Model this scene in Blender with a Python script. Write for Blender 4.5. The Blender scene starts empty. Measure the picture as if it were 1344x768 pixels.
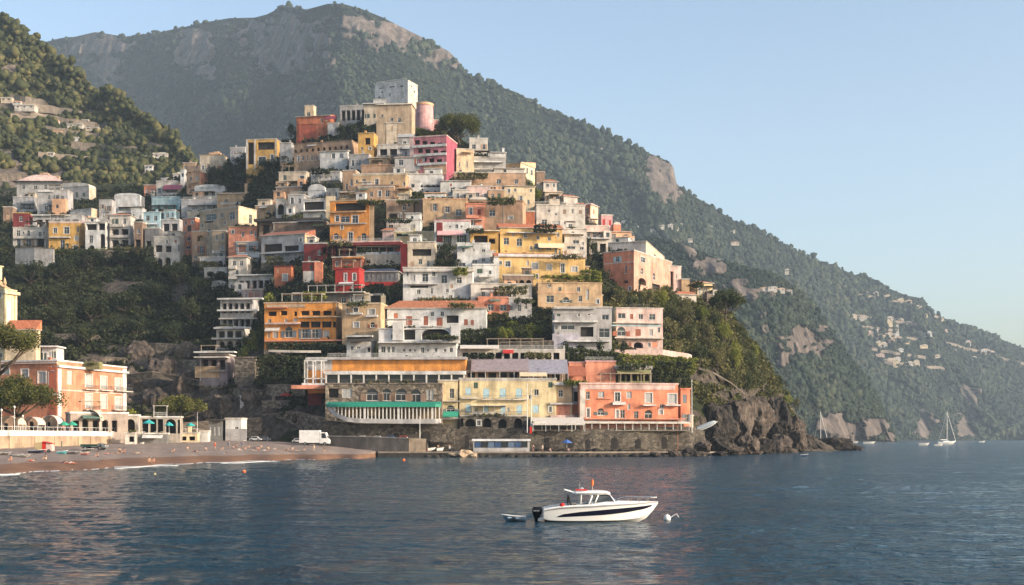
import bpy, math, random
import numpy as np
from mathutils import Vector, Matrix
random.seed(7)
rng = np.random.default_rng(11)
SC = bpy.context.scene
COL = SC.collection
F, HC, HY = 1622.3, 4.6, 575.0     # focal length in photo pixels, eye height, horizon row
PI = math.pi

def P(px, py, D):
    return Vector(((px-672)/F*D, D, HC+(HY-py)*D/F))
def interp(x, pts):
    return float(np.interp(x, [p[0] for p in pts], [p[1] for p in pts]))

# ---------------------------------------------------------------- noise
def _hash(ix, iy, iz, seed):
    h = (ix*374761393 + iy*668265263 + iz*2147483647 + seed*1274126177) & 0xffffffff
    h = ((h ^ (h >> 13))*1103515245) & 0xffffffff
    h = ((h ^ (h >> 16))*2246822519) & 0xffffffff
    return ((h ^ (h >> 15)) & 0xffffff)/float(0xffffff)
def vnoise(x, y, z=0.0, seed=0):
    x, y, z = np.broadcast_arrays(np.asarray(x, float), np.asarray(y, float), np.asarray(z, float))
    ix, iy, iz = np.floor(x).astype(np.int64), np.floor(y).astype(np.int64), np.floor(z).astype(np.int64)
    fx, fy, fz = x-ix, y-iy, z-iz
    fx, fy, fz = fx*fx*(3-2*fx), fy*fy*(3-2*fy), fz*fz*(3-2*fz)
    def c(a, b, d): return _hash(ix+a, iy+b, iz+d, seed)
    x00 = c(0,0,0)*(1-fx)+c(1,0,0)*fx; x10 = c(0,1,0)*(1-fx)+c(1,1,0)*fx
    x01 = c(0,0,1)*(1-fx)+c(1,0,1)*fx; x11 = c(0,1,1)*(1-fx)+c(1,1,1)*fx
    return ((x00*(1-fy)+x10*fy)*(1-fz)+(x01*(1-fy)+x11*fy)*fz)*2-1
def fbm(x, y, z=0.0, o=4, seed=0):
    s = 0; a = 1.0; t = 0
    for i in range(o):
        s = s+a*vnoise(np.asarray(x)*2**i, np.asarray(y)*2**i, np.asarray(z)*2**i, seed+i); t += a; a *= .5
    return s/t
def ridged(x, y, z=0.0, o=4, seed=0):
    s = 0; a = 1.0; t = 0
    for i in range(o):
        s = s+a*(1-2*np.abs(vnoise(np.asarray(x)*2**i, np.asarray(y)*2**i, np.asarray(z)*2**i, seed+i))); t += a; a *= .5
    return s/t

# ---------------------------------------------------------------- tagging
def tag(o, label=None, cat=None, group=None, kind=None):
    if label: o['label'] = label
    if cat: o['category'] = cat
    if group: o['group'] = group
    if kind or cat: o['kind'] = kind or 'thing'
    return o
def empty(name, loc=(0,0,0), rz=0.0):
    o = bpy.data.objects.new(name, None); COL.objects.link(o)
    o.empty_display_size = .5
    o.location = loc; o.rotation_euler = (0, 0, rz)
    return o
def children(o): return [c for c in o.children]
def copy_tree(o, parent=None):
    c = o.copy(); COL.objects.link(c); c.parent = parent
    for ch in children(o): copy_tree(ch, c)
    return c

class MB:
    """collects simple shapes, builds one mesh"""
    def __init__(s): s.v = []; s.f = []; s.m = []; s.mi = 0
    def mat(s, i): s.mi = i; return s
    def poly(s, pts):
        n = len(s.v); s.v += [tuple(p) for p in pts]; s.f.append(tuple(range(n, n+len(pts)))); s.m.append(s.mi); return s
    def box(s, x0, x1, y0, y1, z0, z1):
        n = len(s.v)
        s.v += [(x0,y0,z0),(x1,y0,z0),(x1,y1,z0),(x0,y1,z0),(x0,y0,z1),(x1,y0,z1),(x1,y1,z1),(x0,y1,z1)]
        for q in ((0,3,2,1),(4,5,6,7),(0,1,5,4),(1,2,6,5),(2,3,7,6),(3,0,4,7)):
            s.f.append(tuple(n+i for i in q)); s.m.append(s.mi)
        return s
    def prism(s, prof, x0, x1, axis='x'):
        """profile (a,b) swept along an axis; prof counter-clockwise"""
        n = len(s.v); k = len(prof)
        for X in (x0, x1):
            for a, b in prof:
                s.v.append((X,a,b) if axis == 'x' else (a,X,b) if axis == 'y' else (a,b,X))
        for i in range(k):
            j = (i+1) % k; s.f.append((n+i, n+j, n+k+j, n+k+i)); s.m.append(s.mi)
        s.f.append(tuple(n+i for i in reversed(range(k)))); s.m.append(s.mi)
        s.f.append(tuple(n+k+i for i in range(k))); s.m.append(s.mi)
        return s
    def tube(s, pts, rad, seg=8, cap=True):
        pts = [Vector(p) for p in pts]
        if not hasattr(rad, '__len__'): rad = [rad]*len(pts)
        n = len(s.v); up = None
        for i, p in enumerate(pts):
            d = (pts[min(i+1, len(pts)-1)]-pts[max(i-1, 0)]).normalized()
            a = d.orthogonal().normalized() if up is None else (up-d*up.dot(d)).normalized()
            up = a; b = d.cross(a)
            for k in range(seg):
                t = 2*PI*k/seg; s.v.append(tuple(p+(a*math.cos(t)+b*math.sin(t))*rad[i]))
        for i in range(len(pts)-1):
            for k in range(seg):
                k2 = (k+1) % seg
                s.f.append((n+i*seg+k, n+i*seg+k2, n+(i+1)*seg+k2, n+(i+1)*seg+k)); s.m.append(s.mi)
        if cap:
            s.f.append(tuple(n+k for k in reversed(range(seg)))); s.m.append(s.mi)
            e = n+(len(pts)-1)*seg; s.f.append(tuple(e+k for k in range(seg))); s.m.append(s.mi)
        return s
    def lathe(s, prof, cx=0, cy=0, seg=12):
        """prof: (r,z) list"""
        n = len(s.v)
        for r, z in prof:
            for k in range(seg):
                t = 2*PI*k/seg; s.v.append((cx+r*math.cos(t), cy+r*math.sin(t), z))
        for i in range(len(prof)-1):
            for k in range(seg):
                k2 = (k+1) % seg; s.f.append((n+i*seg+k, n+i*seg+k2, n+(i+1)*seg+k2, n+(i+1)*seg+k)); s.m.append(s.mi)
        return s
    def grid(s, rows):
        """rows: list of equal-length point rows"""
        n = len(s.v); k = len(rows[0])
        for r in rows: s.v += [tuple(p) for p in r]
        for i in range(len(rows)-1):
            for j in range(k-1):
                s.f.append((n+i*k+j, n+i*k+j+1, n+(i+1)*k+j+1, n+(i+1)*k+j)); s.m.append(s.mi)
        return s
    def build(s, name, mats, parent=None, smooth=False, loc=None):
        me = bpy.data.meshes.new(name); me.from_pydata(s.v, [], s.f)
        if not isinstance(mats, (list, tuple)): mats = [mats]
        for m in mats: me.materials.append(m)
        if len(mats) > 1: me.polygons.foreach_set('material_index', s.m)
        if smooth: me.polygons.foreach_set('use_smooth', [True]*len(s.f))
        me.update()
        o = bpy.data.objects.new(name, me); COL.objects.link(o)
        if parent is not None: o.parent = parent
        if loc is not None: o.location = loc
        return o

def np_mesh(name, V, Fq, mats, smooth=False, parent=None, attr=None, matidx=None):
    """fast mesh from numpy: V (n,3), Fq (m,k)"""
    me = bpy.data.meshes.new(name)
    m, k = Fq.shape
    me.vertices.add(len(V)); me.vertices.foreach_set('co', np.ascontiguousarray(V, dtype=np.float32).ravel())
    me.loops.add(m*k); me.loops.foreach_set('vertex_index', np.ascontiguousarray(Fq, dtype=np.int32).ravel())
    me.polygons.add(m); me.polygons.foreach_set('loop_start', np.arange(0, m*k, k, dtype=np.int32))
    if smooth: me.polygons.foreach_set('use_smooth', np.ones(m, dtype=bool))
    if not isinstance(mats, (list, tuple)): mats = [mats]
    for q in mats: me.materials.append(q)
    if matidx is not None: me.polygons.foreach_set('material_index', matidx.astype(np.int32))
    me.update(calc_edges=True)
    if attr:
        for an, av in attr.items():
            a = me.attributes.new(an, 'FLOAT', 'POINT'); a.data.foreach_set('value', av.astype(np.float32))
    o = bpy.data.objects.new(name, me); COL.objects.link(o)
    if parent is not None: o.parent = parent
    return o

# ---------------------------------------------------------------- materials
def newmat(name):
    m = bpy.data.materials.new(name); m.use_nodes = True
    nt = m.node_tree; b = nt.nodes['Principled BSDF']
    b.inputs['Specular IOR Level'].default_value = .25
    return m, nt, b
def N(nt, t, **kw):
    n = nt.nodes.new(t)
    for k, v in kw.items():
        if k in n.inputs: n.inputs[k].default_value = v
        else: setattr(n, k, v)
    return n
def ramp(nt, fac, stops, interp_='LINEAR'):
    r = nt.nodes.new('ShaderNodeValToRGB'); r.color_ramp.interpolation = interp_
    el = r.color_ramp.elements
    while len(el) < len(stops): el.new(.5)
    for e, (p, c) in zip(el, stops):
        e.position = p; e.color = (*c, 1) if len(c) == 3 else c
    nt.links.new(fac, r.inputs[0]); return r.outputs[0]
def mixc(nt, fac, a, b, mode='MIX'):
    m = nt.nodes.new('ShaderNodeMix'); m.data_type = 'RGBA'; m.blend_type = mode
    for inp, v in ((m.inputs[0], fac), (m.inputs[6], a), (m.inputs[7], b)):
        if hasattr(v, 'is_linked') or isinstance(v, bpy.types.NodeSocket): nt.links.new(v, inp)
        elif isinstance(v, (int, float)): inp.default_value = v
        else: inp.default_value = (*v, 1)
    return m.outputs[2]
def noise(nt, vec, scale, detail=4, rough=.55):
    n = N(nt, 'ShaderNodeTexNoise'); n.inputs['Scale'].default_value = scale
    n.inputs['Detail'].default_value = detail; n.inputs['Roughness'].default_value = rough
    if vec is not None: nt.links.new(vec, n.inputs['Vector'])
    return n.outputs['Fac']
def bump(nt, b, h, strength, dist):
    n = nt.nodes.new('ShaderNodeBump'); n.inputs['Strength'].default_value = strength; n.inputs['Distance'].default_value = dist
    nt.links.new(h, n.inputs['Height']); nt.links.new(n.outputs[0], b.inputs['Normal']); return n
def geopos(nt): return nt.nodes.new('ShaderNodeNewGeometry').outputs['Position']
def mapped(nt, vec, sc):
    m = nt.nodes.new('ShaderNodeMapping'); m.inputs['Scale'].default_value = sc; nt.links.new(vec, m.inputs['Vector']); return m.outputs[0]

_sc = {}
def stucco(rgb, dirt=.42):
    key = (tuple(round(c, 3) for c in rgb), dirt)
    if key in _sc: return _sc[key]
    m, nt, b = newmat('plaster'); b.inputs['Roughness'].default_value = .88
    p = geopos(nt)
    streak = noise(nt, mapped(nt, p, (.9, .9, .12)), 1.0, 5, .65)
    blot = noise(nt, p, .35, 5, .6)
    fine = noise(nt, p, 3.0, 3, .6)
    lo = tuple(c*.52+.012 for c in rgb); hi = tuple(min(.86, c*1.07+.01) for c in rgb)
    c1 = ramp(nt, blot, [(.3, lo), (.58, rgb), (.8, hi)])
    pt = noise(nt, mapped(nt, p, (.8, .8, .6)), 1.0, 2, .4)
    c1 = mixc(nt, ramp(nt, pt, [(.60, (0, 0, 0)), (.63, (.45, .45, .45))]), c1, tuple(c*.70+.05 for c in rgb))
    st = ramp(nt, streak, [(.40, (.50, .46, .42)), (.58, (1, 1, 1))])
    c2 = mixc(nt, dirt, c1, st, 'MULTIPLY')
    fn = ramp(nt, fine, [(.3, (.82, .81, .80)), (.6, (1, 1, 1))])
    c3 = mixc(nt, .5, c2, fn, 'MULTIPLY')
    nt.links.new(c3, b.inputs['Base Color'])
    bump(nt, b, fine, .25, .08)
    _sc[key] = m; return m
_pc = {}
def paint(rgb, rough=.5, metal=0, name='paint', var=.12):
    key = (tuple(round(c, 3) for c in rgb), rough, metal)
    if key in _pc: return _pc[key]
    m, nt, b = newmat(name); b.inputs['Roughness'].default_value = rough; b.inputs['Metallic'].default_value = metal
    f = noise(nt, geopos(nt), 1.3, 4, .6)
    c = ramp(nt, f, [(.3, tuple(x*(1-var*2) for x in rgb)), (.65, rgb)])
    nt.links.new(c, b.inputs['Base Color']); _pc[key] = m; return m
def glassdark(name='window glass', rgb=(.025, .03, .035)):
    m, nt, b = newmat(name); b.inputs['Base Color'].default_value = (*rgb, 1)
    b.inputs['Roughness'].default_value = .12; b.inputs['Specular IOR Level'].default_value = .6
    return m
def stone_mat(name, c1, c2, c3, bs=1.0, sc=1.0):
    m, nt, b = newmat(name); b.inputs['Roughness'].default_value = .92
    p = geopos(nt)
    v = N(nt, 'ShaderNodeTexVoronoi'); v.feature = 'F1'; v.inputs['Scale'].default_value = 1.1*sc
    nt.links.new(mapped(nt, p, (1, 1, 1.5)), v.inputs['Vector'])
    ve = N(nt, 'ShaderNodeTexVoronoi'); ve.feature = 'DISTANCE_TO_EDGE'; ve.inputs['Scale'].default_value = 1.1*sc
    nt.links.new(mapped(nt, p, (1, 1, 1.5)), ve.inputs['Vector'])
    big = noise(nt, p, .09*sc, 5, .6)
    cell = ramp(nt, v.outputs['Color'], [(.15, c1), (.5, c2), (.85, c3)])
    bc = ramp(nt, big, [(.35, (.55, .55, .52)), (.65, (1.1, 1.06, 1.0))])
    c = mixc(nt, .85, cell, bc, 'MULTIPLY')
    ed = ramp(nt, ve.outputs['Distance'], [(.0, (.35, .35, .35)), (.09, (1, 1, 1))])
    c = mixc(nt, .7, c, ed, 'MULTIPLY')
    nt.links.new(c, b.inputs['Base Color']); bump(nt, b, ed, .6*bs, .15)
    return m
def tile_mat(name='roof tiles', rgb=(.42, .16, .08)):
    m, nt, b = newmat(name); b.inputs['Roughness'].default_value = .85
    p = geopos(nt)
    w = N(nt, 'ShaderNodeTexWave'); w.wave_type = 'BANDS'; w.bands_direction = 'X'; w.inputs['Scale'].default_value = .9; w.inputs['Distortion'].default_value = .8
    nt.links.new(p, w.inputs['Vector'])
    n1 = noise(nt, p, 1.2, 5, .7); n2 = noise(nt, p, .2, 3)
    c = ramp(nt, n1, [(.25, tuple(x*.5 for x in rgb)), (.5, rgb), (.8, tuple(min(1, x*1.5+.05) for x in rgb))])
    g = ramp(nt, w.outputs['Fac'], [(.1, (.55, .55, .55)), (.5, (1, 1, 1))])
    c = mixc(nt, .7, c, g, 'MULTIPLY')
    c = mixc(nt, ramp(nt, n2, [(.5, (0,0,0)), (.75, (.5,.5,.5))]), c, (.20, .17, .11))
    nt.links.new(c, b.inputs['Base Color']); bump(nt, b, w.outputs['Fac'], .6, .12)
    return m
def leaf_mat(name, dark, mid, light, sc=.25, trans=.25):
    m, nt, b = newmat(name); b.inputs['Roughness'].default_value = .7; b.inputs['Specular IOR Level'].default_value = .15
    g = nt.nodes.new('ShaderNodeNewGeometry')
    n1 = noise(nt, g.outputs['Position'], sc, 4, .6)
    oi = nt.nodes.new('ShaderNodeObjectInfo')
    a = N(nt, 'ShaderNodeMath', operation='MULTIPLY_ADD'); a.inputs[1].default_value = .35; nt.links.new(g.outputs['Random Per Island'], a.inputs[0]); nt.links.new(n1, a.inputs[2])
    a2 = N(nt, 'ShaderNodeMath', operation='MULTIPLY_ADD'); a2.inputs[1].default_value = .22; nt.links.new(oi.outputs['Random'], a2.inputs[0]); nt.links.new(a.outputs[0], a2.inputs[2])
    c = ramp(nt, a2.outputs[0], [(.42, dark), (.75, mid), (1.0, light)])
    nt.links.new(c, b.inputs['Base Color'])
    if trans:
        t = nt.nodes.new('ShaderNodeBsdfTranslucent'); mx = nt.nodes.new('ShaderNodeMixShader'); mx.inputs[0].default_value = trans
        nt.links.new(c, t.inputs[0]); nt.links.new(b.outputs[0], mx.inputs[1]); nt.links.new(t.outputs[0], mx.inputs[2])
        nt.links.new(mx.outputs[0], nt.nodes['Material Output'].inputs[0])
    return m
def terrain_mat(name, greens, rocks, rsc=.05, bs=.8, bd=2.0):
    """greens 3 colours, rocks 3 colours mixed by the mesh attribute 'rock'"""
    m, nt, b = newmat(name); b.inputs['Roughness'].default_value = .95; b.inputs['Specular IOR Level'].default_value = .1
    p = geopos(nt)
    n1 = noise(nt, p, rsc*1.2, 8, .7); n2 = noise(nt, mapped(nt, p, (1, 1, .25)), rsc*2.5, 8, .75); n3 = noise(nt, p, rsc*8, 6, .7)
    g = ramp(nt, n1, [(.32, greens[0]), (.52, greens[1]), (.7, greens[2])])
    g = mixc(nt, .6, g, ramp(nt, n3, [(.35, (.45, .45, .45)), (.65, (1.2, 1.2, 1.2))]), 'MULTIPLY')
    r = ramp(nt, n2, [(.33, rocks[0]), (.5, rocks[1]), (.68, rocks[2])])
    r = mixc(nt, .5, r, ramp(nt, n3, [(.35, (.5, .5, .5)), (.6, (1.1, 1.1, 1.1))]), 'MULTIPLY')
    at = nt.nodes.new('ShaderNodeAttribute'); at.attribute_name = 'rock'
    s = N(nt, 'ShaderNodeMath', operation='ADD'); nt.links.new(at.outputs['Fac'], s.inputs[0])
    q = N(nt, 'ShaderNodeMath', operation='MULTIPLY_ADD'); q.inputs[1].default_value = 1.2; q.inputs[2].default_value = -.6
    nt.links.new(n3, q.inputs[0]); nt.links.new(q.outputs[0], s.inputs[1])
    f = ramp(nt, s.outputs[0], [(.4, (0, 0, 0)), (.6, (1, 1, 1))])
    c = mixc(nt, f, g, r)
    nt.links.new(c, b.inputs['Base Color']); 
    h = mixc(nt, .5, n2, n3); bump(nt, b, h, bs, bd)
    return m
HAZE = 0.82e-4
WAVE = 1.2
WOODS = (74000, 30000, 19000)
SCRUB = (16000, 9000, 7000)
WAMP = 1.0
# ================================================================ camera, light, sky
cam = bpy.data.cameras.new('camera'); camo = bpy.data.objects.new('camera', cam); COL.objects.link(camo)
camo.location = (0, 0, HC); camo.rotation_euler = (PI/2, 0, 0)
cam.sensor_width = 36; cam.lens = 36*F/1344; cam.shift_y = (HY-384)/1344
cam.clip_start = .5; cam.clip_end = 60000
SC.camera = camo
SUN_E, SUN_A = math.radians(19), math.radians(68)     # elevation; angle from behind the camera round to the right
tosun = Vector((math.cos(SUN_E)*math.sin(SUN_A), -math.cos(SUN_E)*math.cos(SUN_A), math.sin(SUN_E)))
sl = bpy.data.lights.new('sun', 'SUN'); sl.energy = 3.4; sl.angle = math.radians(.5); sl.color = (1, .84, .67)
so = bpy.data.objects.new('sun', sl); COL.objects.link(so)
so.rotation_euler = tosun.to_track_quat('Z', 'Y').to_euler()
w = bpy.data.worlds.new('World'); SC.world = w; w.use_nodes = True
nt = w.node_tree; bg = nt.nodes['Background']
sky = nt.nodes.new('ShaderNodeTexSky'); sky.sky_type = 'NISHITA'; sky.sun_disc = False
sky.sun_elevation = SUN_E; sky.sun_rotation = math.atan2(tosun.x, tosun.y)
sky.air_density = 1.0; sky.dust_density = 3.0; sky.ozone_density = 1.0; sky.altitude = 0
nt.links.new(sky.outputs[0], bg.inputs[0]); bg.inputs[1].default_value = .15
SC.view_settings.view_transform = 'Standard'; SC.view_settings.look = 'None'
SC.view_settings.exposure = .88; SC.view_settings.gamma = 1; SC.view_settings.use_curve_mapping = False
SC.render.engine = 'CYCLES'
SC.cycles.use_denoising = True
try: SC.cycles.denoiser = 'OPENIMAGEDENOISE'
except Exception: pass
SC.cycles.max_bounces = 6; SC.cycles.diffuse_bounces = 3; SC.cycles.volume_bounces = 1
SC.cycles.transmission_bounces = 4; SC.cycles.transparent_max_bounces = 6
SC.cycles.sample_clamp_indirect = 8

# ================================================================ haze: one closed box of pale air
m = bpy.data.materials.new('haze air'); m.use_nodes = True; nt = m.node_tree
nt.nodes.remove(nt.nodes['Principled BSDF'])
v = nt.nodes.new('ShaderNodeVolumePrincipled'); v.inputs['Color'].default_value = (.64, .81, 1.0, 1)
v.inputs['Density'].default_value = HAZE; v.inputs['Anisotropy'].default_value = .0
nt.links.new(v.outputs[0], nt.nodes['Material Output'].inputs['Volume'])
tag(MB().box(-2300, 2300, -60, 3900, -13.5, 960).build('haze', m), kind='stuff')

# ================================================================ sea
m, nt, b = newmat('sea water')
b.inputs['Base Color'].default_value = (.008, .030, .045, 1); b.inputs['Roughness'].default_value = .10
b.inputs['IOR'].default_value = 1.33; b.inputs['Specular IOR Level'].default_value = .5
p = geopos(nt)
n1 = noise(nt, mapped(nt, p, (.8, 1.3, 1)), 1.0, 4, .65)
n2 = noise(nt, mapped(nt, p, (.10, .17, 1)), 1.0, 3, .5)
n3 = noise(nt, mapped(nt, p, (2.2, 3.6, 1)), 1.0, 2, .5)
big = noise(nt, mapped(nt, p, (.006, .02, 1)), 1.0, 3, .5)
def mth(op, a, b_):
    q = N(nt, 'ShaderNodeMath', operation=op)
    for i, x in enumerate((a, b_)):
        if isinstance(x, (int, float)): q.inputs[i].default_value = x
        else: nt.links.new(x, q.inputs[i])
    return q.outputs[0]
h = mth('ADD', mth('MULTIPLY', n1, .55), mth('ADD', mth('MULTIPLY', n2, 1.5), mth('MULTIPLY', n3, .12)))
h = mth('MULTIPLY', h, mth('ADD', .45, big))
bump(nt, b, h, 1.0, WAVE)
# shallow greener water along the beach, a property of the depth there
sep = nt.nodes.new('ShaderNodeSeparateXYZ'); nt.links.new(p, sep.inputs[0])
sh = mth('SUBTRACT', sep.outputs[1], mth('MULTIPLY', sep.outputs[0], .55))
f = ramp(nt, mth('DIVIDE', sh, 300.0), [(.55, (.004, .028, .044)), (.82, (.008, .046, .052)), (1.0, (.016, .075, .075))])
lim = ramp(nt, mth('DIVIDE', mth('ADD', sep.outputs[0], 120.0), 160.0), [(.3, (1,1,1)), (.8, (0,0,0))])
nt.links.new(mixc(nt, lim, (.004, .034, .058), f), b.inputs['Base Color'])
# one sheet of water: real waves where they can be seen, flat far out
wy = HC*F/np.concatenate([np.linspace(255, 170, 30)[:-1], np.linspace(170, 12, 620)]); wy = np.concatenate([[-50, 0, 18], wy, [760, 1000, 1500, 2400, 3890]])
wx = np.linspace(-.56, .56, 1150)
XX = wx[None, :]*np.maximum(wy, 24)[:, None]; YY = np.repeat(wy[:, None], len(wx), 1)
XX[:, 0] = -2290; XX[:, -1] = 2290
mod = .55+.6*np.clip(fbm(XX/55, YY/80, 0, 3, 301)+.3, 0, 1)
cx_ = XX*.93-YY*.35; cy_ = XX*.35+YY*.93
ZZ = .16*fbm(cx_/5.5, cy_/3.2, 0, 3, 302)+.060*(ridged(cx_/1.7, cy_/1.15, 0, 2, 303)-.2)+.022*fbm(cx_/.55, cy_/.42, 0, 2, 304)
fade = np.clip((760-YY)/500, 0, 1)*np.clip((YY-18)/10, 0, 1); near_ = np.clip(1-(YY-140)/300, .35, 1)
ZZ = ZZ*mod*fade*WAMP; ZZ[:, 0] = ZZ[:, -1] = 0
a_, b_ = XX.shape; ix = np.arange(a_*b_).reshape(a_, b_)
tag(np_mesh('water', np.stack([XX, YY, ZZ], -1).reshape(-1, 3), np.stack([ix[:-1, :-1], ix[:-1, 1:], ix[1:, 1:], ix[1:, :-1]], -1).reshape(-1, 4), m, smooth=True), kind='structure')
ms, nt_, b_ = newmat('seabed'); b_.inputs['Base Color'].default_value = (.05, .06, .05, 1)
rows = []
for y in (-20000, 0, 20000, 45000):
    rows.append([(x, y, -12) for x in (-40000, 0, 40000)])
tag(MB().grid(rows).build('ground', ms), kind='structure')

# ================================================================ loft terrain
def loft(cols, pxs, nsub):
    """cols: {px: [(py,D)...]} equal counts. returns py, D arrays (npx, nlev*nsub+1)"""
    ks = sorted(cols); n = len(cols[ks[0]])
    A = np.array([[[q[0], q[1]] for q in cols[k]] for k in ks], float)
    out = np.empty((len(pxs), n, 2))
    for i in range(n):
        for c in range(2): out[:, i, c] = np.interp(pxs, ks, A[:, i, c])
    t = np.linspace(0, n-1, (n-1)*nsub+1); i0 = np.minimum(t.astype(int), n-2); fr = t-i0
    R = out[:, i0, :]*(1-fr)[None, :, None]+out[:, i0+1, :]*fr[None, :, None]
    return R[:, :, 0], R[:, :, 1]
def loft_mesh(name, pxs, py, D, mat, rock, mats=None):
    X = (pxs[:, None]-672)/F*D; Z = HC+(HY-py)*D/F
    a, b2 = X.shape
    V = np.stack([X, D, Z], -1).reshape(-1, 3)
    idx = np.arange(a*b2).reshape(a, b2)
    Fq = np.stack([idx[:-1, :-1], idx[1:, :-1], idx[1:, 1:], idx[:-1, 1:]], -1).reshape(-1, 4)
    return np_mesh(name, V, Fq, mat, smooth=True, attr={'rock': rock.ravel()})
def patches(PX, PY, lst, soft=.35, seed=3):
    r = np.zeros_like(PX)
    nz = fbm(PX/11, PY/8, 0, 5, seed)*1.5
    for cx, cy, rx, ry in lst:
        d = np.sqrt(((PX-cx)/rx)**2+((PY-cy)/ry)**2)+nz*.75
        r = np.maximum(r, np.clip((1.15-d)/soft, 0, 1))
    return r

# the near hill: ravine, town slope, promontory. (row, distance) per column, foot to crest
NEAR = {
-260:[(577,330),(540,345),(500,362),(450,395),(400,430),(350,470),(328,495),(300,560),(262,650)],
0:   [(576,335),(535,348),(490,366),(440,398),(390,438),(345,478),(325,500),(290,560),(252,645)],
100: [(576,335),(540,346),(498,363),(446,396),(395,434),(342,474),(326,494),(288,552),(250,625)],
200: [(576,335),(542,345),(500,362),(450,395),(400,430),(345,470),(325,490),(290,545),(246,605)],
300: [(577,328),(545,338),(505,350),(460,372),(410,400),(372,425),(342,448),(282,512),(212,590)],
360: [(579,320),(545,330),(505,340),(460,358),(410,384),(370,408),(330,432),(270,480),(192,555)],
430: [(586,322),(555,325),(520,330),(470,347),(400,375),(340,405),(290,435),(230,480),(172,545)],
520: [(587,322),(553,324),(520,328),(465,345),(395,375),(330,408),(265,445),(200,490),(142,540)],
580: [(587,324),(553,326),(520,330),(465,345),(395,373),(335,400),(275,435),(225,475),(166,530)],
640: [(587,326),(553,328),(522,331),(470,345),(405,368),(345,395),(290,425),(250,462),(205,505)],
720: [(587,327),(553,329),(525,332),(475,344),(420,362),(370,385),(330,410),(292,440),(262,478)],
800: [(587,327),(553,330),(530,332),(490,340),(450,352),(410,370),(380,390),(345,420),(318,460)],
870: [(589,327),(553,331),(536,334),(508,342),(480,355),(450,370),(420,388),(397,405),(378,430)],
905: [(594,325),(556,335),(540,343),(518,350),(490,360),(460,374),(432,390),(410,402),(388,426)],
930: [(595,338),(560,350),(528,356),(512,362),(492,368),(468,378),(444,390),(420,402),(402,425)],
960: [(595,350),(560,364),(527,372),(512,378),(494,383),(472,390),(450,400),(430,410),(415,430)],
1000:[(594,385),(565,396),(540,402),(524,408),(512,412),(500,417),(490,423),(480,430),(470,442)],
1025:[(593,405),(572,413),(555,420),(541,424),(532,428),(526,430),(520,435),(514,440),(508,450)],
1046:[(592,420),(580,426),(572,430),(565,434),(560,438),(556,440),(553,444),(549,448),(545,455)],
1062:[(592,430),(588,434),(585,437),(583,440),(580,442),(578,444),(577,447),(575,450),(574,455)],
1100:[(592,446),(589,450),(586,453),(584,456),(582,458),(580,460),(579,463),(578,466),(577,470)],
1128:[(593,458),(591,461),(590,464),(589,466),(588,468),(587,470),(586,473),(586,476),(585,480)],
1142:[(598,470),(598,471),(598,472),(598,473),(598,474),(598,475),(598,476),(598,478),(598,480)],
}
_ks = sorted(NEAR); _A = np.array([NEAR[k] for k in _ks], float)
def near_D(px, py):
    """distance of the near hill's surface seen at a pixel of the photograph"""
    pr = [np.interp(px, _ks, _A[:, i, 0]) for i in range(9)]; dr = [np.interp(px, _ks, _A[:, i, 1]) for i in range(9)]
    return float(np.interp(-py, [-x for x in pr], dr))
SUB = 16
pxs = np.concatenate([np.arange(-260, 860, 2.5), np.arange(860, 1143, 1.0)])
py, D = loft(NEAR, pxs, SUB)
PX = np.repeat(pxs[:, None], py.shape[1], 1)
rock = patches(PX, py, [(985,560,85,34),(1010,545,40,22),(1095,585,60,14),(940,575,50,26),(930,500,45,12),(965,517,40,10),
    (225,505,95,46),(330,540,62,48),(150,505,60,46),(100,520,40,30),(415,545,50,30),(160,374,26,8),(330,490,30,24),(700,585,260,22),(30,250,20,35),(238,385,12,12),(900,545,20,14)], .3)
amp = np.where(PX < 340, 3.2, np.where(PX < 885, .5, 2.4))
amp = np.clip(np.interp(PX, [-260, 330, 380, 860, 930, 1150], [4.0, 4.0, .6, .6, 2.6, 2.6]), 0, 9)
Zt = HC+(HY-py)*D/F; Xt = (PX-672)/F*D
nz = fbm(Xt/22, Zt/14, D/30, 4, 5)
rz = ridged(Xt/9, Zt/16, D/14, 4, 9)
fnz = fbm(Xt/2.6, Zt/2.6, D/3, 4, 15)
edge = np.clip(np.arange(py.shape[1])/6.0, 0, 1)[None, :]
Dd = D+amp*nz*1.2*edge - rock*amp*(rz*.55+fnz*.6)*edge
# promontory: blocky faces with deep clefts
pr = np.clip((PX-905)/25, 0, 1)*rock
cl = ridged(Xt/8.0, Zt/9.0, D/9, 4, 31)
Dd = Dd+pr*edge*np.where(cl > .1, (cl-.1)*5, 0)+pr*edge*fbm(Xt/2.2, Zt/2.2, D/2.2, 3, 44)*1.6
# back of the hill: carry the crest on behind and down
lastpy, lastD = py[:, -1], D[:, -1]
lz = HC+(HY-lastpy)*lastD/F
bk = []
for dd, fz in ((12, .97), (40, .85), (110, .55), (200, .2)):
    d2 = lastD+dd; z2 = lz*fz - 2
    bk.append((HY-(z2-HC)*F/d2, d2))
keep = np.clip((260-pxs)/80, 0, 1)   # behind the left town the slope just keeps climbing
bp = np.stack([b0[0]*(1-keep)+(lastpy-(i+1)*2)*keep for i, b0 in enumerate(bk)], 1); bd = np.stack([b0[1] for b0 in bk], 1)
py2 = np.concatenate([py, bp], 1); D2 = np.concatenate([Dd, bd], 1); rock2 = np.concatenate([rock, np.zeros_like(bp)], 1)
M_near = terrain_mat('near hillside', [(.018, .022, .010), (.035, .042, .018), (.075, .075, .032)], [(.035, .030, .026), (.085, .072, .060), (.19, .155, .125)], .25, 1.0, 1.2)
hill = loft_mesh('hillside', pxs, py2, D2, M_near, rock2); tag(hill, kind='structure')

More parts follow.
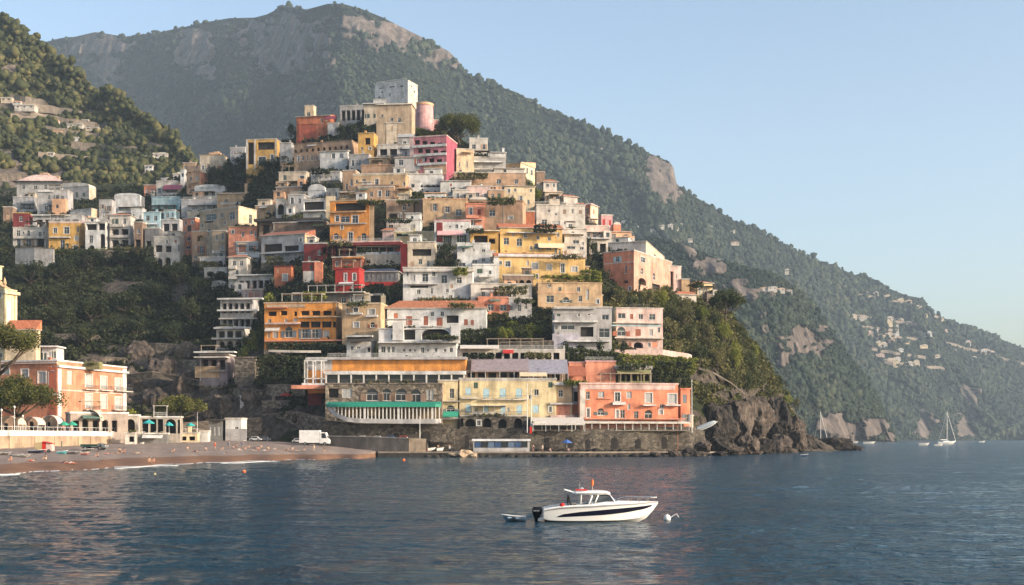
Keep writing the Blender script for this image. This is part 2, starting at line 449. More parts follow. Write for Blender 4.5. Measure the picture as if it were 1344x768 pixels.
# ---- left hill
LH = {}
_ls = [(-300,-170),(-120,-60),(0,22),(30,42),(45,55),(70,75),(100,98),(130,122),(150,120),(170,140),(200,165),(225,185),(245,205),(262,225),(285,262),(310,330)]
for px_, top in _ls:
    D1 = interp(px_, [(-300,1000),(0,940),(150,860),(260,760),(310,700)])
    D0 = interp(px_, [(-300,600),(0,620),(200,640),(310,680)])
    n = 7; LH[px_] = [(345+(top-345)*(i/(n-1)), D0+(D1-D0)*(i/(n-1))**1.15) for i in range(n)]
pxl = np.arange(-300, 311, 1.6); pyl, Dl = loft(LH, pxl, 34)
PXl = np.repeat(pxl[:, None], pyl.shape[1], 1)
Xl = (PXl-672)/F*Dl; Zl = HC+(HY-pyl)*Dl/F
rl = patches(PXl, pyl, [(15,250,34,50),(8,92,16,12),(60,150,60,5),(120,165,50,4),(28,140,40,4),(200,172,20,4),(70,232,20,12),(190,230,18,5),(205,208,12,3),(275,208,28,12)], .4, 8)
el = np.clip((pyl.shape[1]-1-np.arange(pyl.shape[1]))/14.0, .12, 1)[None, :]
Dl2 = Dl+el*(34*ridged(Xl/120, Zl/150, Dl/200, 3, 21)+9*fbm(Xl/25, Zl/25, Dl/30, 4, 22)) 
ter = np.abs(((Zl+6*fbm(Xl/60, 0, Dl/60, 2, 3))/11) % 1-.5)*2      # cultivated terraces
Dl2 = Dl2+el*ter*4
bpl = np.stack([pyl[:, -1]+6, pyl[:, -1]+40], 1); bdl = np.stack([Dl[:, -1]+40, Dl[:, -1]+160], 1)
M_left = terrain_mat('left hill', [(.022, .028, .012), (.05, .055, .022), (.12, .11, .05)], [(.07, .06, .05), (.15, .125, .105), (.30, .25, .2)], .10, .9, 2.5)
tag(loft_mesh('hill', pxl, np.concatenate([pyl, bpl], 1), np.concatenate([Dl2, bdl], 1), M_left, np.concatenate([rl, bpl*0], 1)), kind='structure')

# ---- far mountain
SKY = [(20,75),(60,55),(80,50),(100,48),(125,42),(150,46),(165,48),(210,42),(240,36),(265,30),(300,24),(335,23),(350,19),(362,13),(378,9),(392,10),(400,13),(412,10),(430,5),(450,5),(475,12),(500,22),(530,37),(560,52),(590,68),(605,84),(612,96),(640,108),(680,122),(720,145),(760,160),(800,178),(840,197),(865,206),(880,214),(885,222),(887,240),(900,252),(930,268),(960,288),(1000,305),(1050,332),(1100,352),(1150,372),(1190,388),(1213,392),(1218,402),(1228,412),(1260,428),(1300,440),(1344,457),(1450,520),(1560,578)]
FM = {}
for px_, top in SKY:
    D1 = interp(px_, [(0,3350),(200,3000),(330,2780),(440,2420),(600,2450),(880,2350),(1100,2900),(1344,3300),(1560,3400)])
    D0 = interp(px_, [(0,2300),(200,2000),(330,1800),(440,1500),(600,1450),(900,1600),(1100,2250),(1344,2700),(1560,3000)])
    n = 9; FM[px_] = [(579.5+(top-579.5)*(i/(n-1)), D0+(D1-D0)*(i/(n-1))) for i in range(n)]
pxf = np.arange(20, 1561, 2.0); pyf, Df = loft(FM, pxf, 30)
PXf = np.repeat(pxf[:, None], pyf.shape[1], 1)
Xf = (PXf-672)/F*Df; Zf = HC+(HY-pyf)*Df/F
ROCKF = [(872,232,20,28),(862,215,18,10),(375,58,62,34),(255,62,26,26),(125,60,40,14),(140,90,18,18),(520,45,45,16),(585,72,34,16),(470,35,30,14),(268,92,16,10),(1270,538,16,34),(1215,560,12,16),(700,128,10,5)]
rf = patches(PXf, pyf, ROCKF, .3, 5)
top_i = pyf.shape[1]-1
ef = np.clip((top_i-np.arange(pyf.shape[1]))/30.0, .06, 1)[None, :]*np.clip(np.arange(pyf.shape[1])/14.0, .1, 1)[None, :]
rel = 190*ridged((Xf+.5*Zf)/620, Zf/1400, Df/2500, 2, 61)+70*ridged((Xf+.4*Zf)/170, Zf/420, Df/800, 3, 62)+22*fbm(Xf/60, Zf/60, Df/80, 4, 63)
# a nearer spur under the left crags, shaped to catch sun on its right
rel = rel+210*np.exp(-((PXf-285+.55*(pyf-150))/48)**2)*np.exp(-((pyf-165)/60)**2)
clf = rf*(40*ridged(Xf/45, Zf/240, 0, 3, 66)+14*fbm(Xf/14, Zf/30, 0, 3, 67))
Df2 = Df-ef*(rel-60)-np.minimum(ef*3, 1)*clf
bpf = np.stack([pyf[:, -1]+5, pyf[:, -1]+60], 1); bdf = np.stack([Df[:, -1]+120, Df[:, -1]+700], 1)
M_far = terrain_mat('mountain', [(.009, .015, .009), (.020, .028, .016), (.048, .050, .030)], [(.055, .047, .042), (.145, .120, .104), (.30, .25, .215)], .022, 1.0, 10)
tag(loft_mesh('mountain', pxf, np.concatenate([pyf, bpf], 1), np.concatenate([Df2, bdf], 1), M_far, np.concatenate([rf, bpf*0], 1)), kind='structure')

# ---- the nearer spur that runs down to the sea
SPS = [(560,330),(640,322),(720,318),(800,316),(860,312),(900,322),(930,335),(960,345),(1000,354),(1020,360),(1033,368),(1060,392),(1073,408),(1095,438),(1107,457),(1125,480),(1137,497),(1148,516),(1157,537),(1166,556),(1174,572),(1178,578.6)]
SP = {}
for px_, top in SPS:
    D1 = interp(px_, [(560,1500),(900,1520),(1000,1560),(1080,1640),(1150,1620),(1178,1580)])
    D0 = interp(px_, [(560,1150),(900,1200),(1000,1290),(1100,1450),(1178,1570)])
    n = 7; SP[px_] = [(579.8+(top-579.8)*(i/(n-1)), D0+(D1-D0)*(i/(n-1))) for i in range(n)]
pxp = np.arange(560, 1178.6, 1.7); pyp, Dp = loft(SP, pxp, 26)
PXp = np.repeat(pxp[:, None], pyp.shape[1], 1)
Xp = (PXp-672)/F*Dp; Zp = HC+(HY-pyp)*Dp/F
ROCKP = [(1055,450,30,20),(1005,424,6,18),(935,350,24,10),(968,374,18,7),(905,330,10,10),(1020,382,26,4),(1100,562,30,16),(1140,566,26,14),(1168,573,10,6),(985,385,22,8),(1030,470,10,10)]
rp = patches(PXp, pyp, ROCKP, .3, 6)
ti = pyp.shape[1]-1
ep = np.clip((ti-np.arange(pyp.shape[1]))/24.0, .08, 1)[None, :]*np.clip(np.arange(pyp.shape[1])/12.0, .1, 1)[None, :]
relp = 60*ridged((Xp+.5*Zp)/210, Zp/500, Dp/900, 3, 71)+12*fbm(Xp/40, Zp/40, Dp/50, 4, 73)
Dp2 = Dp-ep*(relp-15)-np.minimum(ep*3, 1)*rp*(26*ridged(Xp/26, Zp/150, 0, 3, 76)+8*fbm(Xp/9, Zp/18, 0, 3, 77))
bpp = np.stack([pyp[:, -1]+3, pyp[:, -1]+50], 1); bdp = np.stack([Dp[:, -1]+50, Dp[:, -1]+260], 1)
tag(loft_mesh('hill', pxp, np.concatenate([pyp, bpp], 1), np.concatenate([Dp2, bdp], 1), M_far, np.concatenate([rp, bpp*0], 1)), kind='structure')

# ================================================================ woods on the slopes: thousands of crowns, one mass each
_t = (1+5**.5)/2
ICO_V = np.array([(-1,_t,0),(1,_t,0),(-1,-_t,0),(1,-_t,0),(0,-1,_t),(0,1,_t),(0,-1,-_t),(0,1,-_t),(_t,0,-1),(_t,0,1),(-_t,0,-1),(-_t,0,1)])/math.sqrt(1+_t*_t)
ICO_F = np.array([(0,11,5),(0,5,1),(0,1,7),(0,7,10),(0,10,11),(1,5,9),(5,11,4),(11,10,2),(10,7,6),(7,1,8),(3,9,4),(3,4,2),(3,2,6),(3,6,8),(3,8,9),(4,9,5),(2,4,11),(6,2,10),(8,6,7),(9,8,1)])
def crowns(name, px, py, D, rock, n, rmin, rmax, mat, seed, lump=3, lobe=.8, clear=None):
    """n tree crowns of `lump` lobes each, standing on a lofted slope"""
    r = np.random.default_rng(seed)
    a, b = D.shape
    X = (px[:, None]-672)/F*D; Z = HC+(HY-py)*D/F
    i = r.integers(0, a-1, n*3); j = r.integers(0, b-1, n*3)
    # even spread over the area seen, fewer on rock and on bare patches
    dens = fbm(X[i, j]/(rmax*9), Z[i, j]/(rmax*9), D[i, j]/(rmax*9)*1, 3, seed)
    big = 1+.5*np.clip(fbm(X[i, j]/(rmax*14), Z[i, j]/(rmax*14), 0, 2, seed+9)*2, -.7, 1)
    ok = (rock[i, j] < .2+.5*r.random(n*3)**2) & (dens > -.55+.35*r.random(n*3))
    if clear:
        for cx, cy, rx, ry in clear: ok &= ~((((px[i]-cx)/rx)**2+((py[i, j]-cy)/ry)**2 < 1) & (r.random(n*3) < .72))
    i, j, big = i[ok][:n], j[ok][:n], big[ok][:n]; n = len(i)
    C = np.stack([X[i, j], D[i, j], Z[i, j]], 1)
    R = (rmin+(rmax-rmin)*r.random(n)**2.4)*big
    Vs = []; Fs = []; off = 0
    for k in range(lump):
        sc = R*lobe*(.75+.5*r.random(n)); d = r.normal(0, .42/lobe**.5*.9, (n, 3))*R[:, None]*np.array([1, 1, .6])
        jit = 1+.28*r.standard_normal((n, 12, 1))
        ang = r.random(n)*2*PI; ca, sa = np.cos(ang), np.sin(ang)
        v = ICO_V[None]*jit; vx = v[..., 0]*ca[:, None]-v[..., 1]*sa[:, None]; vy = v[..., 0]*sa[:, None]+v[..., 1]*ca[:, None]
        v = np.stack([vx, vy, v[..., 2]*(.8+.5*r.random(n))[:, None]], -1)*sc[:, None, None]+(C+d)[:, None, :]+np.array([0, 0, 1])*R[:, None, None]*.55
        Vs.append(v.reshape(-1, 3)); Fs.append((ICO_F[None]+(np.arange(n)*12)[:, None, None]+off).reshape(-1, 3)); off += n*12
    return tag(np_mesh(name, np.concatenate(Vs), np.concatenate(Fs), mat, smooth=False), kind='stuff')
M_wood_far = leaf_mat('far wood', (.007, .014, .009), (.019, .031, .017), (.050, .060, .032), .009, 0)
M_wood_left = leaf_mat('terrace wood', (.018, .024, .009), (.045, .052, .018), (.13, .115, .045), .03, 0)
# leafy scrub on the near hillside: clumps of small leaf faces
def leaf_clumps(C, R, per, size, r, squash=.7):
    n = len(C); k = n*per
    d = r.normal(0, 1, (k, 3)); d /= np.linalg.norm(d, axis=1)[:, None]
    rr = (r.random(k)**.45)[:, None]
    cen = np.repeat(C, per, 0)+d*rr*np.repeat(R, per)[:, None]*np.array([1, 1, squash])
    nrm = d*.8+r.normal(0, .6, (k, 3)); nrm /= np.linalg.norm(nrm, axis=1)[:, None]
    t = np.cross(nrm, r.normal(0, 1, (k, 3))); t /= np.linalg.norm(t, axis=1)[:, None]; b = np.cross(nrm, t)
    s = (size*(.6+.8*r.random(k)))[:, None]
    V = np.stack([cen-t*s-b*s*.6, cen+t*s-b*s*.6, cen+t*s*.5+b*s, cen-t*s*.5+b*s*.9], 1).reshape(-1, 3)
    return V, np.arange(k*4).reshape(k, 4)
def scrub(name, sel, n, rmin, rmax, per, size, mat, seed, thr=-.3, rockmax=.4):
    r = np.random.default_rng(seed)
    ii, jj = np.where(sel & (rock < rockmax))
    # weight by the area a cell covers
    ca = np.abs(np.gradient(PX, axis=0)*np.gradient(py, axis=1))[ii, jj]; ca = ca/ca.sum()
    k = r.choice(len(ii), n, p=ca); i, j = ii[k], jj[k]
    X = (PX[i, j]-672)/F*Dd[i, j]; Z = HC+(HY-py[i, j])*Dd[i, j]/F
    dn = fbm(X/7, Z/7, Dd[i, j]/7, 3, seed); ok = dn > thr
    C = np.stack([X, Dd[i, j], Z+.4], 1)[ok]; C[:, :2] += r.normal(0, .6, (len(C), 2))
    R = rmin+(rmax-rmin)*r.random(len(C))**1.8
    V, Fq = leaf_clumps(C, R, per, size, r)
    return tag(np_mesh(name, V, Fq, mat), kind='stuff')
crowns('mountain_woods', pxf, pyf, Df2, rf, WOODS[0], 2.3, 6.8, M_wood_far, 101, 2, clear=[(1160,392,50,9),(1158,430,42,22),(1180,468,40,18),(1225,430,26,14),(1290,462,26,9)])
crowns('spur_woods', pxp, pyp, Dp2, rp, WOODS[1], 1.7, 4.8, M_wood_far, 102, 2, clear=[(1018,382,28,5)])
crowns('hill_woods', pxl, pyl, Dl2, rl, WOODS[2], 1.0, 4.0, M_wood_left, 103, 6, .55, clear=[(60,150,80,9),(110,177,60,8),(30,135,45,7),(150,200,60,4),(60,110,60,3),(100,215,60,4),(40,190,45,4),(200,212,24,6),(70,236,30,8)])
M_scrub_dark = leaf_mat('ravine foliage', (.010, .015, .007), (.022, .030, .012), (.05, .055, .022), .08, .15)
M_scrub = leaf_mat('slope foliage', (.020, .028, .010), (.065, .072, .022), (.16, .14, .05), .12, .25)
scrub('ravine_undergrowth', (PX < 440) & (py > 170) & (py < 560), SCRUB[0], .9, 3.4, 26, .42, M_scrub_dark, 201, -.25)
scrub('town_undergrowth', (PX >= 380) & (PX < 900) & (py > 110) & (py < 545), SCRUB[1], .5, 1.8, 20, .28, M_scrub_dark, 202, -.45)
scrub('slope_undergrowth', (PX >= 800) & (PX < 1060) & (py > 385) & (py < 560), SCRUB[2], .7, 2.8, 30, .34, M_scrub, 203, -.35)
# ================================================================ house kit
CC = dict(white=(.66,.66,.65), offw=(.60,.56,.51), cream=(.72,.60,.42), pale=(.66,.56,.44), beige=(.50,.39,.28), sand=(.56,.40,.25), tan=(.46,.31,.21),
    orange=(.70,.31,.09), ochre=(.62,.38,.13), yellow=(.72,.47,.17), lemon=(.74,.60,.34), peach=(.72,.44,.28), salmon=(.68,.30,.20), coral=(.72,.28,.17), terra=(.48,.17,.09),
    red=(.44,.045,.04), darkred=(.20,.035,.035), magenta=(.42,.07,.13), pink=(.68,.36,.36), blush=(.70,.52,.47), blue=(.42,.58,.64), grey=(.42,.41,.40), dgrey=(.20,.20,.20),
    lilac=(.50,.48,.55), brown=(.27,.19,.14), mauve=(.30,.25,.26), stone=(.24,.20,.17), pgrey=(.47,.46,.46), rust=(.30,.11,.07), green=(.05,.32,.22), olive=(.25,.24,.12), dark=(.06,.055,.05), teal=(.05,.35,.36))
for _k in CC:
    _v = CC[_k]; _l = .3*_v[0]+.59*_v[1]+.11*_v[2]; CC[_k] = tuple(_l+(q-_l)*(.80 if _k in ('magenta','pink') else .93 if _k in ('yellow','lemon') else 1.06) for q in _v)
def C_(c): return CC[c] if isinstance(c, str) else c
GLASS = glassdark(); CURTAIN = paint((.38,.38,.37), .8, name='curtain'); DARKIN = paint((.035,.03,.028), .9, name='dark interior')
FRAME = paint((.62,.61,.58), .6, name='white frame'); RAIL = paint((.10,.10,.10), .5, name='iron rail'); WRAIL = paint((.62,.62,.60), .5, name='white rail')
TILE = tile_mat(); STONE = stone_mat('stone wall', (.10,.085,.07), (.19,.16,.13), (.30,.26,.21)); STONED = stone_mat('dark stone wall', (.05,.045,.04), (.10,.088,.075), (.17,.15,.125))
def zof(py, D): return HC+(HY-py)*D/F

class Fr:
    """a wall face in a house's local frame: origin o, direction u along it, outward n"""
    def __init__(s, o, u, L): s.o = Vector(o); s.u = Vector(u).normalized(); s.n = Vector((s.u.y, -s.u.x, 0)); s.L = L
    def p(s, a, z, d=0): q = s.o+s.u*a+s.n*d; return (q.x, q.y, q.z+z)
    def box(s, mb, a0, a1, z0, z1, d0, d1):
        n = len(mb.v)
        mb.v += [s.p(a0,z0,d1), s.p(a1,z0,d1), s.p(a1,z0,d0), s.p(a0,z0,d0), s.p(a0,z1,d1), s.p(a1,z1,d1), s.p(a1,z1,d0), s.p(a0,z1,d0)]
        for q in ((0,3,2,1),(4,5,6,7),(0,1,5,4),(1,2,6,5),(2,3,7,6),(3,0,4,7)): mb.f.append(tuple(n+i for i in q)); mb.m.append(mb.mi)
def face(mb, fr, z0, z1, ops):
    xs = sorted({0, fr.L, *[v for o in ops for v in o[:2]]}); zs = sorted({z0, z1, *[v for o in ops for v in o[2:4]]})
    for i in range(len(xs)-1):
        for j in range(len(zs)-1):
            cx, cz = (xs[i]+xs[i+1])/2, (zs[j]+zs[j+1])/2
            if any(o[0] < cx < o[1] and o[2] < cz < o[3] for o in ops): continue
            mb.poly([fr.p(xs[i], zs[j]), fr.p(xs[i+1], zs[j]), fr.p(xs[i+1], zs[j+1]), fr.p(xs[i], zs[j+1])])
    for a0, a1, b0, b1, arch, rec in ops:
        if arch:
            r = (a1-a0)/2; rise = min(r, (b1-b0)*.55); cm = (a0+a1)/2; zb = b1-rise
            arc = [(cm+r*math.cos(t), zb+rise*math.sin(t)) for t in [PI*k/10 for k in range(11)]]
            for k in range(10):
                cor = (a1, b1) if k < 5 else (a0, b1)
                mb.poly([fr.p(*cor), fr.p(*arc[k+1]), fr.p(*arc[k])][::1])
            mb.poly([fr.p(a1, b1), fr.p(a0, b1), fr.p(cm, b1)])
            out = [(a0, b0), (a1, b0)]+arc
        else: out = [(a0, b0), (a1, b0), (a1, b1), (a0, b1)]
        for k in range(len(out)):
            p, q = out[k], out[(k+1) % len(out)]
            mb.poly([fr.p(*p), fr.p(*q), fr.p(*q, -rec), fr.p(*p, -rec)])
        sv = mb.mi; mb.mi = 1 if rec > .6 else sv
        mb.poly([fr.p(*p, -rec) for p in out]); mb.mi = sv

def window(par, fr, a0, a1, z0, z1, kind, sh=None, rec=.2, fm=None):
    """window > pane, shutter"""
    arch = kind in 'AF'
    name = 'door' if kind in 'dF' else 'window'
    m = MB(); t = .09; zt = z1
    if arch: zt = z1-min((a1-a0)/2, (z1-z0)*.55)
    fr.box(m, a0, a0+t, z0, zt, -rec, -rec+.08); fr.box(m, a1-t, a1, z0, zt, -rec, -rec+.08)
    fr.box(m, a0+t, a1-t, zt-t, zt, -rec, -rec+.08); fr.box(m, a0+t, a1-t, z0, z0+t, -rec, -rec+.08)
    fr.box(m, (a0+a1)/2-.035, (a0+a1)/2+.035, z0+t, zt-t, -rec, -rec+.07)
    if kind in 'wsAb': fr.box(m, a0-.12, a1+.12, z0-.12, z0-.003, -.02, .14)     # sill
    if z1-z0 > 1.6: fr.box(m, a0+t, a1-t, z0+(z1-z0)*.62, z0+(z1-z0)*.62+.05, -rec, -rec+.07)
    if kind == 'b' or kind == 't':      # a raised white surround
        fr.box(m, a0-.22, a0-.003, z0-.1, z1+.2, .0, .06); fr.box(m, a1+.003, a1+.22, z0-.1, z1+.2, .0, .06); fr.box(m, a0-.003, a1+.003, z1+.01, z1+.2, .0, .06)
    o = m.build(name, fm or FRAME, par)
    g = MB()
    if arch:
        r = (a1-a0)/2; rise = zt and (z1-zt); cm = (a0+a1)/2
        g.poly([fr.p(a0, z0, -rec+.02), fr.p(a1, z0, -rec+.02)]+[fr.p(cm+r*math.cos(PI*k/10), zt+rise*math.sin(PI*k/10), -rec+.02) for k in range(11)])
    else: fr.box(g, a0+.02, a1-.02, z0+.02, z1-.02, -rec+.005, -rec+.025)
    closed = kind == 'c'
    if closed:
        s = MB(); mid = (a0+a1)/2
        for p, q in ((a0+.02, mid-.02), (mid+.02, a1-.02)):
            fr.box(s, p, q, z0+.02, z1-.02, -.1, -.05)
            k = z0+.15
            while k < z1-.15: fr.box(s, p+.06, q-.06, k, k+.05, -.05, -.03); k += .2
        s.build('shutter', paint(C_(sh or 'brown'), .7, name='shutter paint'), o)
    else:
        g.build('pane', CURTAIN if kind in 'kt' else GLASS, o)
    if kind in 'sS' or (sh and kind in 'dA'):
        wd = (a1-a0)*.52
        for p, q in ((a0-wd-.02, a0-.02), (a1+.02, a1+wd+.02)):
            s = MB(); fr.box(s, p, q, z0, zt, .02, .07)
            for k in range(int((zt-z0)/.25)): fr.box(s, p+.06, q-.06, z0+.1+k*.25, z0+.16+k*.25, .07, .09)
            s.build('shutter', paint(C_(sh or 'brown'), .7, name='shutter paint'), o)
    return o
def balcony(par, fr, a0, a1, z, dep=1.0, solid=None, mat=None):
    """balcony > railing"""
    m = MB(); fr.box(m, a0, a1, z-.2, z, -.05, dep); 
    if solid: fr.box(m, a0, a1, z, z+.85, dep-.12, dep); fr.box(m, a0, a0+.12, z, z+.85, 0, dep-.12); fr.box(m, a1-.12, a1, z, z+.85, 0, dep-.12)
    o = m.build('balcony', mat or stucco(C_(solid or 'offw')), par)
    if not solid:
        r = MB(); fr.box(r, a0, a1, z+.92, z+.98, dep-.08, dep-.03); fr.box(r, a0, a1, z+.08, z+.12, dep-.07, dep-.04)
        k = a0+.03
        while k < a1-.02: fr.box(r, k, k+.035, z+.12, z+.92, dep-.07, dep-.04); k += .22
        for e in (a0, a1-.05): fr.box(r, e, e+.05, z+.92, z+.98, 0, dep-.08); fr.box(r, e, e+.04, z, z+.92, dep*.4, dep*.4+.04)
        r.build('railing', RAIL, o)
    return o
def rail_line(mb, fr, a0, a1, z, d, h=1.0, step=.35, th=.04):
    fr.box(mb, a0, a1, z+h-.06, z+h, d-.04, d+.02); fr.box(mb, a0, a1, z+h*.5-.02, z+h*.5+.02, d-.03, d+.01)
    k = a0
    while k < a1: fr.box(mb, k, k+th, z, z+h-.06, d-.03, d+.01); k += step

LEAFC = None
def plant_mass(par, fr, a0, a1, z, d, h, dep, mat, seed, name='foliage', dens=26):
    r = np.random.default_rng(seed); n = max(3, int((a1-a0)*dens/10))
    a = a0+(a1-a0)*r.random(n); dd = d+dep*(r.random(n)-.5); zz = z+h*.5*r.random(n)
    C = np.array([fr.p(x, y, q) for x, y, q in zip(a, zz, dd)]); R = h*(.35+.35*r.random(n))
    V, Fq = leaf_clumps(C, R, 26, .17, r); return np_mesh(name, V, Fq, mat, parent=par)

HOUSES = []
def H(x0, x1, yt, yb, col, rows, label, yaw=None, xs=None, side='R', dep=8.0, sidecol=None, sw='', roof='cap', rcol=None, rh=0, W=None, SW=None, name='house', cat='house', sh=None,
      bal=(), solid=None, D=None, dd=0, fd=6.0, base=None, trim=None, ex=(), wf=None, group=None, inter=None, kinds=None, matw=None, fm=None, noise_=.42, xt=None):
    sd = int(x0*7+yt*13+x1); R_ = random.Random(sd)
    if roof == 'cap' and not ex and not W and 200 < yt < 400 and R_.random() < .17: roof = R_.choice(('tile', 'tile', 'vault')); rh = 1.0
    xm = (x0+x1)/2
    if D is None: D = near_D(xm if xs is None else xs, min(yb, 589))-2.2+dd
    if yaw is None: yaw = interp(xm, [(0,2),(300,-6),(450,-9),(560,-2),(700,6),(900,11)])
    a = math.radians(yaw)
    d = Vector((math.cos(a), math.sin(a), 0)); b = Vector((-math.sin(a), math.cos(a), 0))
    u0, u1 = (x0-672)/F, (x1-672)/F
    wapp = (x1-x0)/F*D*(.5 if xs is None else .0)
    left_side = (xs is not None and side == 'L') or (xs is None and (b.x-((x0-672)/F)*b.y) < 0)
    D0 = D-wapp*d.y
    L = dep
    if xs is not None:
        us = (xs-672)/F
        if side == 'R':      # corner at xs: front to its left, side to its right
            P1 = Vector((us*D, D, 0)); w_ = (u0*P1.y-P1.x)/(-d.x+u0*d.y); P0 = P1-d*w_
            L = (u1*P1.y-P1.x)/(b.x-u1*b.y)
        else:
            P0 = Vector((us*D, D, 0)); w_ = (u1*P0.y-P0.x)/(d.x-u1*d.y); L = (u0*P0.y-P0.x)/(b.x-u0*b.y)
    elif left_side:          # its left flank shows
        ext = (x1-x0)/F*D
        sx = abs(b.x-u0*b.y)
        if L*sx > .4*ext: L = .4*ext/max(sx, 1e-4)
        P0 = Vector((u0*(D0+L*b.y)-L*b.x, D0, 0)); w_ = (u1*P0.y-P0.x)/(d.x-u1*d.y)
    else:
        ext = (x1-x0)/F*D; sx = abs(b.x-u1*b.y)
        if L*sx > .4*ext: L = .4*ext/max(sx, 1e-4)
        P0 = Vector((u0*D0, D0, 0)); w_ = (u1*(P0.y+L*b.y)-P0.x-L*b.x)/(d.x-u1*d.y)
    L = min(max(L, 2.5), 48)
    dc = D
    z0 = zof(yb, dc); h = (yb-yt)*dc/F
    P0.z = z0
    e = empty(name, P0, a)
    tag(e, label, cat, group)
    fr = Fr((0,0,0), (1,0,0), w_)                      # front
    sf = Fr((w_,0,0), (0,1,0), L) if not left_side else Fr((0,L,0), (0,-1,0), L)
    of = Fr((0,L,0), (0,-1,0), L) if not left_side else Fr((w_,0,0), (0,1,0), L)
    def s_of(px):
        u = (px-672)/F; return (u*P0.y-P0.x)/(d.x-u*d.y)
    def t_of(px):
        u = (px-672)/F
        if not left_side: Q = P0+d*w_; return (u*Q.y-Q.x)/(b.x-u*b.y)
        return L-(u*P0.y-P0.x)/(b.x-u*b.y)
    def z_of(py, s=0): return zof(py, P0.y+s*d.y)-z0
    if sh is None: sh = R_.choice(('brown', (.06,.10,.07), (.16,.19,.22), 'rust', (.10,.13,.12), 'tan'))
    ops = []; wins = []; balc = []
    def lay(rowspec, f, top, ops, wins, bal_=()):
        rr = rowspec.split('/') if rowspec else []
        n = len(rr)
        for i, r in enumerate(rr):
            zb, zt = top*i/n, top*(i+1)/n; rhh = zt-zb
            if r in ('-', ''): continue
            k, c = r[0], int(r[1:])
            mg = .04*f.L; cw = (f.L-2*mg)/c
            for q in range(c):
                cx = mg+cw*(q+.5)
                if k in 'oOaP': ww = cw*.74; hh = rhh*.68; zz = zb+rhh*.10
                elif k == 'd' or k == 'F': ww = min(cw*.5, 1.5); hh = min(rhh*.68, 2.7); zz = zb+.05
                elif k == 'g': ww = cw*.9; hh = rhh*.66; zz = zb+rhh*.14
                else: ww = min(cw*(.36 if k == 's' else .48), 1.55); hh = min(rhh*.56, 2.1); zz = zb+rhh*.24
                if kinds is None and k in 'wcs' and c > 1 and R_.random() < .13: continue
                if kinds is None and k in 'wcsd': cx += cw*R_.uniform(-.13, .13); ww *= R_.uniform(.72, 1.15); q_ = R_.uniform(.8, 1.15); hh = min(hh*q_, rhh*.7); ww = min(ww, cw*.7)
                kk = k
                if k == 'w': kk = R_.choices('wcksdb', (40, 16, 8, 14, 12 if f is fr and i == 0 else 3, 10))[0]
                if kk == 's': ww = min(ww, cw*.36)
                if kk == 'd': zz = zb+.06; hh = min(rhh*.66, 2.4)
                add(f, cx-ww/2, cx+ww/2, zz, zz+hh, kk, ops, wins, sh)
            if i in bal_ and f is fr: balc.append((mg, f.L-mg, zb+.02))
            elif f is fr and i > 0 and k in 'wsdo' and not W and R_.random() < .42:
                b0_ = mg+(f.L-2*mg)*R_.choice((0, 0, .3, .5)); b1_ = min(f.L-mg, b0_+(f.L-2*mg)*R_.choice((.45, .7, 1.0))); balc.append((b0_, b1_, zb+.02, R_.choice((None, None, 'offw', 'white', col))))
    def add(f, a0, a1, b0, b1, k, ops, wins, shc=None, ):
        arch = k in 'aAF'
        rec = 1.7 if k in 'oa' else .9 if k in 'OP' else .22
        a0 = max(a0, .05); a1 = min(a1, f.L-.05)
        if a1-a0 < .2 or b1-b0 < .2: return
        if any(not (a1 <= o[0]-.02 or a0 >= o[1]+.02 or b1 <= o[2]-.02 or b0 >= o[3]+.02) for o in ops): return
        ops.append((a0, a1, b0, b1, arch, rec)); 
        if k in 'oaOP': return
        wins.append((f, a0, a1, b0, b1, k, shc))
    if W:
        for q in W:
            px0, px1, p0, p1, k = q[:5]
            a0, a1 = s_of(px0), s_of(px1); add(fr, a0, a1, z_of(p1, a0), z_of(p0, a0), k, ops, wins, q[5] if len(q) > 5 else sh)
    lay(rows, fr, h-(.4 if roof != 'none' else 0), ops, wins, bal)
    if W and kinds is None and 'windowless' not in label and 'blank' not in label and h > 3.2:      # the smaller openings between the main ones
        nx, nz_ = int(w_/2.6), max(1, int(h/3.1))
        for i_ in range(nx):
            for j_ in range(nz_):
                cx, cz = (i_+.5)*w_/nx+R_.uniform(-.3, .3), (j_+.5)*h/nz_+R_.uniform(-.2, .2); ww, hh = R_.uniform(.7, 1.1), R_.uniform(1.0, 1.6)
                if R_.random() > .42 or cz+hh/2 > h-.5 or cx-ww/2 < .4 or cx+ww/2 > w_-.4: continue
                if any(not (cx+ww/2 <= o[0]-.35 or cx-ww/2 >= o[1]+.35 or cz+hh/2 <= o[2]-.35 or cz-hh/2 >= o[3]+.35) for o in ops): continue
                add(fr, cx-ww/2, cx+ww/2, cz-hh/2, cz+hh/2, R_.choice('wwckb'), ops, wins, sh)
    sops = []
    if SW:
        for q in SW:
            px0, px1, p0, p1, k = q[:5]
            a0, a1 = sorted((t_of(px0), t_of(px1))); add(sf, a0, a1, z_of(p1), z_of(p0), k, sops, wins, q[5] if len(q) > 5 else sh)
    lay(sw, sf, h-.4, sops, wins)
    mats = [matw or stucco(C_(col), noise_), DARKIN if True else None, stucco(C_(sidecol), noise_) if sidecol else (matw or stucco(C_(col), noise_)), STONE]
    m = MB(); fz = -.02 if base else -fd
    face(m, fr, fz, h, ops)
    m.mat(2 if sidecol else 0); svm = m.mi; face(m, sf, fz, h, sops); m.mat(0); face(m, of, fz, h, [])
    m.poly([(w_,L,fz), (0,L,fz), (0,L,h), (w_,L,h)])
    m.poly([(0,0,h), (w_,0,h), (w_,L,h), (0,L,h)])
    m.build('wall', mats, e)
    if base:
        k = MB(); k.box(-.1, w_+.1, -.1, L, -fd, -.03); k.build('foundation', STONE if base is True else base, e)
    tm = stucco(C_(trim or rcol or 'offw'))
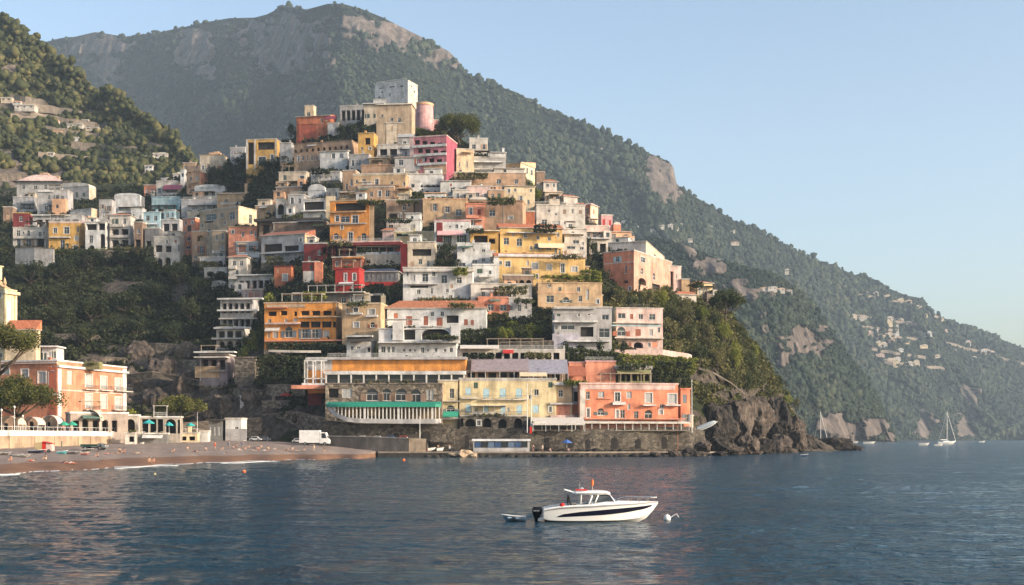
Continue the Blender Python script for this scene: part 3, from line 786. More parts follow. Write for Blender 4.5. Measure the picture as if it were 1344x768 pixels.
    if roof == 'cap':
        k = MB(); th = R_.uniform(.25, .4)
        k.box(-.18, w_+.18, -.18, .22, h-.02, h+th); k.box(-.18, .22, .22, L, h-.02, h+th); k.box(w_-.22, w_+.18, .22, L, h-.02, h+th)
        k.build('parapet', tm, e)
    elif roof == 'slab':
        k = MB(); o_ = ex_o = 1.1; k.box(-o_*.5, w_+o_*.5, -o_, L, h, h+.35); k.build('roof', tm, e)
    elif roof == 'tile':
        r2 = rh or min(2.2, L*.3); k = MB(); o_ = .5
        yb_ = L*.5
        k.poly([(-o_,-o_,h-.05), (w_+o_,-o_,h-.05), (w_-min(w_*.2, yb_*.6), yb_, h+r2), (min(w_*.2, yb_*.6), yb_, h+r2)])
        k.poly([(w_+o_,-o_,h-.05), (w_+o_,L+o_,h-.05), (w_-min(w_*.2, yb_*.6), yb_, h+r2)])
        k.poly([(-o_,L+o_,h-.05), (-o_,-o_,h-.05), (min(w_*.2, yb_*.6), yb_, h+r2)])
        k.poly([(w_+o_,L+o_,h-.05), (-o_,L+o_,h-.05), (min(w_*.2, yb_*.6), yb_, h+r2), (w_-min(w_*.2, yb_*.6), yb_, h+r2)])
        k.mat(1); k.box(-o_, w_+o_, -o_, L+o_, h-.25, h-.06)
        k.build('roof', [TILE if not rcol else tile_mat('coloured tiles', C_(rcol)), stucco(C_('offw'))], e)
    elif roof == 'shed':      # tiled lean-to rising to the back
        r2 = rh or 1.6; k = MB(); k.poly([(-.4,-.5,h-.05), (w_+.4,-.5,h-.05), (w_+.4,L,h+r2), (-.4,L,h+r2)])
        k.poly([(w_+.4,-.5,h-.05), (w_+.4,L,h-.05), (w_+.4,L,h+r2)]); k.poly([(-.4,L,h-.05), (-.4,-.5,h-.05), (-.4,L,h+r2)])
        k.mat(1); k.box(-.4, w_+.4, -.5, L, h-.22, h-.06)
        k.build('roof', [TILE if not rcol else tile_mat('coloured tiles', C_(rcol)), stucco(C_('offw'))], e)
    elif roof == 'gableR':    # gable towards the side wall
        r2 = rh or 2.0; k = MB()
        k.poly([(-.3,-.4,h-.05), (w_+.3,-.4,h-.05), (w_+.3,L/2,h+r2), (-.3,L/2,h+r2)]); k.poly([(w_+.3,L+.4,h-.05), (-.3,L+.4,h-.05), (-.3,L/2,h+r2), (w_+.3,L/2,h+r2)])
        k.mat(1); k.poly([(w_-.01,0,h-.06), (w_-.01,L,h-.06), (w_-.01,L/2,h+r2-.25)]); k.poly([(.01,L,h-.06), (.01,0,h-.06), (.01,L/2,h+r2-.25)])
        k.build('roof', [TILE if not rcol else tile_mat('coloured tiles', C_(rcol)), stucco(C_(sidecol or col))], e)
    elif roof == 'vault':     # low plastered vault
        r2 = rh or 1.6; k = MB(); nseg = 10
        rows_ = [[(w_/2-w_/2*math.cos(PI*t/nseg), y, h+r2*math.sin(PI*t/nseg)**.8) for t in range(nseg+1)] for y in (-.15, L)]
        k.grid(rows_); k.poly([(p[0], p[1], p[2]) for p in rows_[0]][::-1]+[]); k.build('roof', tm, e, smooth=False)
    elif roof == 'flare':     # a roof that sweeps up from wide eaves to a lantern
        k = MB(); r2 = rh or 3
        pr = [(0, -1.2), (.18, .0), (.45, .35), (.75, .8), (1, 1.0)]
        rr = []
        for t, q in pr:
            i = t*.36; hh = h-.1+max(0, q)*r2
            x_a, x_b, y_a = -2.2*(1-t)+w_*i, w_+2.2*(1-t)-w_*i, -1.8*(1-t)+L*i
            rr.append([(x_a, L, hh), (x_a, y_a, hh), (x_b, y_a, hh), (x_b, L, hh)])
        k.grid(rr); k.poly(rr[-1]); k.build('roof', tm, e)
    elif roof == 'rail':
        k = MB(); rail_line(k, fr, 0, w_, h, -.05); rail_line(k, sf, 0, L, h, -.05); k.build('railing', WRAIL if R_.random() < .5 else RAIL, e)
        k = MB(); k.box(-.1, w_+.1, -.15, .1, h-.2, h+.02); k.build('cornice', tm, e)
    for q in balc:
        balcony(e, fr, q[0], q[1], q[2], 1.1, q[3] if len(q) > 3 else solid)
    for f, a0, a1, b0, b1, k, shc in wins:
        window(e, f, a0, a1, b0, b1, k if k != 'g' else 'w', shc, fm=fm)
        if k == 'd' and f is fr and not bal and b0 > 1.5: balcony(e, fr, a0-.45, a1+.45, b0-.02, .8)
    rnd = R_.random()
    for x in ex:
        t = x[0]
        if t == 'chimney': k = MB(); cx = w_*x[1]; k.box(cx, cx+.9, L*.3, L*.3+.9, h, h+x[2]); k.box(cx-.12, cx+1.02, L*.3-.12, L*.3+1.02, h+x[2], h+x[2]+.2); k.build('chimney', stucco(C_(x[3]) if len(x) > 3 else C_(col)), e)
        elif t == 'awning':   # px0 px1 py(top) drop colour proj
            a0, a1 = s_of(x[1]), s_of(x[2]); zt = z_of(x[3], a0); zb = z_of(x[4], a0); pj = x[6] if len(x) > 6 else 1.8
            k = MB(); k.poly([fr.p(a0,zt,.05), fr.p(a0,zb,pj), fr.p(a1,zb,pj), fr.p(a1,zt,.05)]); k.poly([fr.p(a0,zt-.06,.05), fr.p(a1,zt-.06,.05), fr.p(a1,zb-.06,pj), fr.p(a0,zb-.06,pj)])
            fr.box(k, a0, a1, zb-.3, zb, pj, pj+.04); k.build('awning', paint(C_(x[5]), .8, name='awning cloth'), e)
        elif t == 'slab':     # px0 px1 py thickness proj colour: projecting floor slab
            a0, a1 = s_of(x[1]), s_of(x[2]); z = z_of(x[3], a0); k = MB(); fr.box(k, a0, a1, z-x[4], z, -.05, x[5]); k.build('canopy', stucco(C_(x[6]) if len(x) > 6 else C_('white')), e)
        elif t == 'band':     # painted band or raised string course
            a0, a1 = s_of(x[1]), s_of(x[2]); k = MB(); fr.box(k, a0, a1, z_of(x[4], a0), z_of(x[3], a0), -.02, .09+x[6] if len(x) > 6 else .09); k.build('band', stucco(C_(x[5])), e)
        elif t == 'pergola':  # px0 px1 height depth colour
            a0, a1 = s_of(x[1]), s_of(x[2]); hh = x[3]; pd = x[4]; k = MB(); n = max(2, int((a1-a0)/2.6)+1)
            for i in range(n):
                s = a0+(a1-a0-.15)*i/(n-1)
                fr.box(k, s, s+.15, h, h+hh, -.35, -.2); fr.box(k, s, s+.15, h, h+hh, -pd, -pd+.15); fr.box(k, s, s+.12, h+hh, h+hh+.15, -pd, .1)
            fr.box(k, a0-.1, a1+.1, h+hh+.15, h+hh+.27, -.4, -.1); fr.box(k, a0-.1, a1+.1, h+hh+.15, h+hh+.27, -pd, -pd+.2)
            if len(x) > 6: fr.box(k, a0, a1, h+hh+.28, h+hh+.36, -pd, .1)
            k.build('pergola', paint(C_(x[5]), .7, name='pergola paint'), e)
        elif t == 'plants':   # px0 px1 height
            a0, a1 = s_of(x[1]), s_of(x[2]); plant_mass(e, fr, a0, a1, h+(x[4] if len(x) > 4 else 0), -.6, x[3], 1.0, M_scrub, sd)
        elif t == 'tank': k = MB(); k.tube([(w_*x[1], L*.4, h), (w_*x[1], L*.4, h+1.3)], .55, 10); k.build('water_tank', paint((.5,.5,.5), .4), e)
        elif t == 'rail':
            k = MB(); rail_line(k, fr, s_of(x[1]), s_of(x[2]), h+.3, -.1); k.build('railing', WRAIL, e)
        elif t == 'pipe': k = MB(); s = s_of(x[1]); fr.box(k, s, s+.1, 0, h, 0, .1); k.build('drainpipe', FRAME, e)
    if not ex and roof == 'cap' and w_ > 5:
        if rnd < .45: k = MB(); cx = w_*R_.uniform(.2, .7); k.box(cx, cx+.7, L*.35, L*.35+.7, h, h+1.5); k.box(cx-.1, cx+.8, L*.35-.1, L*.35+.8, h+1.5, h+1.65); k.build('chimney', stucco(C_(col)), e)
        elif rnd < .7: k = MB(); rail_line(k, fr, w_*.1, w_*.9, h+.3, -.1, .8); k.build('railing', RAIL, e)
    if w_ > 6.5 and roof in ('cap', 'rail') and not ex and yt > 205 and yb < 470 and R_.random() < .55:
        rw = w_*R_.uniform(.3, .5); rx = R_.choice((.4, w_-rw-.4)); k = MB(); yb0 = min(2.0, L*.4); rf_ = Fr((rx, yb0, 0), (1,0,0), rw); rh_ = R_.uniform(2.0, 2.7)
        oo = [(rw*.3, min(rw*.3+1.2, rw*.8), h+.5, h+1.7, False, .2)]; face(k, rf_, h, h+rh_, oo); k.poly([(rx+rw,yb0,h),(rx+rw,L,h),(rx+rw,L,h+rh_),(rx+rw,yb0,h+rh_)]); k.poly([(rx,L,h),(rx,yb0,h),(rx,yb0,h+rh_),(rx,L,h+rh_)]); k.poly([(rx,yb0,h+rh_),(rx+rw,yb0,h+rh_),(rx+rw,L,h+rh_),(rx,L,h+rh_)])
        q_ = k.build('roof_room', [stucco(C_(R_.choice((col, 'offw', 'white', 'pale')))), DARKIN], e)
        k = MB(); k.box(rx-.3, rx+rw+.3, yb0-.5, L, h+rh_, h+rh_+.2); k.build('eave', tm, q_); k = MB(); rf_.box(k, oo[0][0], oo[0][1], h+.5, h+1.7, -.19, -.15); k.build('pane', GLASS, q_)
    if yt > 195 and (W or ex) and w_ > 7 and roof in ('cap', 'rail', 'none') and not any(x[0] in ('plants', 'pergola', 'rail') for x in ex) and R_.random() < .75:
        a0_ = w_*R_.uniform(.02, .35); a1_ = min(w_*.97, a0_+w_*R_.uniform(.3, .6)); k = MB(); md_ = R_.random()
        if md_ < .6: rail_line(k, fr, a0_, a1_, h+.3, -.1, .95, .3); k.build('railing', R_.choice((RAIL, WRAIL)), e)
        if md_ > .35:
            k = MB(); n_ = max(2, int((a1_-a0_)/2.6)+1)
            for i_ in range(n_):
                s_ = a0_+(a1_-a0_-.14)*i_/(n_-1); fr.box(k, s_, s_+.14, h+.3, h+2.6, -.5, -.36); fr.box(k, s_, s_+.12, h+2.6, h+2.74, -3.2, -.2)
            fr.box(k, a0_-.2, a1_+.2, h+2.75, h+2.85, -3.2, -.3); k.build('pergola', paint(R_.choice(((.5,.48,.45), (.14,.10,.07), (.36,.30,.22))), .8, name='pergola paint'), e)
        if R_.random() < .6: plant_mass(e, fr, a0_, a1_, h+.2, -.4, R_.uniform(.8, 1.3), .7, R_.choice((M_scrub, M_scrub_dark, M_scrub)), sd+3)
    if roof in ('cap', 'rail') and not ex and yt > 190 and R_.random() < .30:
        a0_ = w_*R_.uniform(.05, .5); a1_ = min(w_*.95, a0_+R_.uniform(2, 5)); plant_mass(e, fr, a0_, a1_, h+.2, -.5, .9, .8, R_.choice((M_scrub, M_scrub_dark)), sd)
    if roof == 'cap' and not ex and not base and w_ > 6 and R_.random() < .4:
        a0_ = w_*R_.uniform(.05, .4); a1_ = min(w_*.95, a0_+R_.uniform(2.5, 5)); zt_ = h*R_.choice((.48, .92)) if h > 5.5 else h*.92
        k = MB(); k.poly([fr.p(a0_,zt_,.03), fr.p(a0_,zt_-.5,1.6), fr.p(a1_,zt_-.5,1.6), fr.p(a1_,zt_,.03)]); fr.box(k, a0_, a1_, zt_-.75, zt_-.5, 1.6, 1.63); k.build('awning', paint(R_.choice((C_('offw'), C_('white'), C_('sand'), (.10,.17,.14))), .8, name='awning cloth'), e)
    free = not base and (not W) and yb < 420 and yb > 205
    if free and w_ > 4.5 and R_.random() < .62:          # a walled terrace in front of the door
        a0_ = w_*R_.choice((-.05, .0, .2, .4)); a1_ = min(w_*1.05, a0_+w_*R_.uniform(.5, 1.0)); zt_ = R_.uniform(.3, .9); pj = R_.uniform(1.6, 3.0)
        k = MB(); fr.box(k, a0_, a1_, -5, zt_, .01, pj); tq = k.build('terrace', stucco(C_(R_.choice((col, 'offw', 'pgrey', 'stone', 'tan', 'pale')))) if R_.random() < .6 else STONE, e)
        k = MB()
        if R_.random() < .5: rail_line(k, fr, a0_, a1_, zt_, pj-.1, .95, .3); k.build('railing', RAIL if R_.random() < .5 else WRAIL, tq)
        else: fr.box(k, a0_, a1_, zt_, zt_+.8, pj-.18, pj+.02); k.build('parapet', stucco(C_(R_.choice(('offw', 'white', col)))), tq)
        if R_.random() < .6: plant_mass(tq, fr, a0_+.3, a1_-.3, zt_+.1, pj-.7, R_.uniform(.8, 1.5), .8, R_.choice((M_scrub, M_scrub_dark)), sd+1)
        if R_.random() < .35:
            k = MB(); n_ = max(2, int((a1_-a0_)/2.4)+1)
            for i_ in range(n_): s_ = a0_+(a1_-a0_-.12)*i_/(n_-1); fr.box(k, s_, s_+.12, zt_, zt_+2.5, pj-.4, pj-.28); fr.box(k, s_, s_+.1, zt_+2.5, zt_+2.6, .0, pj-.2)
            fr.box(k, a0_, a1_, zt_+2.6, zt_+2.7, .02, pj); k.build('pergola', paint(R_.choice(((.5,.5,.48), (.14,.10,.07), (.30,.24,.16))), .8, name='pergola paint'), tq)
    if not W and w_ > 5.5 and h > 3.5 and 205 < yt < 455 and not base and R_.random() < .42:      # a low annex standing forward
        aw = w_*R_.uniform(.25, .45); ax_ = R_.choice((-.1, w_-aw+.1)); ah = h*R_.uniform(.38, .62); ad = R_.uniform(1.8, 3.2)
        af = Fr((ax_, -ad, 0), (1,0,0), aw); k = MB(); oo = [(aw*.3, min(aw*.3+1.2, aw*.85), ah*.3, min(ah*.3+1.6, ah*.85), False, .2)]
        face(k, af, -6, ah, oo); k.poly([(ax_+aw,-ad,-6),(ax_+aw,0,-6),(ax_+aw,0,ah),(ax_+aw,-ad,ah)]); k.poly([(ax_,0,-6),(ax_,-ad,-6),(ax_,-ad,ah),(ax_,0,ah)]); k.poly([(ax_,-ad,ah),(ax_+aw,-ad,ah),(ax_+aw,0,ah),(ax_,0,ah)])
        q_ = k.build('annex', [stucco(C_(R_.choice((col, col, 'offw', 'white', 'pale', 'peach', 'tan')))), DARKIN], e)
        k = MB(); af.box(k, oo[0][0], oo[0][1], oo[0][2], oo[0][3], -.19, -.15); k.build('pane', GLASS, q_)
        k = MB(); 
        if R_.random() < .5: k.box(ax_-.2, ax_+aw+.2, -ad-.25, 0, ah-.02, ah+.2); k.build('eave', tm, q_)
        else: rail_line(k, af, 0, aw, ah, -.08, .95, .3); k.build('railing', RAIL, q_)
    if free and h > 5 and w_ > 5 and R_.random() < .22:    # outside stair climbing the front
        st_ = MB(); n_ = 12; a0_ = w_*R_.uniform(.1, .4); rise = h*.45
        for i_ in range(n_): fr.box(st_, a0_+i_*.28, a0_+(i_+1)*.28, -1, rise*(i_+1)/n_, .0, .9)
        st_.build('stair', stucco(C_('offw')), e)
    if R_.random() < .3 and roof == 'cap':
        k = MB(); x_ = w_*R_.uniform(.15, .85); k.tube([(x_, L*.3, h), (x_, L*.3, h+3)], .045, 5)
        for z_ in (2.2, 2.5, 2.8): k.box(x_-.5, x_+.5, L*.3-.02, L*.3+.02, h+z_, h+z_+.05)
        k.build('antenna', RAIL, e)
    if not W and R_.random() < .25 and h > 5:
        k = MB(); fr.box(k, -.01, w_+.01, 0, h*.42, .0, .05); 
        if not ops: k.build('band', stucco(C_(R_.choice(('offw', 'tan', 'pale', 'pgrey')))), e)
    if w_ > 7 and R_.random() < .35 and not W: k = MB(); s = w_*R_.choice((.02, .97)); fr.box(k, s, s+.1, 0, h, .0, .1); k.build('drainpipe', FRAME, e)
    HOUSES.append((x0, x1, yt, yb, D))
    e['_w'] = w_; e['_h'] = h; e['_L'] = L
    return e
# ================================================================ the houses, from far left and high up down to the quay
# --- left quarter above the ravine
H(22,92,238,264,'grey','-/w4','long grey villa with a flared pinkish tent roof below the bare rock',roof='flare',rh=4,rcol='blush',name='villa',cat='villa',dep=9)
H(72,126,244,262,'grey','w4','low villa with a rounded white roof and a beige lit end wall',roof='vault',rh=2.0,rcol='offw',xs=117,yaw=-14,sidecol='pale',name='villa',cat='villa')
H(17,50,259,278,'pgrey','w3','plain grey house with small windows in front of the tent-roofed villa',dep=5)
H(49,96,250,280,'pgrey','w2/w4','tall pale grey house with a bright white top storey and narrow windows',ex=(('slab',50,70,250,.8,.5,'white'),('chimney',.7,1.4)),yaw=0,dep=7)
H(4,22,272,293,'brown','w1','small brown house with a pale parapet at the edge of the left quarter',dep=5)
H(17,44,280,306,'darkred','w1/w1','dark red house with a yellow planted roof terrace beside the arched white house',rcol='yellow',ex=(('plants',20,42,1.2,.2),),dep=6)
H(93,131,274,294,'offw','-','white house end with a warm gable wall above the glazed loggia',xs=120,yaw=-26,sidecol='cream',dep=6)  # cream side colour puts warm sunlight into the white house's gable wall
H(43,115,283,303,'pgrey','o5','pale upper house with a dark glazed loggia row above the orange-yellow house',ex=(('slab',42,92,282,.5,1.0,'white'),('rail',92,113)),dep=7)
H(17,68,299,326,'offw','w1/w3','off-white house with grey arches and long balconies beside the orange-yellow house',W=[(48,58,312,324,'a'),(34,41,314,324,'d'),(22,27,314,324,'w')],bal=(1,),solid='offw',base=True,dep=6)
H(64,112,291,329,'ochre','-','orange-yellow house with blue windows and a white balcony in the left quarter',
  W=[(70,75,299,306,'b'),(84,91,298,307,'b'),(101,106,298,305,'w'),(79,85,315,328,'w'),(96,102,322,328,'b'),(97,107,309,316,'k')],ex=(('slab',66,93,311,.5,1.2,'offw'),('band',64,112,290,293,'blush')),base=True,dep=7)
H(112,145,292,329,'white','-','white house with an arched ironwork door and an iron loggia on top',W=[(117,122,309,319,'w'),(131,141,307,326,'a'),(116,124,322,328,'a'),(113,127,294,302,'o'),(129,143,293,302,'o')],base=True,dep=6)
H(130,152,262,292,'pgrey','w2/w2','grey-white house with a roof terrace behind the lit gable',roof='rail',dep=5)
H(150,190,257,282,'white','w3/-','long white house with a low pitched white roof above the left quarter',roof='vault',rh=1.2,rcol='white',dep=6)
H(144,178,282,326,'offw','o2/o2/w2','beige-white house with two dark square windows over a deep loggia',bal=(1,),solid='offw',base=True,dep=6)
H(172,192,274,292,'white','w2','small white-blue house tucked above the dark loggia',dep=5)
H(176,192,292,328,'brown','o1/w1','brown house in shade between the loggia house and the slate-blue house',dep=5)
H(189,209,243,257,'salmon','w2','small dull pink house beside the magenta awning',sh='darkred',dep=5)
H(205,238,238,258,'offw','w3','rambling white house with a magenta awning at the hillside edge',ex=(('awning',216,240,243,250,'magenta',3),('chimney',.3,1.8,'white')),dep=6)
H(240,262,214,238,'tan','w2/w2','brownish upper house behind the terracotta house by the woods',dep=6)
H(245,273,226,250,'peach','-/w2','terracotta-orange house with a stepped top at the edge of the woods',xs=263,yaw=-24,sidecol='salmon',rcol='peach',W=[(257,259,217,222,'w')],dep=6)
H(262,298,204,228,'pale','w4','sunlit beige ruin-like house above the terracotta house',rcol='sand',dep=6,dd=4)
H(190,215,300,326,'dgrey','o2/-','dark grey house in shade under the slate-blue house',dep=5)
H(188,216,279,306,'blue','-/w2','slate-blue house with a plain lower wall in the left quarter',rcol='blue',dep=6)
H(215,236,276,300,'blue','w1/w2','narrow blue-grey house beside the slate-blue house',dep=6)
H(199,242,259,279,'blue','s3','wide light blue house with shuttered windows under the woods',sh='teal',rcol='blue',dep=6)
H(255,301,246,262,'white','w4','low blue-white house with a pitched roof under the dark trees',roof='vault',rh=1.3,rcol='white',dep=6)
H(238,292,262,280,'pgrey','w5','cluttered grey-white roofs behind the large beige house',ex=(('rail',240,290),('tank',.3),('chimney',.7,1.2,'white')),dep=6)
H(285,327,254,272,'sand','w2','yellow-brown stepped house below the obelisk-like chimney',roof='shed',rcol='sand',ex=(('chimney',.95,4.2,'sand'),),dep=6)
# beige cluster in the middle left
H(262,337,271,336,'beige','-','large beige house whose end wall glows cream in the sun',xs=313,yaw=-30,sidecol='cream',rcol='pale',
  W=[(270,284,282,290,'w'),(289,293,280,286,'w'),(301,308,279,289,'w'),(272,276,300,304,'w'),(300,306,300,306,'w'),(268,280,291,293,'P')],ex=(('band',264,313,276,278,'offw'),),SW=[(327,331,284,296,'w')],base=True)  # cream side colour paints the sunlit end wall, beige the shaded front
H(335,380,270,285,'sand','w5','low beige house with a row of small windows right of the cream end wall',dep=6)
H(212,242,289,320,'pgrey','O2/O2','white frame house with big grey window openings beside the terracotta tower',rcol='white',dep=6)
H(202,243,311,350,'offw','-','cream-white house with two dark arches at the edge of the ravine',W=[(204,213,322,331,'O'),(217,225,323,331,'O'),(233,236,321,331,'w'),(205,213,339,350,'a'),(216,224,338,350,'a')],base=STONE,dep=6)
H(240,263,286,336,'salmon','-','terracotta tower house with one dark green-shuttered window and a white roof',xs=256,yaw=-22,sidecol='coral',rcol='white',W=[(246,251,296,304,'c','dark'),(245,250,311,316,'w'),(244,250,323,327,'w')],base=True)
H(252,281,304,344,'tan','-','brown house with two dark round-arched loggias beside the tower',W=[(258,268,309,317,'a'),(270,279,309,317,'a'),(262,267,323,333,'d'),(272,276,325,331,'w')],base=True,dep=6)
H(279,303,303,346,'beige','s2/s2/w2','tall narrow beige house with shuttered windows above the ravine',sh='grey',base=True,dep=6)
H(300,345,298,338,'salmon','-','salmon house with two dark upright windows in front of the glowing cream wall',W=[(317,320,304,311,'w'),(334,337,304,311,'w'),(308,312,316,322,'w'),(326,332,322,330,'w')],rcol='tan',dep=7)
H(262,300,338,352,'pgrey','a3','small row of grey arches at the foot of the tower house',base=STONE,dep=4)
H(310,345,318,336,'pgrey','o2','grey stepped terrace house with a metal balcony in the middle left',bal=(0,),dep=5)
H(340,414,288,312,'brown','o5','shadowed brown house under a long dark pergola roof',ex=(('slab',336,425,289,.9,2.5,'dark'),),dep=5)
H(343,413,306,342,'pgrey','-','grey-white apartment house with a rust-red curved roof and long open balconies',roof='shed',rcol='rust',rh=2.2,xs=400,yaw=-20,sidecol='peach',
  W=[(346,370,321,331,'O'),(373,392,323,331,'O'),(347,360,334,338,'w'),(366,380,334,338,'w')],ex=(('slab',344,400,333,.4,1.6,'white'),),base=True)
H(311,346,332,352,'white','w3/-','white low house with a shallow roof left of the rust-roofed apartments',dep=5)
H(268,302,352,364,'offw','a2','little white arched house alone among the trees of the ravine',base=STONE,dep=4)
H(300,330,337,380,'offw','w1/w1/w2','narrow white house with an open stair above the balconied block',dep=5,base=True)
H(360,388,350,376,'terra','-','terracotta red house with a pale square window under dark trees',W=[(371,377,360,369,'t')],rcol='darkred',dep=5)
H(277,302,372,380,'offw','w3','tiny white terrace hut among the ravine trees',dep=4,base=STONE)
H(311,364,362,384,'pgrey','o5','grey terrace house under a wide white slab roof with a cream curtain wall',roof='slab',rcol='white',ex=(('band',356,364,363,384,'lemon'),),dep=6)
# stepped apartment block by the ravine
H(318,350,380,394,'mauve','w4','upper set-back storey of the grey stepped apartments under the slab-roofed house',dep=5)
H(289,340,392,432,'pgrey','o5/o5','grey stepped apartment block with three long white balcony slabs above the ravine',ex=(('slab',287,346,392,.5,1.6,'white'),('slab',287,340,407,.5,1.6,'white'),('slab',289,338,418,.4,1.4,'offw')),dep=7,base=True)
H(284,328,430,458,'offw','a3/O3','lower grey-white block with open square frames above shadowed arches',ex=(('slab',282,330,430,.5,1.2,'white'),('slab',280,330,444,.5,1.8,'offw')),dep=6,base=True)
H(262,309,466,506,'mauve','-/o3','rough beige bunker-like house under two tilted white canopies',ex=(('slab',258,311,462,.4,2.6,'white'),('slab',260,302,469,.35,3.4,'offw'),('band',256,288,481,496,'sand')),base=STONE,dep=7)
# --- top of the town
H(302,326,194,206,'pgrey','w5','low grey glazed annex left of the yellow modern house on the ridge',dep=5)
H(323,369,183,222,'ochre','-','modern orange-yellow house with a tall white frame on the ridge',W=[(325,333,187,216,'o'),(339,349,206,217,'b'),(355,359,203,217,'b'),(338,360,187,197,'P')],
  ex=(('band',323,325.5,183,222,'offw'),('band',333.5,335.5,183,222,'offw'),('band',361,363.5,183,222,'pale')),rcol='offw',dep=7)
H(367,388,188,216,'grey','w2/-','grey shed-like house with white gable beside the yellow modern house',dep=6)
H(386,472,187,216,'tan','w12','long brown monastery-like building with a row of small arched openings',kinds=1,W=[(386+i*7.5,389.5+i*7.5,196.5-i*.6,201-i*.6,'a') for i in range(12)],rcol='brown',yaw=-16,dep=8,xt=1)
H(470,496,175,214,'ochre','-','ochre end block of the long brown building with one tall window',W=[(479,486,181,190,'O')],rcol='sand',dep=7)
H(386,420,203,222,'pgrey','o4','pale porch building under the long brown building',dep=5)
H(420,462,198,222,'white','-/w3','white slanting-roofed house below the long brown building',roof='shed',rcol='pgrey',rh=1.5,dep=6)
H(458,488,203,222,'pgrey','w3','grey jumble of small terraces below the ochre end block',dep=5)
H(389,441,152,182,'terra','-','rust-red house with a domed lower part and a cream tower on the ridge',roof='shed',rcol='terra',rh=2.0,W=[(420,424,156,162,'w'),(411,415,156,160,'w')],ex=(('band',426,441,153,157,'magenta'),),yaw=-12)
H(400,415,139,156,'cream','w1','slim cream tower block with a flat top behind the rust-red ridge house',dep=4,dd=2)
H(392,428,163,184,(.40,.10,.06),'-','round-fronted crimson house below the rust-red house on the ridge',roof='vault',rh=2.2,rcol='terra',dep=5)
H(430,448,162,176,'pgrey','-/w1','small grey-white block right of the crimson dome',dep=4)
H(446,486,139,160,'grey','o5','flat grey pavilion with dark door openings on the ridge',dep=6)
H(478,507,137,160,'pale','w3','beige house with a broad white eave left of the beige hilltop mass',roof='slab',rcol='white',dep=6)
H(490,509,131,140,'white','-','thin white terrace block at the foot of the white hilltop tower',dep=4,dd=2)
H(492,548,106,141,'white','-','big square white tower house crowning the town',xs=535.5,yaw=-24,sidecol='offw',rcol='white',
  W=[(497,503,115.5,117,'w'),(511,518,113.5,115.5,'w'),(525,529,112,115,'w'),(500,503,120,122.5,'w'),(526,530,121,129,'k'),(510.5,512.5,122,127,'w'),(496,499,126.5,129.5,'w')],SW=[(539,541,115,118,'w'),(543,545,120,123,'w')],ex=(('rail',494,534),),dd=2,name='tower_house',cat='tower house')
H(494,545,137,186,'beige','-','massive blank beige hilltop building with a slanting top under the white tower',roof='shed',rcol='cream',rh=2.5,W=[(512,516,155,159,'w'),(522,526,155,161,'w'),(516,519,166,170,'w'),(500,503,150,154,'w')],yaw=-6,dep=8)
H(532,546,148,166,'cream','-','slim cream block between the beige mass and the pink drum tower',dep=4)
H(507,534,162,186,'pale','w2/w2','pale stepped house in front of the beige hilltop mass',dep=5)
# pink round bastion
def drum():
    D = near_D(556, 166)-3; k = D/F; r = 13*k; z0 = zof(168, D)-5; h = (168-139)*k+5
    e = empty('tower', P(556, 168, D)-Vector((0,0,5))); tag(e, 'round pink bastion with scalloped top near the hilltop pine', 'tower')
    m = MB(); m.lathe([(r*1.03,0), (r,5), (r*.97,h)], seg=24); m.lathe([(r*.97,h),(0,h+.1)], seg=24); m.build('wall', stucco(C_('pink')), e, smooth=False)
    m = MB(); m.lathe([(r*.97+.02,h-.3),(r+.15,h-.3),(r+.15,h+.6),(r-.3,h+.6),(r-.3,h+.05)], seg=24); m.build('parapet', stucco(C_('peach')), e)
drum()
H(563,576,158,168,'pink','-','low pink stub wall at the foot of the round bastion',dep=3)
H(495,541,190,210,'offw','O3','off-white house with three black square openings below the beige mass',dep=6)
H(522,545,180,210,'grey','w1/w1','grey-white gabled house left of the magenta balconied house',roof='gableR',rcol='grey',dep=6)
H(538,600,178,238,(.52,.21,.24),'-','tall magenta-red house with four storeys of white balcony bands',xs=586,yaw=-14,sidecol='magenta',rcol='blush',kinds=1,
  W=[(544+i*10,551+i*10,184+i*1.2,190+i*1.2,'O') for i in range(4)]+[(548+i*10,555+i*10,195+i,201+i,'O') for i in range(4)]+[(553+i*10,560+i*10,207+i,213+i,'O') for i in range(3)]+[(560,564,222,227,'w'),(569,573,223,228,'w')],
  ex=(('slab',541,586,191.5,.9,.6,'white'),('slab',543,586,203,.9,.6,'white'),('slab',548,586,215,.9,.6,'white'),('band',556,586,218,230,'peach'),('band',538,543,180,236,'blush')))
H(596,622,196,230,'cream','-','cream house with two small upright windows right of the magenta house',W=[(602,604,213,219,'w'),(612,614,212,219,'w')],rcol='offw',yaw=10,dep=7)
H(616,640,182,200,'offw','w2','small white frame house behind the hilltop pine',rcol='white',dep=5)
H(620,664,207,232,'grey','o4/-','long grey house with white eaves and covered balconies on the right shoulder',ex=(('slab',622,660,212,.5,1.4,'white'),('slab',620,664,222,.4,1.3,'offw')),dep=6)
H(640,664,200,214,'white','-','short white attic house with a chimney on the right shoulder',roof='shed',rcol='pgrey',rh=1.4,ex=(('chimney',.8,2.0,'white'),),dep=5)
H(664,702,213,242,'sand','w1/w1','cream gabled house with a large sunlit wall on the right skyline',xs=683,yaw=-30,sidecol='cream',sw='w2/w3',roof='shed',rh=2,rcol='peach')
H(702,715,226,250,'brown','-','narrow brown tower house behind the skyline garden',dep=5)
H(711,731,238,256,'offw','w1/w2','small cream house with a hipped roof on the right skyline',roof='tile',rh=1.2,dep=5)
H(712,738,252,268,'pale','w2','pink-roofed house stepping down the right skyline',roof='shed',rcol='peach',rh=1.5,dep=6)
H(732,758,258,278,'offw','w3','white-patched house in the terracotta row of the right skyline',roof='tile',rh=1.2,yaw=20,dep=6)
H(752,768,268,286,'tan','w2','brown house before the pink pair on the right skyline',roof='tile',rh=1,dep=5)
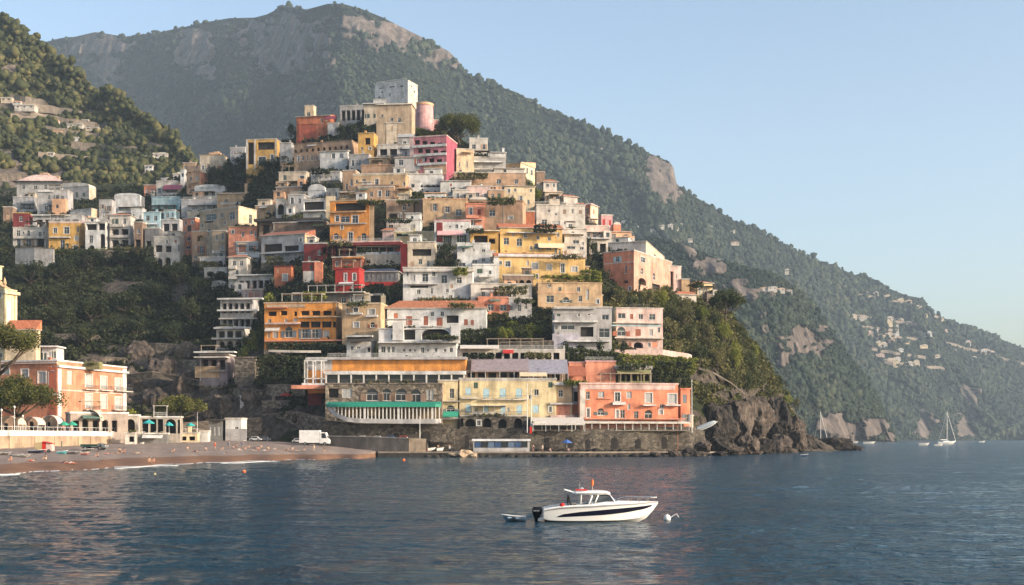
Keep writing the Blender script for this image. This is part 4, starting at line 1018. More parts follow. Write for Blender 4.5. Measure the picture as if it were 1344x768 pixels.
H(760,785,268,298,'salmon','w1/w2','pink and cream tall house on the right skyline',xs=775,yaw=-32,sidecol='cream',sw='w1/w1',rcol='pink')
H(785,804,283,300,'pink','c2','dull pink house with red shutters on the right skyline',sh='red',dep=5,yaw=10)
H(802,815,295,304,'salmon','-','salmon stub house at the low end of the skyline row',dep=4)
H(795,829,304,316,'peach','w2','orange-roofed cottage above the grey-topped pink palazzo',roof='shed',rcol='orange',rh=1,dep=5)
# --- second band
H(366,408,226,250,'pale','w1/w3','beige house with a planted terrace below the pale porch building',dep=6,ex=(('band',362,405,238,243,'tan'),))
H(362,400,246,262,'tan','-','long low tan terrace wall house right of the yellow garden pavilion',dep=4)
H(408,452,226,242,'pgrey','k5','white house with a strip of tall pale windows in the second band',dep=6)
H(450,472,224,250,'tan','w2','plain taupe house between the pale-windowed house and the sand one',dep=6)
H(484,512,207,222,'sand','-','curved sand-brown roofed house under the black-windowed white house',roof='shed',rcol='sand',rh=1.5,dep=5)
H(474,528,217,232,'tan','-','wide brown terrace storey over the sand-orange house',roof='cap',rcol='peach',dep=5)
H(464,537,229,262,'sand','-','sand-orange house with three blue-grey windows in the upper middle',W=[(475,480,235,242,'w'),(492,497,235,243,'b'),(512,516,238,244,'w'),(529,532,239,244,'w')],ex=(('band',464,537,228,231,'cream'),('slab',468,525,244,.4,1.1,'tan')),dep=7)
H(470,520,246,262,'tan','w4','brown lower storey house in front of the sand-orange house',dep=4,dd=-2)
H(519,541,247,260,'cream','-','small blank cream cube below the sand-orange house',dep=4)
H(518,560,206,232,'pgrey','w3/w2','grey terraced jumble below the magenta house',dep=6)
H(536,582,229,250,'white','k4/-','blue-white house with pale tall windows under the magenta house',dep=6)
H(578,618,237,262,'white','-','white house with a green oval window on the upper right',W=[(573,576,242,248,'w'),(591,597,246,254,'w'),(603,610,247,255,'w'),(594,602,259,263,'w')],roof='shed',rcol='white',rh=1.0,dep=7)
H(612,644,245,266,'blush','w3','ornate white-pink house with rooftop clutter on the upper right',ex=(('chimney',.1,2,'white'),('tank',.6)),dep=6)
H(596,690,227,262,'tan','w1/w4','long shaded tan house under the right shoulder of the town',dep=6,dd=1)
H(660,702,244,282,'cream','-','cream house with a pitched white roof line on the right slope',W=[(671,674,256,262,'w'),(682,685,257,264,'s'),(664,668,268,274,'w'),(692,695,262,268,'w')],roof='shed',rcol='offw',rh=1.2,sh='grey',dep=7)
H(640,662,250,278,'tan','w1/w2','mottled brown house between the ornate and the pitched cream house',dep=6)
# third band
H(404,432,250,264,'white','-','white domed house in the middle left',roof='vault',rh=2.4,rcol='white',dep=5)
H(378,406,256,284,'pgrey','w2/w2','grey-white stepped house left of the white balcony house',ex=(('rail',380,404),),dep=6)
H(362,380,262,284,'offw','a1','white house with a single arch beside the stepped house',dep=5)
H(398,442,262,292,'white','-','white house with a brown recessed balcony and a tall cream pillar',W=[(399,425,265,276,'O')],ex=(('band',428,440,258,292,'cream',.5),('slab',397,428,277,.5,1.5,'white')),dep=6)
H(428,450,248,262,'offw','w2','small off-white house above the orange house with oval windows',dep=5)
H(446,486,252,266,'sand','w4','tan attic terrace over the orange house',dep=5)
H(433,491,264,319,'orange','-','tall orange house with oval windows and two loggia storeys',
  W=[(438,444,306,314,'A'),(457,463,305,317,'b'),(474,481,306,316,'A'),(440,445,283,291,'b'),(462,470,283,293,'b'),(447,459,284,292,'w'),(440,480,267,277,'P')],
  ex=(('slab',434,480,278.5,.35,.7,'sand'),('slab',432,481,294,.35,.6,'grey'),('band',485,491,264,319,'sand')),rcol='sand',dep=7)
H(358,432,292,318,'brown','w5','dim brown houses and pale lean-tos under the dark pergola',ex=(('slab',392,426,291,.3,1.8,'pgrey'),('awning',412,426,294,297,'olive',1.5)),dep=4)
H(507,546,263,290,'tan','-','taupe house with a big grey garage-like opening in the middle',W=[(509,521,278,287,'O'),(528,533,268,276,'w')],rcol='offw',dep=6)
H(545,558,262,288,'brown','-','narrow brown house in the gap right of the taupe house',dep=5)
H(555,614,262,291,'sand','-','sand-coloured house with two tall shuttered windows above the pink awning house',W=[(568,573,267,277,'s'),(584,590,271,279,'s'),(598,606,275,283,'w')],sh='brown',rcol='peach',dep=7)
H(594,616,250,266,'offw','w2','white cube with one dark window above the sand-coloured shuttered house',dep=5)
H(611,636,268,303,'salmon','w1/w2','salmon-red house beside the big brown windowless house',rcol='coral',sh='darkred',dep=6)
H(634,690,264,312,'tan','-','big brown almost windowless house in the middle right',W=[(667,673,284,288,'t'),(655,658,292,302,'w'),(642,650,276,284,'w')],xs=686,yaw=-8,sidecol='tan',ex=(('pipe',661),),rcol='tan')
H(616,640,262,278,'brown','w2','brown stepped attic above the salmon-red house',dep=5)
H(688,702,278,298,'terra','-','small brick-brown annex right of the windowless brown house',dep=4)
H(700,768,270,300,'offw','-','large white house with a black double window on the right slope',W=[(711,718,288,295,'w'),(724,735,290,298,'k'),(746,751,294,301,'w'),(728,731,280,283,'w')],ex=(('rail',702,760),),yaw=8,dep=7)
H(764,800,297,316,'blush','w4','pale pink terraces stepping down toward the grey-topped palazzo',ex=(('slab',764,800,304,.3,1.2,'offw'),),dep=6)
H(732,770,301,338,'offw','-','white house with a dark doorway above the yellow palazzo end',W=[(736,741,309,319,'o'),(752,760,315,320,'w'),(744,755,323,327,'w'),(761,766,324,328,'w')],ex=(('slab',731,766,306,.4,1.2,'offw'),),dep=6)
H(770,798,314,334,'offw','o2','white covered terrace among the garden trees of the right slope',roof='slab',rcol='white',dep=5)
# fourth band
H(507,555,289,308,'white','-','long white terrace house with black doors below the taupe house',W=[(510,516,295,304,'w'),(538,545,295,303,'k')],rcol='white',dep=6)
H(502,520,302,318,'blush','-','blush-grey bastion wall left of the yellow terrace house',dep=4)
H(517,572,305,322,'lemon','-','pale yellow terrace house with a grey window row and a dark strip opening',W=[(520,535,306.5,310,'P'),(548,553,306,317,'w'),(533,541,308,314,'w')],rcol='cream',dep=6)
H(535,573,318,356,'pale','-','beige tower-like house with a dark loggia slit right of the red chimney wall',W=[(541,566,327,336,'P'),(549,554,340,347,'w'),(560,564,342,350,'w')],dep=6)
H(570,618,290,330,'white','-','white house with a crimson corner and pink awning over pink doors',W=[(589,592,296,299,'w'),(604,607,296,299,'w'),(585,590,309,319,'d'),(603,609,308,320,'d')],
  ex=(('awning',574,608,303,309,'pink',2.2),('band',573,581,292,318,'darkred'),('band',581,617,289,291,'pink')),rcol='pink',dep=7)
H(617,654,304,334,'ochre','-','shaded yellow veranda under a thin white roof beside the pink awning house',W=[(622,640,309,320,'o'),(642,650,313,320,'o')],roof='slab',rcol='cream',dep=6)
H(600,643,320,352,'white','w1/-','white cube house with a stepped terrace in the middle',W=[(632,637,327,331,'w'),(632,637,339,344,'w'),(602,611,345,350,'w')],rcol='white',dep=7)
H(632,650,330,348,'white','w1','narrow grey-white flank house beside the white cube',dep=5)
H(653,738,299,333,'yellow','-','orange-yellow house with dark square windows and a terracotta and white roof',
  W=[(661,668,312,321,'w'),(678,685,313,323,'w'),(701,710,320,327,'w'),(687,692,307,312,'w'),(704,708,309,314,'w'),(719,723,311,316,'w'),(717,724,324,328,'w'),(728,731,325,333,'F'),(733,736,327,334,'F')],
  roof='shed',rcol='terra',rh=2.6,ex=(('slab',666,732,305,.3,1.4,'white'),('awning',706,740,319,325,'cream',1.6)),yaw=7,dep=8)
H(648,768,337,372,'yellow','-','long pale yellow palazzo with white-framed windows and a terracotta strip roof',
  W=[(663,670,343,350,'b'),(698,706,345,354,'t'),(718,724,347,355,'t'),(736,741,346,358,'b'),(750,758,350,357,'t'),(662,679,361,372,'o')],
  roof='shed',rcol='terra',rh=2.2,ex=(('band',654,768,333,337,'white'),('band',648,655,338,372,'white')),yaw=5,dep=8)
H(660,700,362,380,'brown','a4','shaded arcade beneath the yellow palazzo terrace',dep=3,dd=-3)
H(620,650,348,374,'white','-/w2','white flat-fronted house below the white cube',W=[(641,645,355,360,'w'),(621,640,368,371,'k')],roof='cap',rcol='white',dep=5)
# red quarter
H(399,435,320,346,'darkred','-','dark red house under a white edge beam left of the crimson canopy',W=[(417,421,328,335,'w'),(423,434,325,334,'o')],rcol='white',dep=6)
H(434,530,318,338,'darkred','o6','wide restaurant floor under a long dark crimson canopy',ex=(('slab',434,530,321,.8,2.2,'darkred'),('rail',436,525)),rcol='blush',name='restaurant',cat='restaurant',dep=6)
H(436,480,338,352,'rust','w3','rust-brown storey with an orange beam beneath the crimson canopy',ex=(('slab',450,478,338,.5,1,'orange'),),dep=5)
H(526,541,320,352,'red','-','bright red chimney-like wall at the end of the crimson canopy',dep=4,xs=534,yaw=-20,roof='none',sidecol='coral',dd=-3)
H(397,424,344,375,'darkred','-','white and terracotta house with one arched red pilaster',W=[(404,410,362,370,'b')],ex=(('band',413,424,344,375,'coral',.3),('band',398,412,356,373,'offw')),dep=5)
H(440,478,353,386,'red','-','small bright crimson house with two white windows in the red quarter',W=[(452,455,359,369,'b'),(463,467,359,368,'b')],rcol='red',dep=6)
H(476,527,356,370,'dgrey','k7','dark blue glazed pavilion standing on a bright red base wall',roof='tile',rcol=(.04,.055,.10),rh=1.2,fm=paint((.03,.04,.08),.5),name='pavilion',cat='pavilion',dep=6,base=stucco(C_('red')),fd=4)
H(529,622,352,398,'white','-','large white terraced house with black doors and a pale green porch',
  W=[(538,545,361,369,'k'),(554,562,359,370,'w'),(579,587,361,372,'w'),(599,606,364,372,'b'),(547,552,380,386,'w'),(565,568,378,386,'w'),(585,589,379,384,'w'),(542,546,392,397,'w'),(538,562,375,378,'P')],
  ex=(('slab',530,622,355,.5,.8,'offw'),('slab',534,575,372,.4,1.0,'white')),dep=8)
H(617,698,373,400,'offw','-','long off-white house with blue-framed doors and a plant-hung balcony',W=[(648,653,383,389,'w'),(656,661,383,389,'w'),(666,671,381,390,'b'),(673,677,381,390,'w')],ex=(('slab',624,680,391,.3,1.4,'beige'),('plants',660,690,1.0,-1.5)),dep=7,noise_=.2)
H(627,668,391,414,'salmon','-','pink-brown veranda house with white french doors in front of the long off-white house',W=[(640,648,399,408,'d'),(656,665,400,408,'d')],dep=5,rcol='salmon')
H(666,698,392,412,'pgrey','-','grey house wing with three small windows beside the pink-brown veranda',W=[(669,673,401,408,'w'),(679,684,400,409,'w'),(688,692,401,406,'w')],dep=5)
H(703,790,372,404,'sand','-','sand-orange villa with an arched dark window and a broken stepped top',
  W=[(717,727,388,397,'w'),(739,747,390,397,'A'),(759,764,388,396,'w'),(769,773,380,394,'k'),(719,723,373,377,'w')],ex=(('plants',716,745,1.3,.2),('band',705,760,383,384.5,'peach')),rcol='sand',yaw=4,dep=8)
H(740,776,358,378,'sand','w2','small sand attic under the yellow-green climbing hedge',dep=4,dd=2)
H(772,791,388,404,'sand','-','low sand wing stepping down from the sand-orange villa',dep=4)
# right shoulder palazzo
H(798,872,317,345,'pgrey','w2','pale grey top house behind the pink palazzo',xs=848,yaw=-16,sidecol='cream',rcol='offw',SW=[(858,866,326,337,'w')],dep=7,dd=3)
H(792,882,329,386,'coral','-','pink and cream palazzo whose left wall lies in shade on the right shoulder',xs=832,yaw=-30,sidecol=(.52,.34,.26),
  W=[(808,813,337,344,'s','blue'),(820,823,348,359,'w'),(818,824,368,372,'o')],SW=[(841,847,337,344,'b'),(857,861,341,347,'c'),(841,844,352,360,'F'),(857,860,354,363,'F'),(838,848,365,374,'a'),(856,866,368,376,'O')],
  ex=(('slab',832,833,330,.3,.1,'offw'),('band',792,832,346,347.5,'blush')),trim='offw',dep=12,name='palazzo',cat='palazzo')
H(868,894,350,384,'blush','-','cream ornate wing with a tall brown screen right of the pink palazzo',W=[(875,884,356,381,'O'),(887,889,360,366,'w')],rcol='offw',dep=6,yaw=16)
H(892,905,367,388,'sand','-','small blank sand house between the ornate wing and the last villa',dep=5,yaw=0)
H(904,935,371,390,'lemon','w4','low pale yellow villa ending the row on the right shoulder',roof='tile',rh=.8,yaw=20,dep=6,name='villa',cat='villa')
H(884,914,386,396,'offw','-','white retaining terrace building beneath the last pale yellow villa',dep=3,yaw=14)
# --- fifth band
H(384,508,386,400,'dgrey','w8','dark roof bar with railings on top of the orange loggia hotel',W=[(486,500,388,398,'O')],ex=(('slab',386,480,385,.3,2.0,'offw'),('band',478,485,384,399,'cream'),('band',500,506,388,400,'cream')),roof='none',dep=5)
hot = H(347,452,398,458,'orange','-','orange terraced hotel with stacked loggias and brown blinds above the hedge',
  W=[(352,363,409,415,'O'),(368,377,408,414,'O'),(386,390,409,415,'O')]+[(395+i*14.5,406+i*14.5,408,414,'O') for i in range(4)]+[(393+i*14.5,406+i*14.5,422,430,'O') for i in range(4)]+
  [(351,354,435,444,'k'),(358,365,435,444,'k'),(374,384,429,443,'A'),(396,404,432,444,'d'),(409,418,432,444,'d'),(424,432,434,443,'k')],
  ex=(('slab',350,378,404,.3,1.2,'terra'),('band',350,400,400,404,'beige'),('slab',349,395,424,.5,1.1,'blush'),('awning',349,368,430,434,'offw',1.4),('band',452,453,398,458,'cream'),('slab',349,452,447,.4,1.4,'salmon'),('slab',392,452,416,.25,.8,'cream')),sidecol='sand',rcol='beige',name='hotel',cat='hotel',yaw=-6,dep=10,base=True)
H(449,509,399,455,'sand','-','cream-orange hotel wing with white window hoods right of the loggia hotel',W=[(464,470,404,410,'b'),(483,492,406,413,'t'),(464,471,423,430,'t'),(486,492,423,430,'A'),(466,471,438,445,'w')],rcol='cream',ex=(('slab',460,476,411,.5,.8,'white'),('slab',481,496,414,.5,.8,'white')),name='hotel_wing',cat='hotel',dep=9)
H(508,640,404,440,'white','-','long white house with closed rust-red shutters under a worn tile roof',
  W=[(533,541,415,427,'c','rust'),(556,562,415,427,'c','rust'),(573,581,417,428,'c','rust'),(609,614,419,427,'c','rust'),(517,522,411,418,'c','terra'),(586,602,414,424,'O'),(618,622,420,427,'c','rust')],
  roof='tile',rh=2.6,ex=(('slab',530,545,428,.25,.7,'offw'),('slab',553,567,428,.25,.7,'offw'),('slab',570,583,428,.25,.7,'offw')),dep=10,trim='white')
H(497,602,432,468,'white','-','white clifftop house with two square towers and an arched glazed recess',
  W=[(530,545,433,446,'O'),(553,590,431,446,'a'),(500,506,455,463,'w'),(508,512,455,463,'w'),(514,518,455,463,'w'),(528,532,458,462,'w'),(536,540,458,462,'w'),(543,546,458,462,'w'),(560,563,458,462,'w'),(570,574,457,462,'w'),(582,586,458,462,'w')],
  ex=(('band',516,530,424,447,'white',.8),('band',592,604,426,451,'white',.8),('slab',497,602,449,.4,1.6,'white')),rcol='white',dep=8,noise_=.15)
H(455,492,447,468,'white','-','white cube house with a black roller awning at its top',W=[(460,464,454,460,'w'),(468,473,455,458,'w'),(482,489,456,462,'O')],ex=(('awning',457,489,440,448,'dark',1.6),('slab',456,490,441,.4,1.5,'white')),dep=5,rcol='white')
H(725,803,404,464,'pgrey','-','lilac-grey and white villa with wide terraces on the lower right',
  W=[(736,754,427,433,'w'),(728,732,427,433,'w'),(762,779,429,442,'O'),(790,799,413,420,'w'),(786,800,431,443,'w'),(730,734,436,440,'w')],
  ex=(('band',725,760,438,462,'lilac'),('slab',725,784,421,.5,1.2,'white'),('slab',744,800,447,.45,1.6,'white'),('slab',726,780,404,.4,.8,'grey'),('band',726,784,406,412,'grey')),rcol='offw',name='villa',cat='villa',yaw=2,dep=9,base=True)
H(800,870,405,462,'blush','-','faded pink villa with arched and square windows joined to the lilac-grey villa',
  W=[(811,821,411,418,'w'),(827,831,412,419,'c'),(838,844,412,419,'w'),(852,860,412,420,'w'),(810,821,429,441,'A'),(834,841,432,441,'c','rust'),(852,857,432,441,'k'),(856,864,431,441,'P'),(832,844,449,457,'a'),(856,863,449,456,'c','salmon')],
  ex=(('slab',804,868,423,.3,.8,'offw'),('slab',806,870,443,.3,1.3,'offw'),('band',802,868,426,428,'blue')),sidecol='cream',name='villa',cat='villa',yaw=8,dep=9,base=True)
# --- beach front row
H(404,614,470,486,'orange','-','long orange-walled terrace storey over the white colonnade',ex=(('rail',430,600),('slab',402,614,470,.5,1.2,'pgrey'),('band',404,436,470,486,'pgrey')),rcol='pgrey',name='terrace_building',cat='terrace building',yaw=-2,dep=8,D=323)
def colonnade():
    D = 318; k = D/F; z = zof(503, D)
    e = empty('colonnade', P(427, 503, D)); tag(e, 'white colonnade of glazed bays running under the orange terrace wall', 'colonnade')
    W = 183*k; h = 16*k
    fr = Fr((0,0,0), (1,0,0), W)
    m = MB(); m.box(-.2, W+.2, -.2, 4, h-.9, h); m.box(-6, W+.2, -.6, 4, -.5, 0); m.build('beam', stucco(C_('white')), e)
    m = MB(); m.box(0, W, 1.6, 1.8, 0, h-.9); m.build('glazing', GLASS, e)
    n = 12
    for i in range(n):
        x = (W-.35)*i/(n-1); c = MB(); c.box(x, x+.35, -.05, .35, 0, h-.9); c.build('column', FRAME, e)
    r = MB(); rail_line(r, fr, 0, W, 0, -.15, 1.0, .4); r.build('railing', RAIL, e)
    # tall white frame at the left end
    m = MB()
    for x in (-28, -17, -6): m.box(x*k, x*k+.3, 0, .3, -1.5, h+13*k); m.box(x*k, x*k+.3, 4, 4.3, -1.5, h+13*k)
    m.box(-28*k, 2*k, 0, .3, h+13*k, h+13*k+.3); m.box(-28*k, 2*k, 0, .3, h*.35, h*.35+.25); m.box(-28*k, -28*k+.3, .3, 4, h+13*k, h+13*k+.3); m.box(-17*k, -17*k+.3, .3, 4, h+13*k, h+13*k+.3); m.box(-6*k, -6*k+.3, .3, 4, h+13*k, h+13*k+.3)
    m.build('frame', stucco(C_('white')), e)
    m = MB(); m.box(-44*k, 0, -1, 5, -1.5, -.55); m.build('floor_slab', stucco(C_('salmon')), e)
colonnade()
H(427,583,504,529,'brown','-','old brown stone storey with a row of grey glazed arches behind the green canopy',
  W=[(431,444,510,522,'O'),(449,462,510,522,'k')]+[(481,496,510,526,'A'),(502,513,510,526,'A'),(519,534,510,526,'A'),(539,552,511,528,'A')]+[(560,564,512,525,'k'),(565,569,512,525,'k')],matw=STONE,rcol='stone',roof='cap',yaw=-2,dep=6,name='arched_building',cat='restaurant building',D=313)
H(575,604,500,560,'lemon','-','narrow shaded cream wing with a green sunshade left of the yellow hotel',W=[(590,596,510,523,'w'),(586,597,532,541,'A'),(599,603,511,520,'w')],ex=(('slab',576,604,526,.25,1.0,'offw'),('awning',582,602,540,546,'green',2.0),('slab',576,606,548,.5,1.5,'offw')),yaw=-2,dep=8,D=315.5)
yh = H(603,727,498,562,'lemon','-','pale yellow seafront hotel with blue shutters over dark stone arches',
  W=[(611,618,509,519,'c','blue'),(634,642,510,522,'c','blue'),(656,664,510,522,'c','blue'),(677,685,510,522,'c','blue'),(701,707,511,519,'w'),
     (611,618,531,542,'c','blue'),(634,641,532,542,'c','blue'),(657,663,532,544,'c','blue'),(678,685,532,543,'c','blue'),(699,707,532,542,'c','blue')],
  ex=(('slab',606,628,522,.3,1.2,'offw'),('slab',632,648,524,.25,1.0,'offw'),('slab',652,670,524,.25,1.0,'offw'),('slab',673,692,524,.25,1.0,'offw'),('slab',604,693,545,.3,1.4,'offw'),('band',603,727,498,500,'offw')),
  rcol='offw',yaw=2,dep=9,name='hotel',cat='hotel',D=316)
for (a_, b_, z_) in ((606,628,522),(632,648,524),(652,670,524),(673,692,524),(604,693,545)):
    k_ = 316/F; fr_ = Fr((0,0,0), (1,0,0), 1); r_ = MB(); s0_ = (a_-603)*k_+.5; s1_ = (b_-603)*k_-.1
    zz_ = (562-z_)*k_; fr_.box(r_, s0_, s1_, zz_+.9, zz_+.96, .9, .95)
    q_ = s0_
    while q_ < s1_: fr_.box(r_, q_, q_+.04, zz_, zz_+.9, .9, .94); q_ += .22
    r_.build('railing', RAIL, yh)
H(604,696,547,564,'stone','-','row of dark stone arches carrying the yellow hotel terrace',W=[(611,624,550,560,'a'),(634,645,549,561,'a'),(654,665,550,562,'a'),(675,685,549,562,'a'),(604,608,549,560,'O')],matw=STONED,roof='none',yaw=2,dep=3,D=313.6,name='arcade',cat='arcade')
H(726,751,503,562,'sand','-','narrow sand house with one dark window and a pink lower wall',W=[(733,739,512,521,'w'),(728,748,507,522,'P')],ex=(('slab',727,750,503,.5,.8,'white'),('band',722,748,531,546,'salmon'),('slab',722,752,529,.4,.9,'white'),('slab',722,752,545,.6,1.2,'blush')),yaw=3,dep=8,D=317,rcol='white')
H(748,764,505,562,'pgrey','-','slim grey and red-brown house squeezed beside the coral seafront hotel',W=[(753,760,514,527,'o')],ex=(('band',751,761,531,545,'terra'),),yaw=3,dep=8,D=318)
H(761,898,505,562,'coral','-','long coral-pink seafront hotel with white balconies and shutters',
  W=[(769,774,514,524,'w'),(785,793,514,522,'k'),(807,814,515,527,'b'),(822,829,514,523,'k'),(847,856,516,529,'t'),(877,888,517,530,'t'),
     (770,774,536,548,'b'),(784,793,536,545,'A'),(808,812,538,549,'t'),(814,820,538,549,'w'),(832,838,540,550,'w'),(846,856,538,551,'F'),(865,870,538,544,'t'),(889,892,541,546,'w')],
  ex=(('slab',803,820,528,.7,1.3,'white'),('slab',843,860,531,.35,1.2,'white'),('slab',872,892,531,.35,1.2,'white'),('band',762,886,505,511,'blush'),('band',761,768,511,548,'offw'),('slab',766,898,549,.3,1.4,'salmon'),('slab',784,803,523,.15,.3,'salmon')),
  xs=890,yaw=8,sidecol='coral',rcol='blush',name='hotel',cat='hotel',D=318,dd=0)
H(885,906,511,556,'coral','w1/w1','rounded coral turret wing closing the seafront hotel',dep=6,D=322,yaw=16,rcol='coral')
H(896,910,546,560,'pale','-','low pale boundary block beside the coral turret wing',dep=4,D=323)
# terraces above the seafront hotels
def mroof(x0,x1,yt,yb,colr,label,D,nm='canopy_roof',pl=3.4):
    k = D/F; e = empty(nm, P(x0, yb, D)); tag(e, label, 'canopy'); W = (x1-x0)*k; h = (yb-yt)*k
    zt = zof(yt, D+7)-zof(yb, D)
    m = MB(); m.poly([(0,0,0),(W,0,0),(W,7,zt),(0,7,zt)]); m.poly([(0,0,-.08),(0,7,zt-.08),(W,7,zt-.08),(W,0,-.08)]); m.box(0, W, -.05, 0, -.4, .02); m.build('cloth', paint(C_(colr), .8, name='awning cloth', var=.2), e)
    m = MB()
    n = max(2, int(W/3.2))
    for i in range(n+1): x = (W-.12)*i/n; m.box(x, x+.12, .05, .17, -pl, -.08)
    m.build('post', WRAIL, e); return e
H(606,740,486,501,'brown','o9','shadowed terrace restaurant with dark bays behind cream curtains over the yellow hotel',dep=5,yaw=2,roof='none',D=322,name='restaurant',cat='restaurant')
mroof(618,694,471,486,'mauve','wide mauve-grey awning sloping over the terrace above the yellow hotel',320.5)
mroof(694,746,472,489,(.30,.29,.34),'lilac and blue-grey awning joined to the mauve one above the sand house',320.2)
mroof(682,718,484,492,'cream','small cream awning under the mauve one above the yellow hotel',317.5)
H(744,768,476,503,'salmon','-','pink terrace house behind a dark red sloping blind over the coral hotel',ex=(('awning',744,768,480,493,'rust',2.2),),dep=5,D=326,yaw=4,rcol='pink')
H(766,808,475,503,'salmon','-','blank dusty pink terrace wall with a white table row over the coral hotel',ex=(('band',768,806,478,492,'salmon'),('rail',768,806)),dep=5,D=326,yaw=4,rcol='pink')
H(807,855,484,502,'olive','o5','restaurant terrace under an olive awning at the right end above the coral hotel',ex=(('awning',808,852,484,490,'olive',2.6),('slab',806,856,480,.9,.6,'pgrey')),dep=5,D=327,yaw=6,roof='none',name='restaurant',cat='restaurant')
H(600,740,458,473,'offw','o12','white balustraded terrace bar crowded with tables below the garden wall',roof='rail',rcol='white',yaw=2,dep=4,D=330,name='terrace_bar',cat='bar',ex=(('awning',604,655,453,457,'offw',2.2),('awning',660,674,459,463,'red',1.5)))
# ================================================================ trees and hedges
BARK = paint((.10,.075,.055), .9, name='bark', var=.3)
M_pine = leaf_mat('pine needles', (.028,.036,.012), (.075,.085,.022), (.16,.15,.045), .5, .25)
M_broad = leaf_mat('broad leaves', (.020,.030,.012), (.050,.065,.022), (.11,.12,.04), .35, .25)
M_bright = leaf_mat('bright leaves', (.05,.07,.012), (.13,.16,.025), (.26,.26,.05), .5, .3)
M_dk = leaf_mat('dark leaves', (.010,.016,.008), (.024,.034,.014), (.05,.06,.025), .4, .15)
M_olive = leaf_mat('olive leaves', (.04,.045,.018), (.10,.10,.04), (.20,.18,.07), .35, .25)
def unit_crown(kind, r, n, leaf):
    """leaf cards in a unit-ish crown; returns mesh arrays. crown base at z=0"""
    if kind == 'pine':
        k = 52; a = r.random(k)*2*PI; q = np.sqrt(r.random(k))*.86
        C = np.stack([q*np.cos(a), q*np.sin(a), .28+.50*(1-q**2)*r.random(k)**.4+r.normal(0, .05, k)], 1); R = .18+.15*r.random(k); sq = .85
    elif kind == 'cypress':
        k = 26; t = np.linspace(.03, .97, k); w_ = .9*np.sin(PI*np.clip(t, 0, 1)**.7)**.8+.06; a = r.random(k)*2*PI
        C = np.stack([.35*w_*np.cos(a), .35*w_*np.sin(a), t], 1); R = .45*w_+.1; sq = .35
    elif kind == 'bush':
        k = 15; d = r.normal(0, 1, (k, 3)); d /= np.linalg.norm(d, axis=1)[:, None]
        C = d*(.55*r.random(k)**.4)[:, None]*[1, 1, .8]+[0, 0, .45]; R = .28+.2*r.random(k); sq = .9
    else:
        k = 30; d = r.normal(0, 1, (k, 3)); d /= np.linalg.norm(d, axis=1)[:, None]
        C = d*(.72*r.random(k)**.35)[:, None]*[1, 1, .42]+[0, 0, .5]; R = .17+.17*r.random(k); sq = .8
    C = C; V, Fq = leaf_clumps(C, R, max(6, n//k), leaf, r, sq)
    V = V.reshape(-1, 4, 3)
    if kind == 'cypress': 
        cc = V.mean(1, keepdims=True); V = cc+(V-cc)*np.array([1, 1, .45])
    return V.reshape(-1, 3), Fq
_tp = {}
def tree_proto(kind, var, wid, hgt, mat, seed, fine=1.0):
    """crown mesh sized in metres"""
    key = (kind, var, mat.name, round(wid*2), round(hgt*2), fine)
    if key in _tp: return _tp[key]
    r = np.random.default_rng(seed)
    leaf = .25*fine
    area = wid*wid*.6+wid*hgt*2.2
    n = int(min(16000, max(300, area*(26 if kind == 'pine' else 9)/fine**2)))
    V, Fq = unit_crown(kind, r, n, leaf/max(.5, (wid/2)))
    V = V*np.array([wid/2, wid/2, hgt])
    # keep leaves leaf-sized
    q = V.reshape(-1, 4, 3); c = q.mean(1, keepdims=True); e = q-c; s = np.linalg.norm(e, axis=2).max(1)[:, None, None]
    q = c+e/s*leaf*(.7+.6*r.random(len(q)))[:, None, None]
    o = np_mesh('crown', q.reshape(-1, 3), Fq, mat); COL.objects.unlink(o); _tp[key] = o
    return o
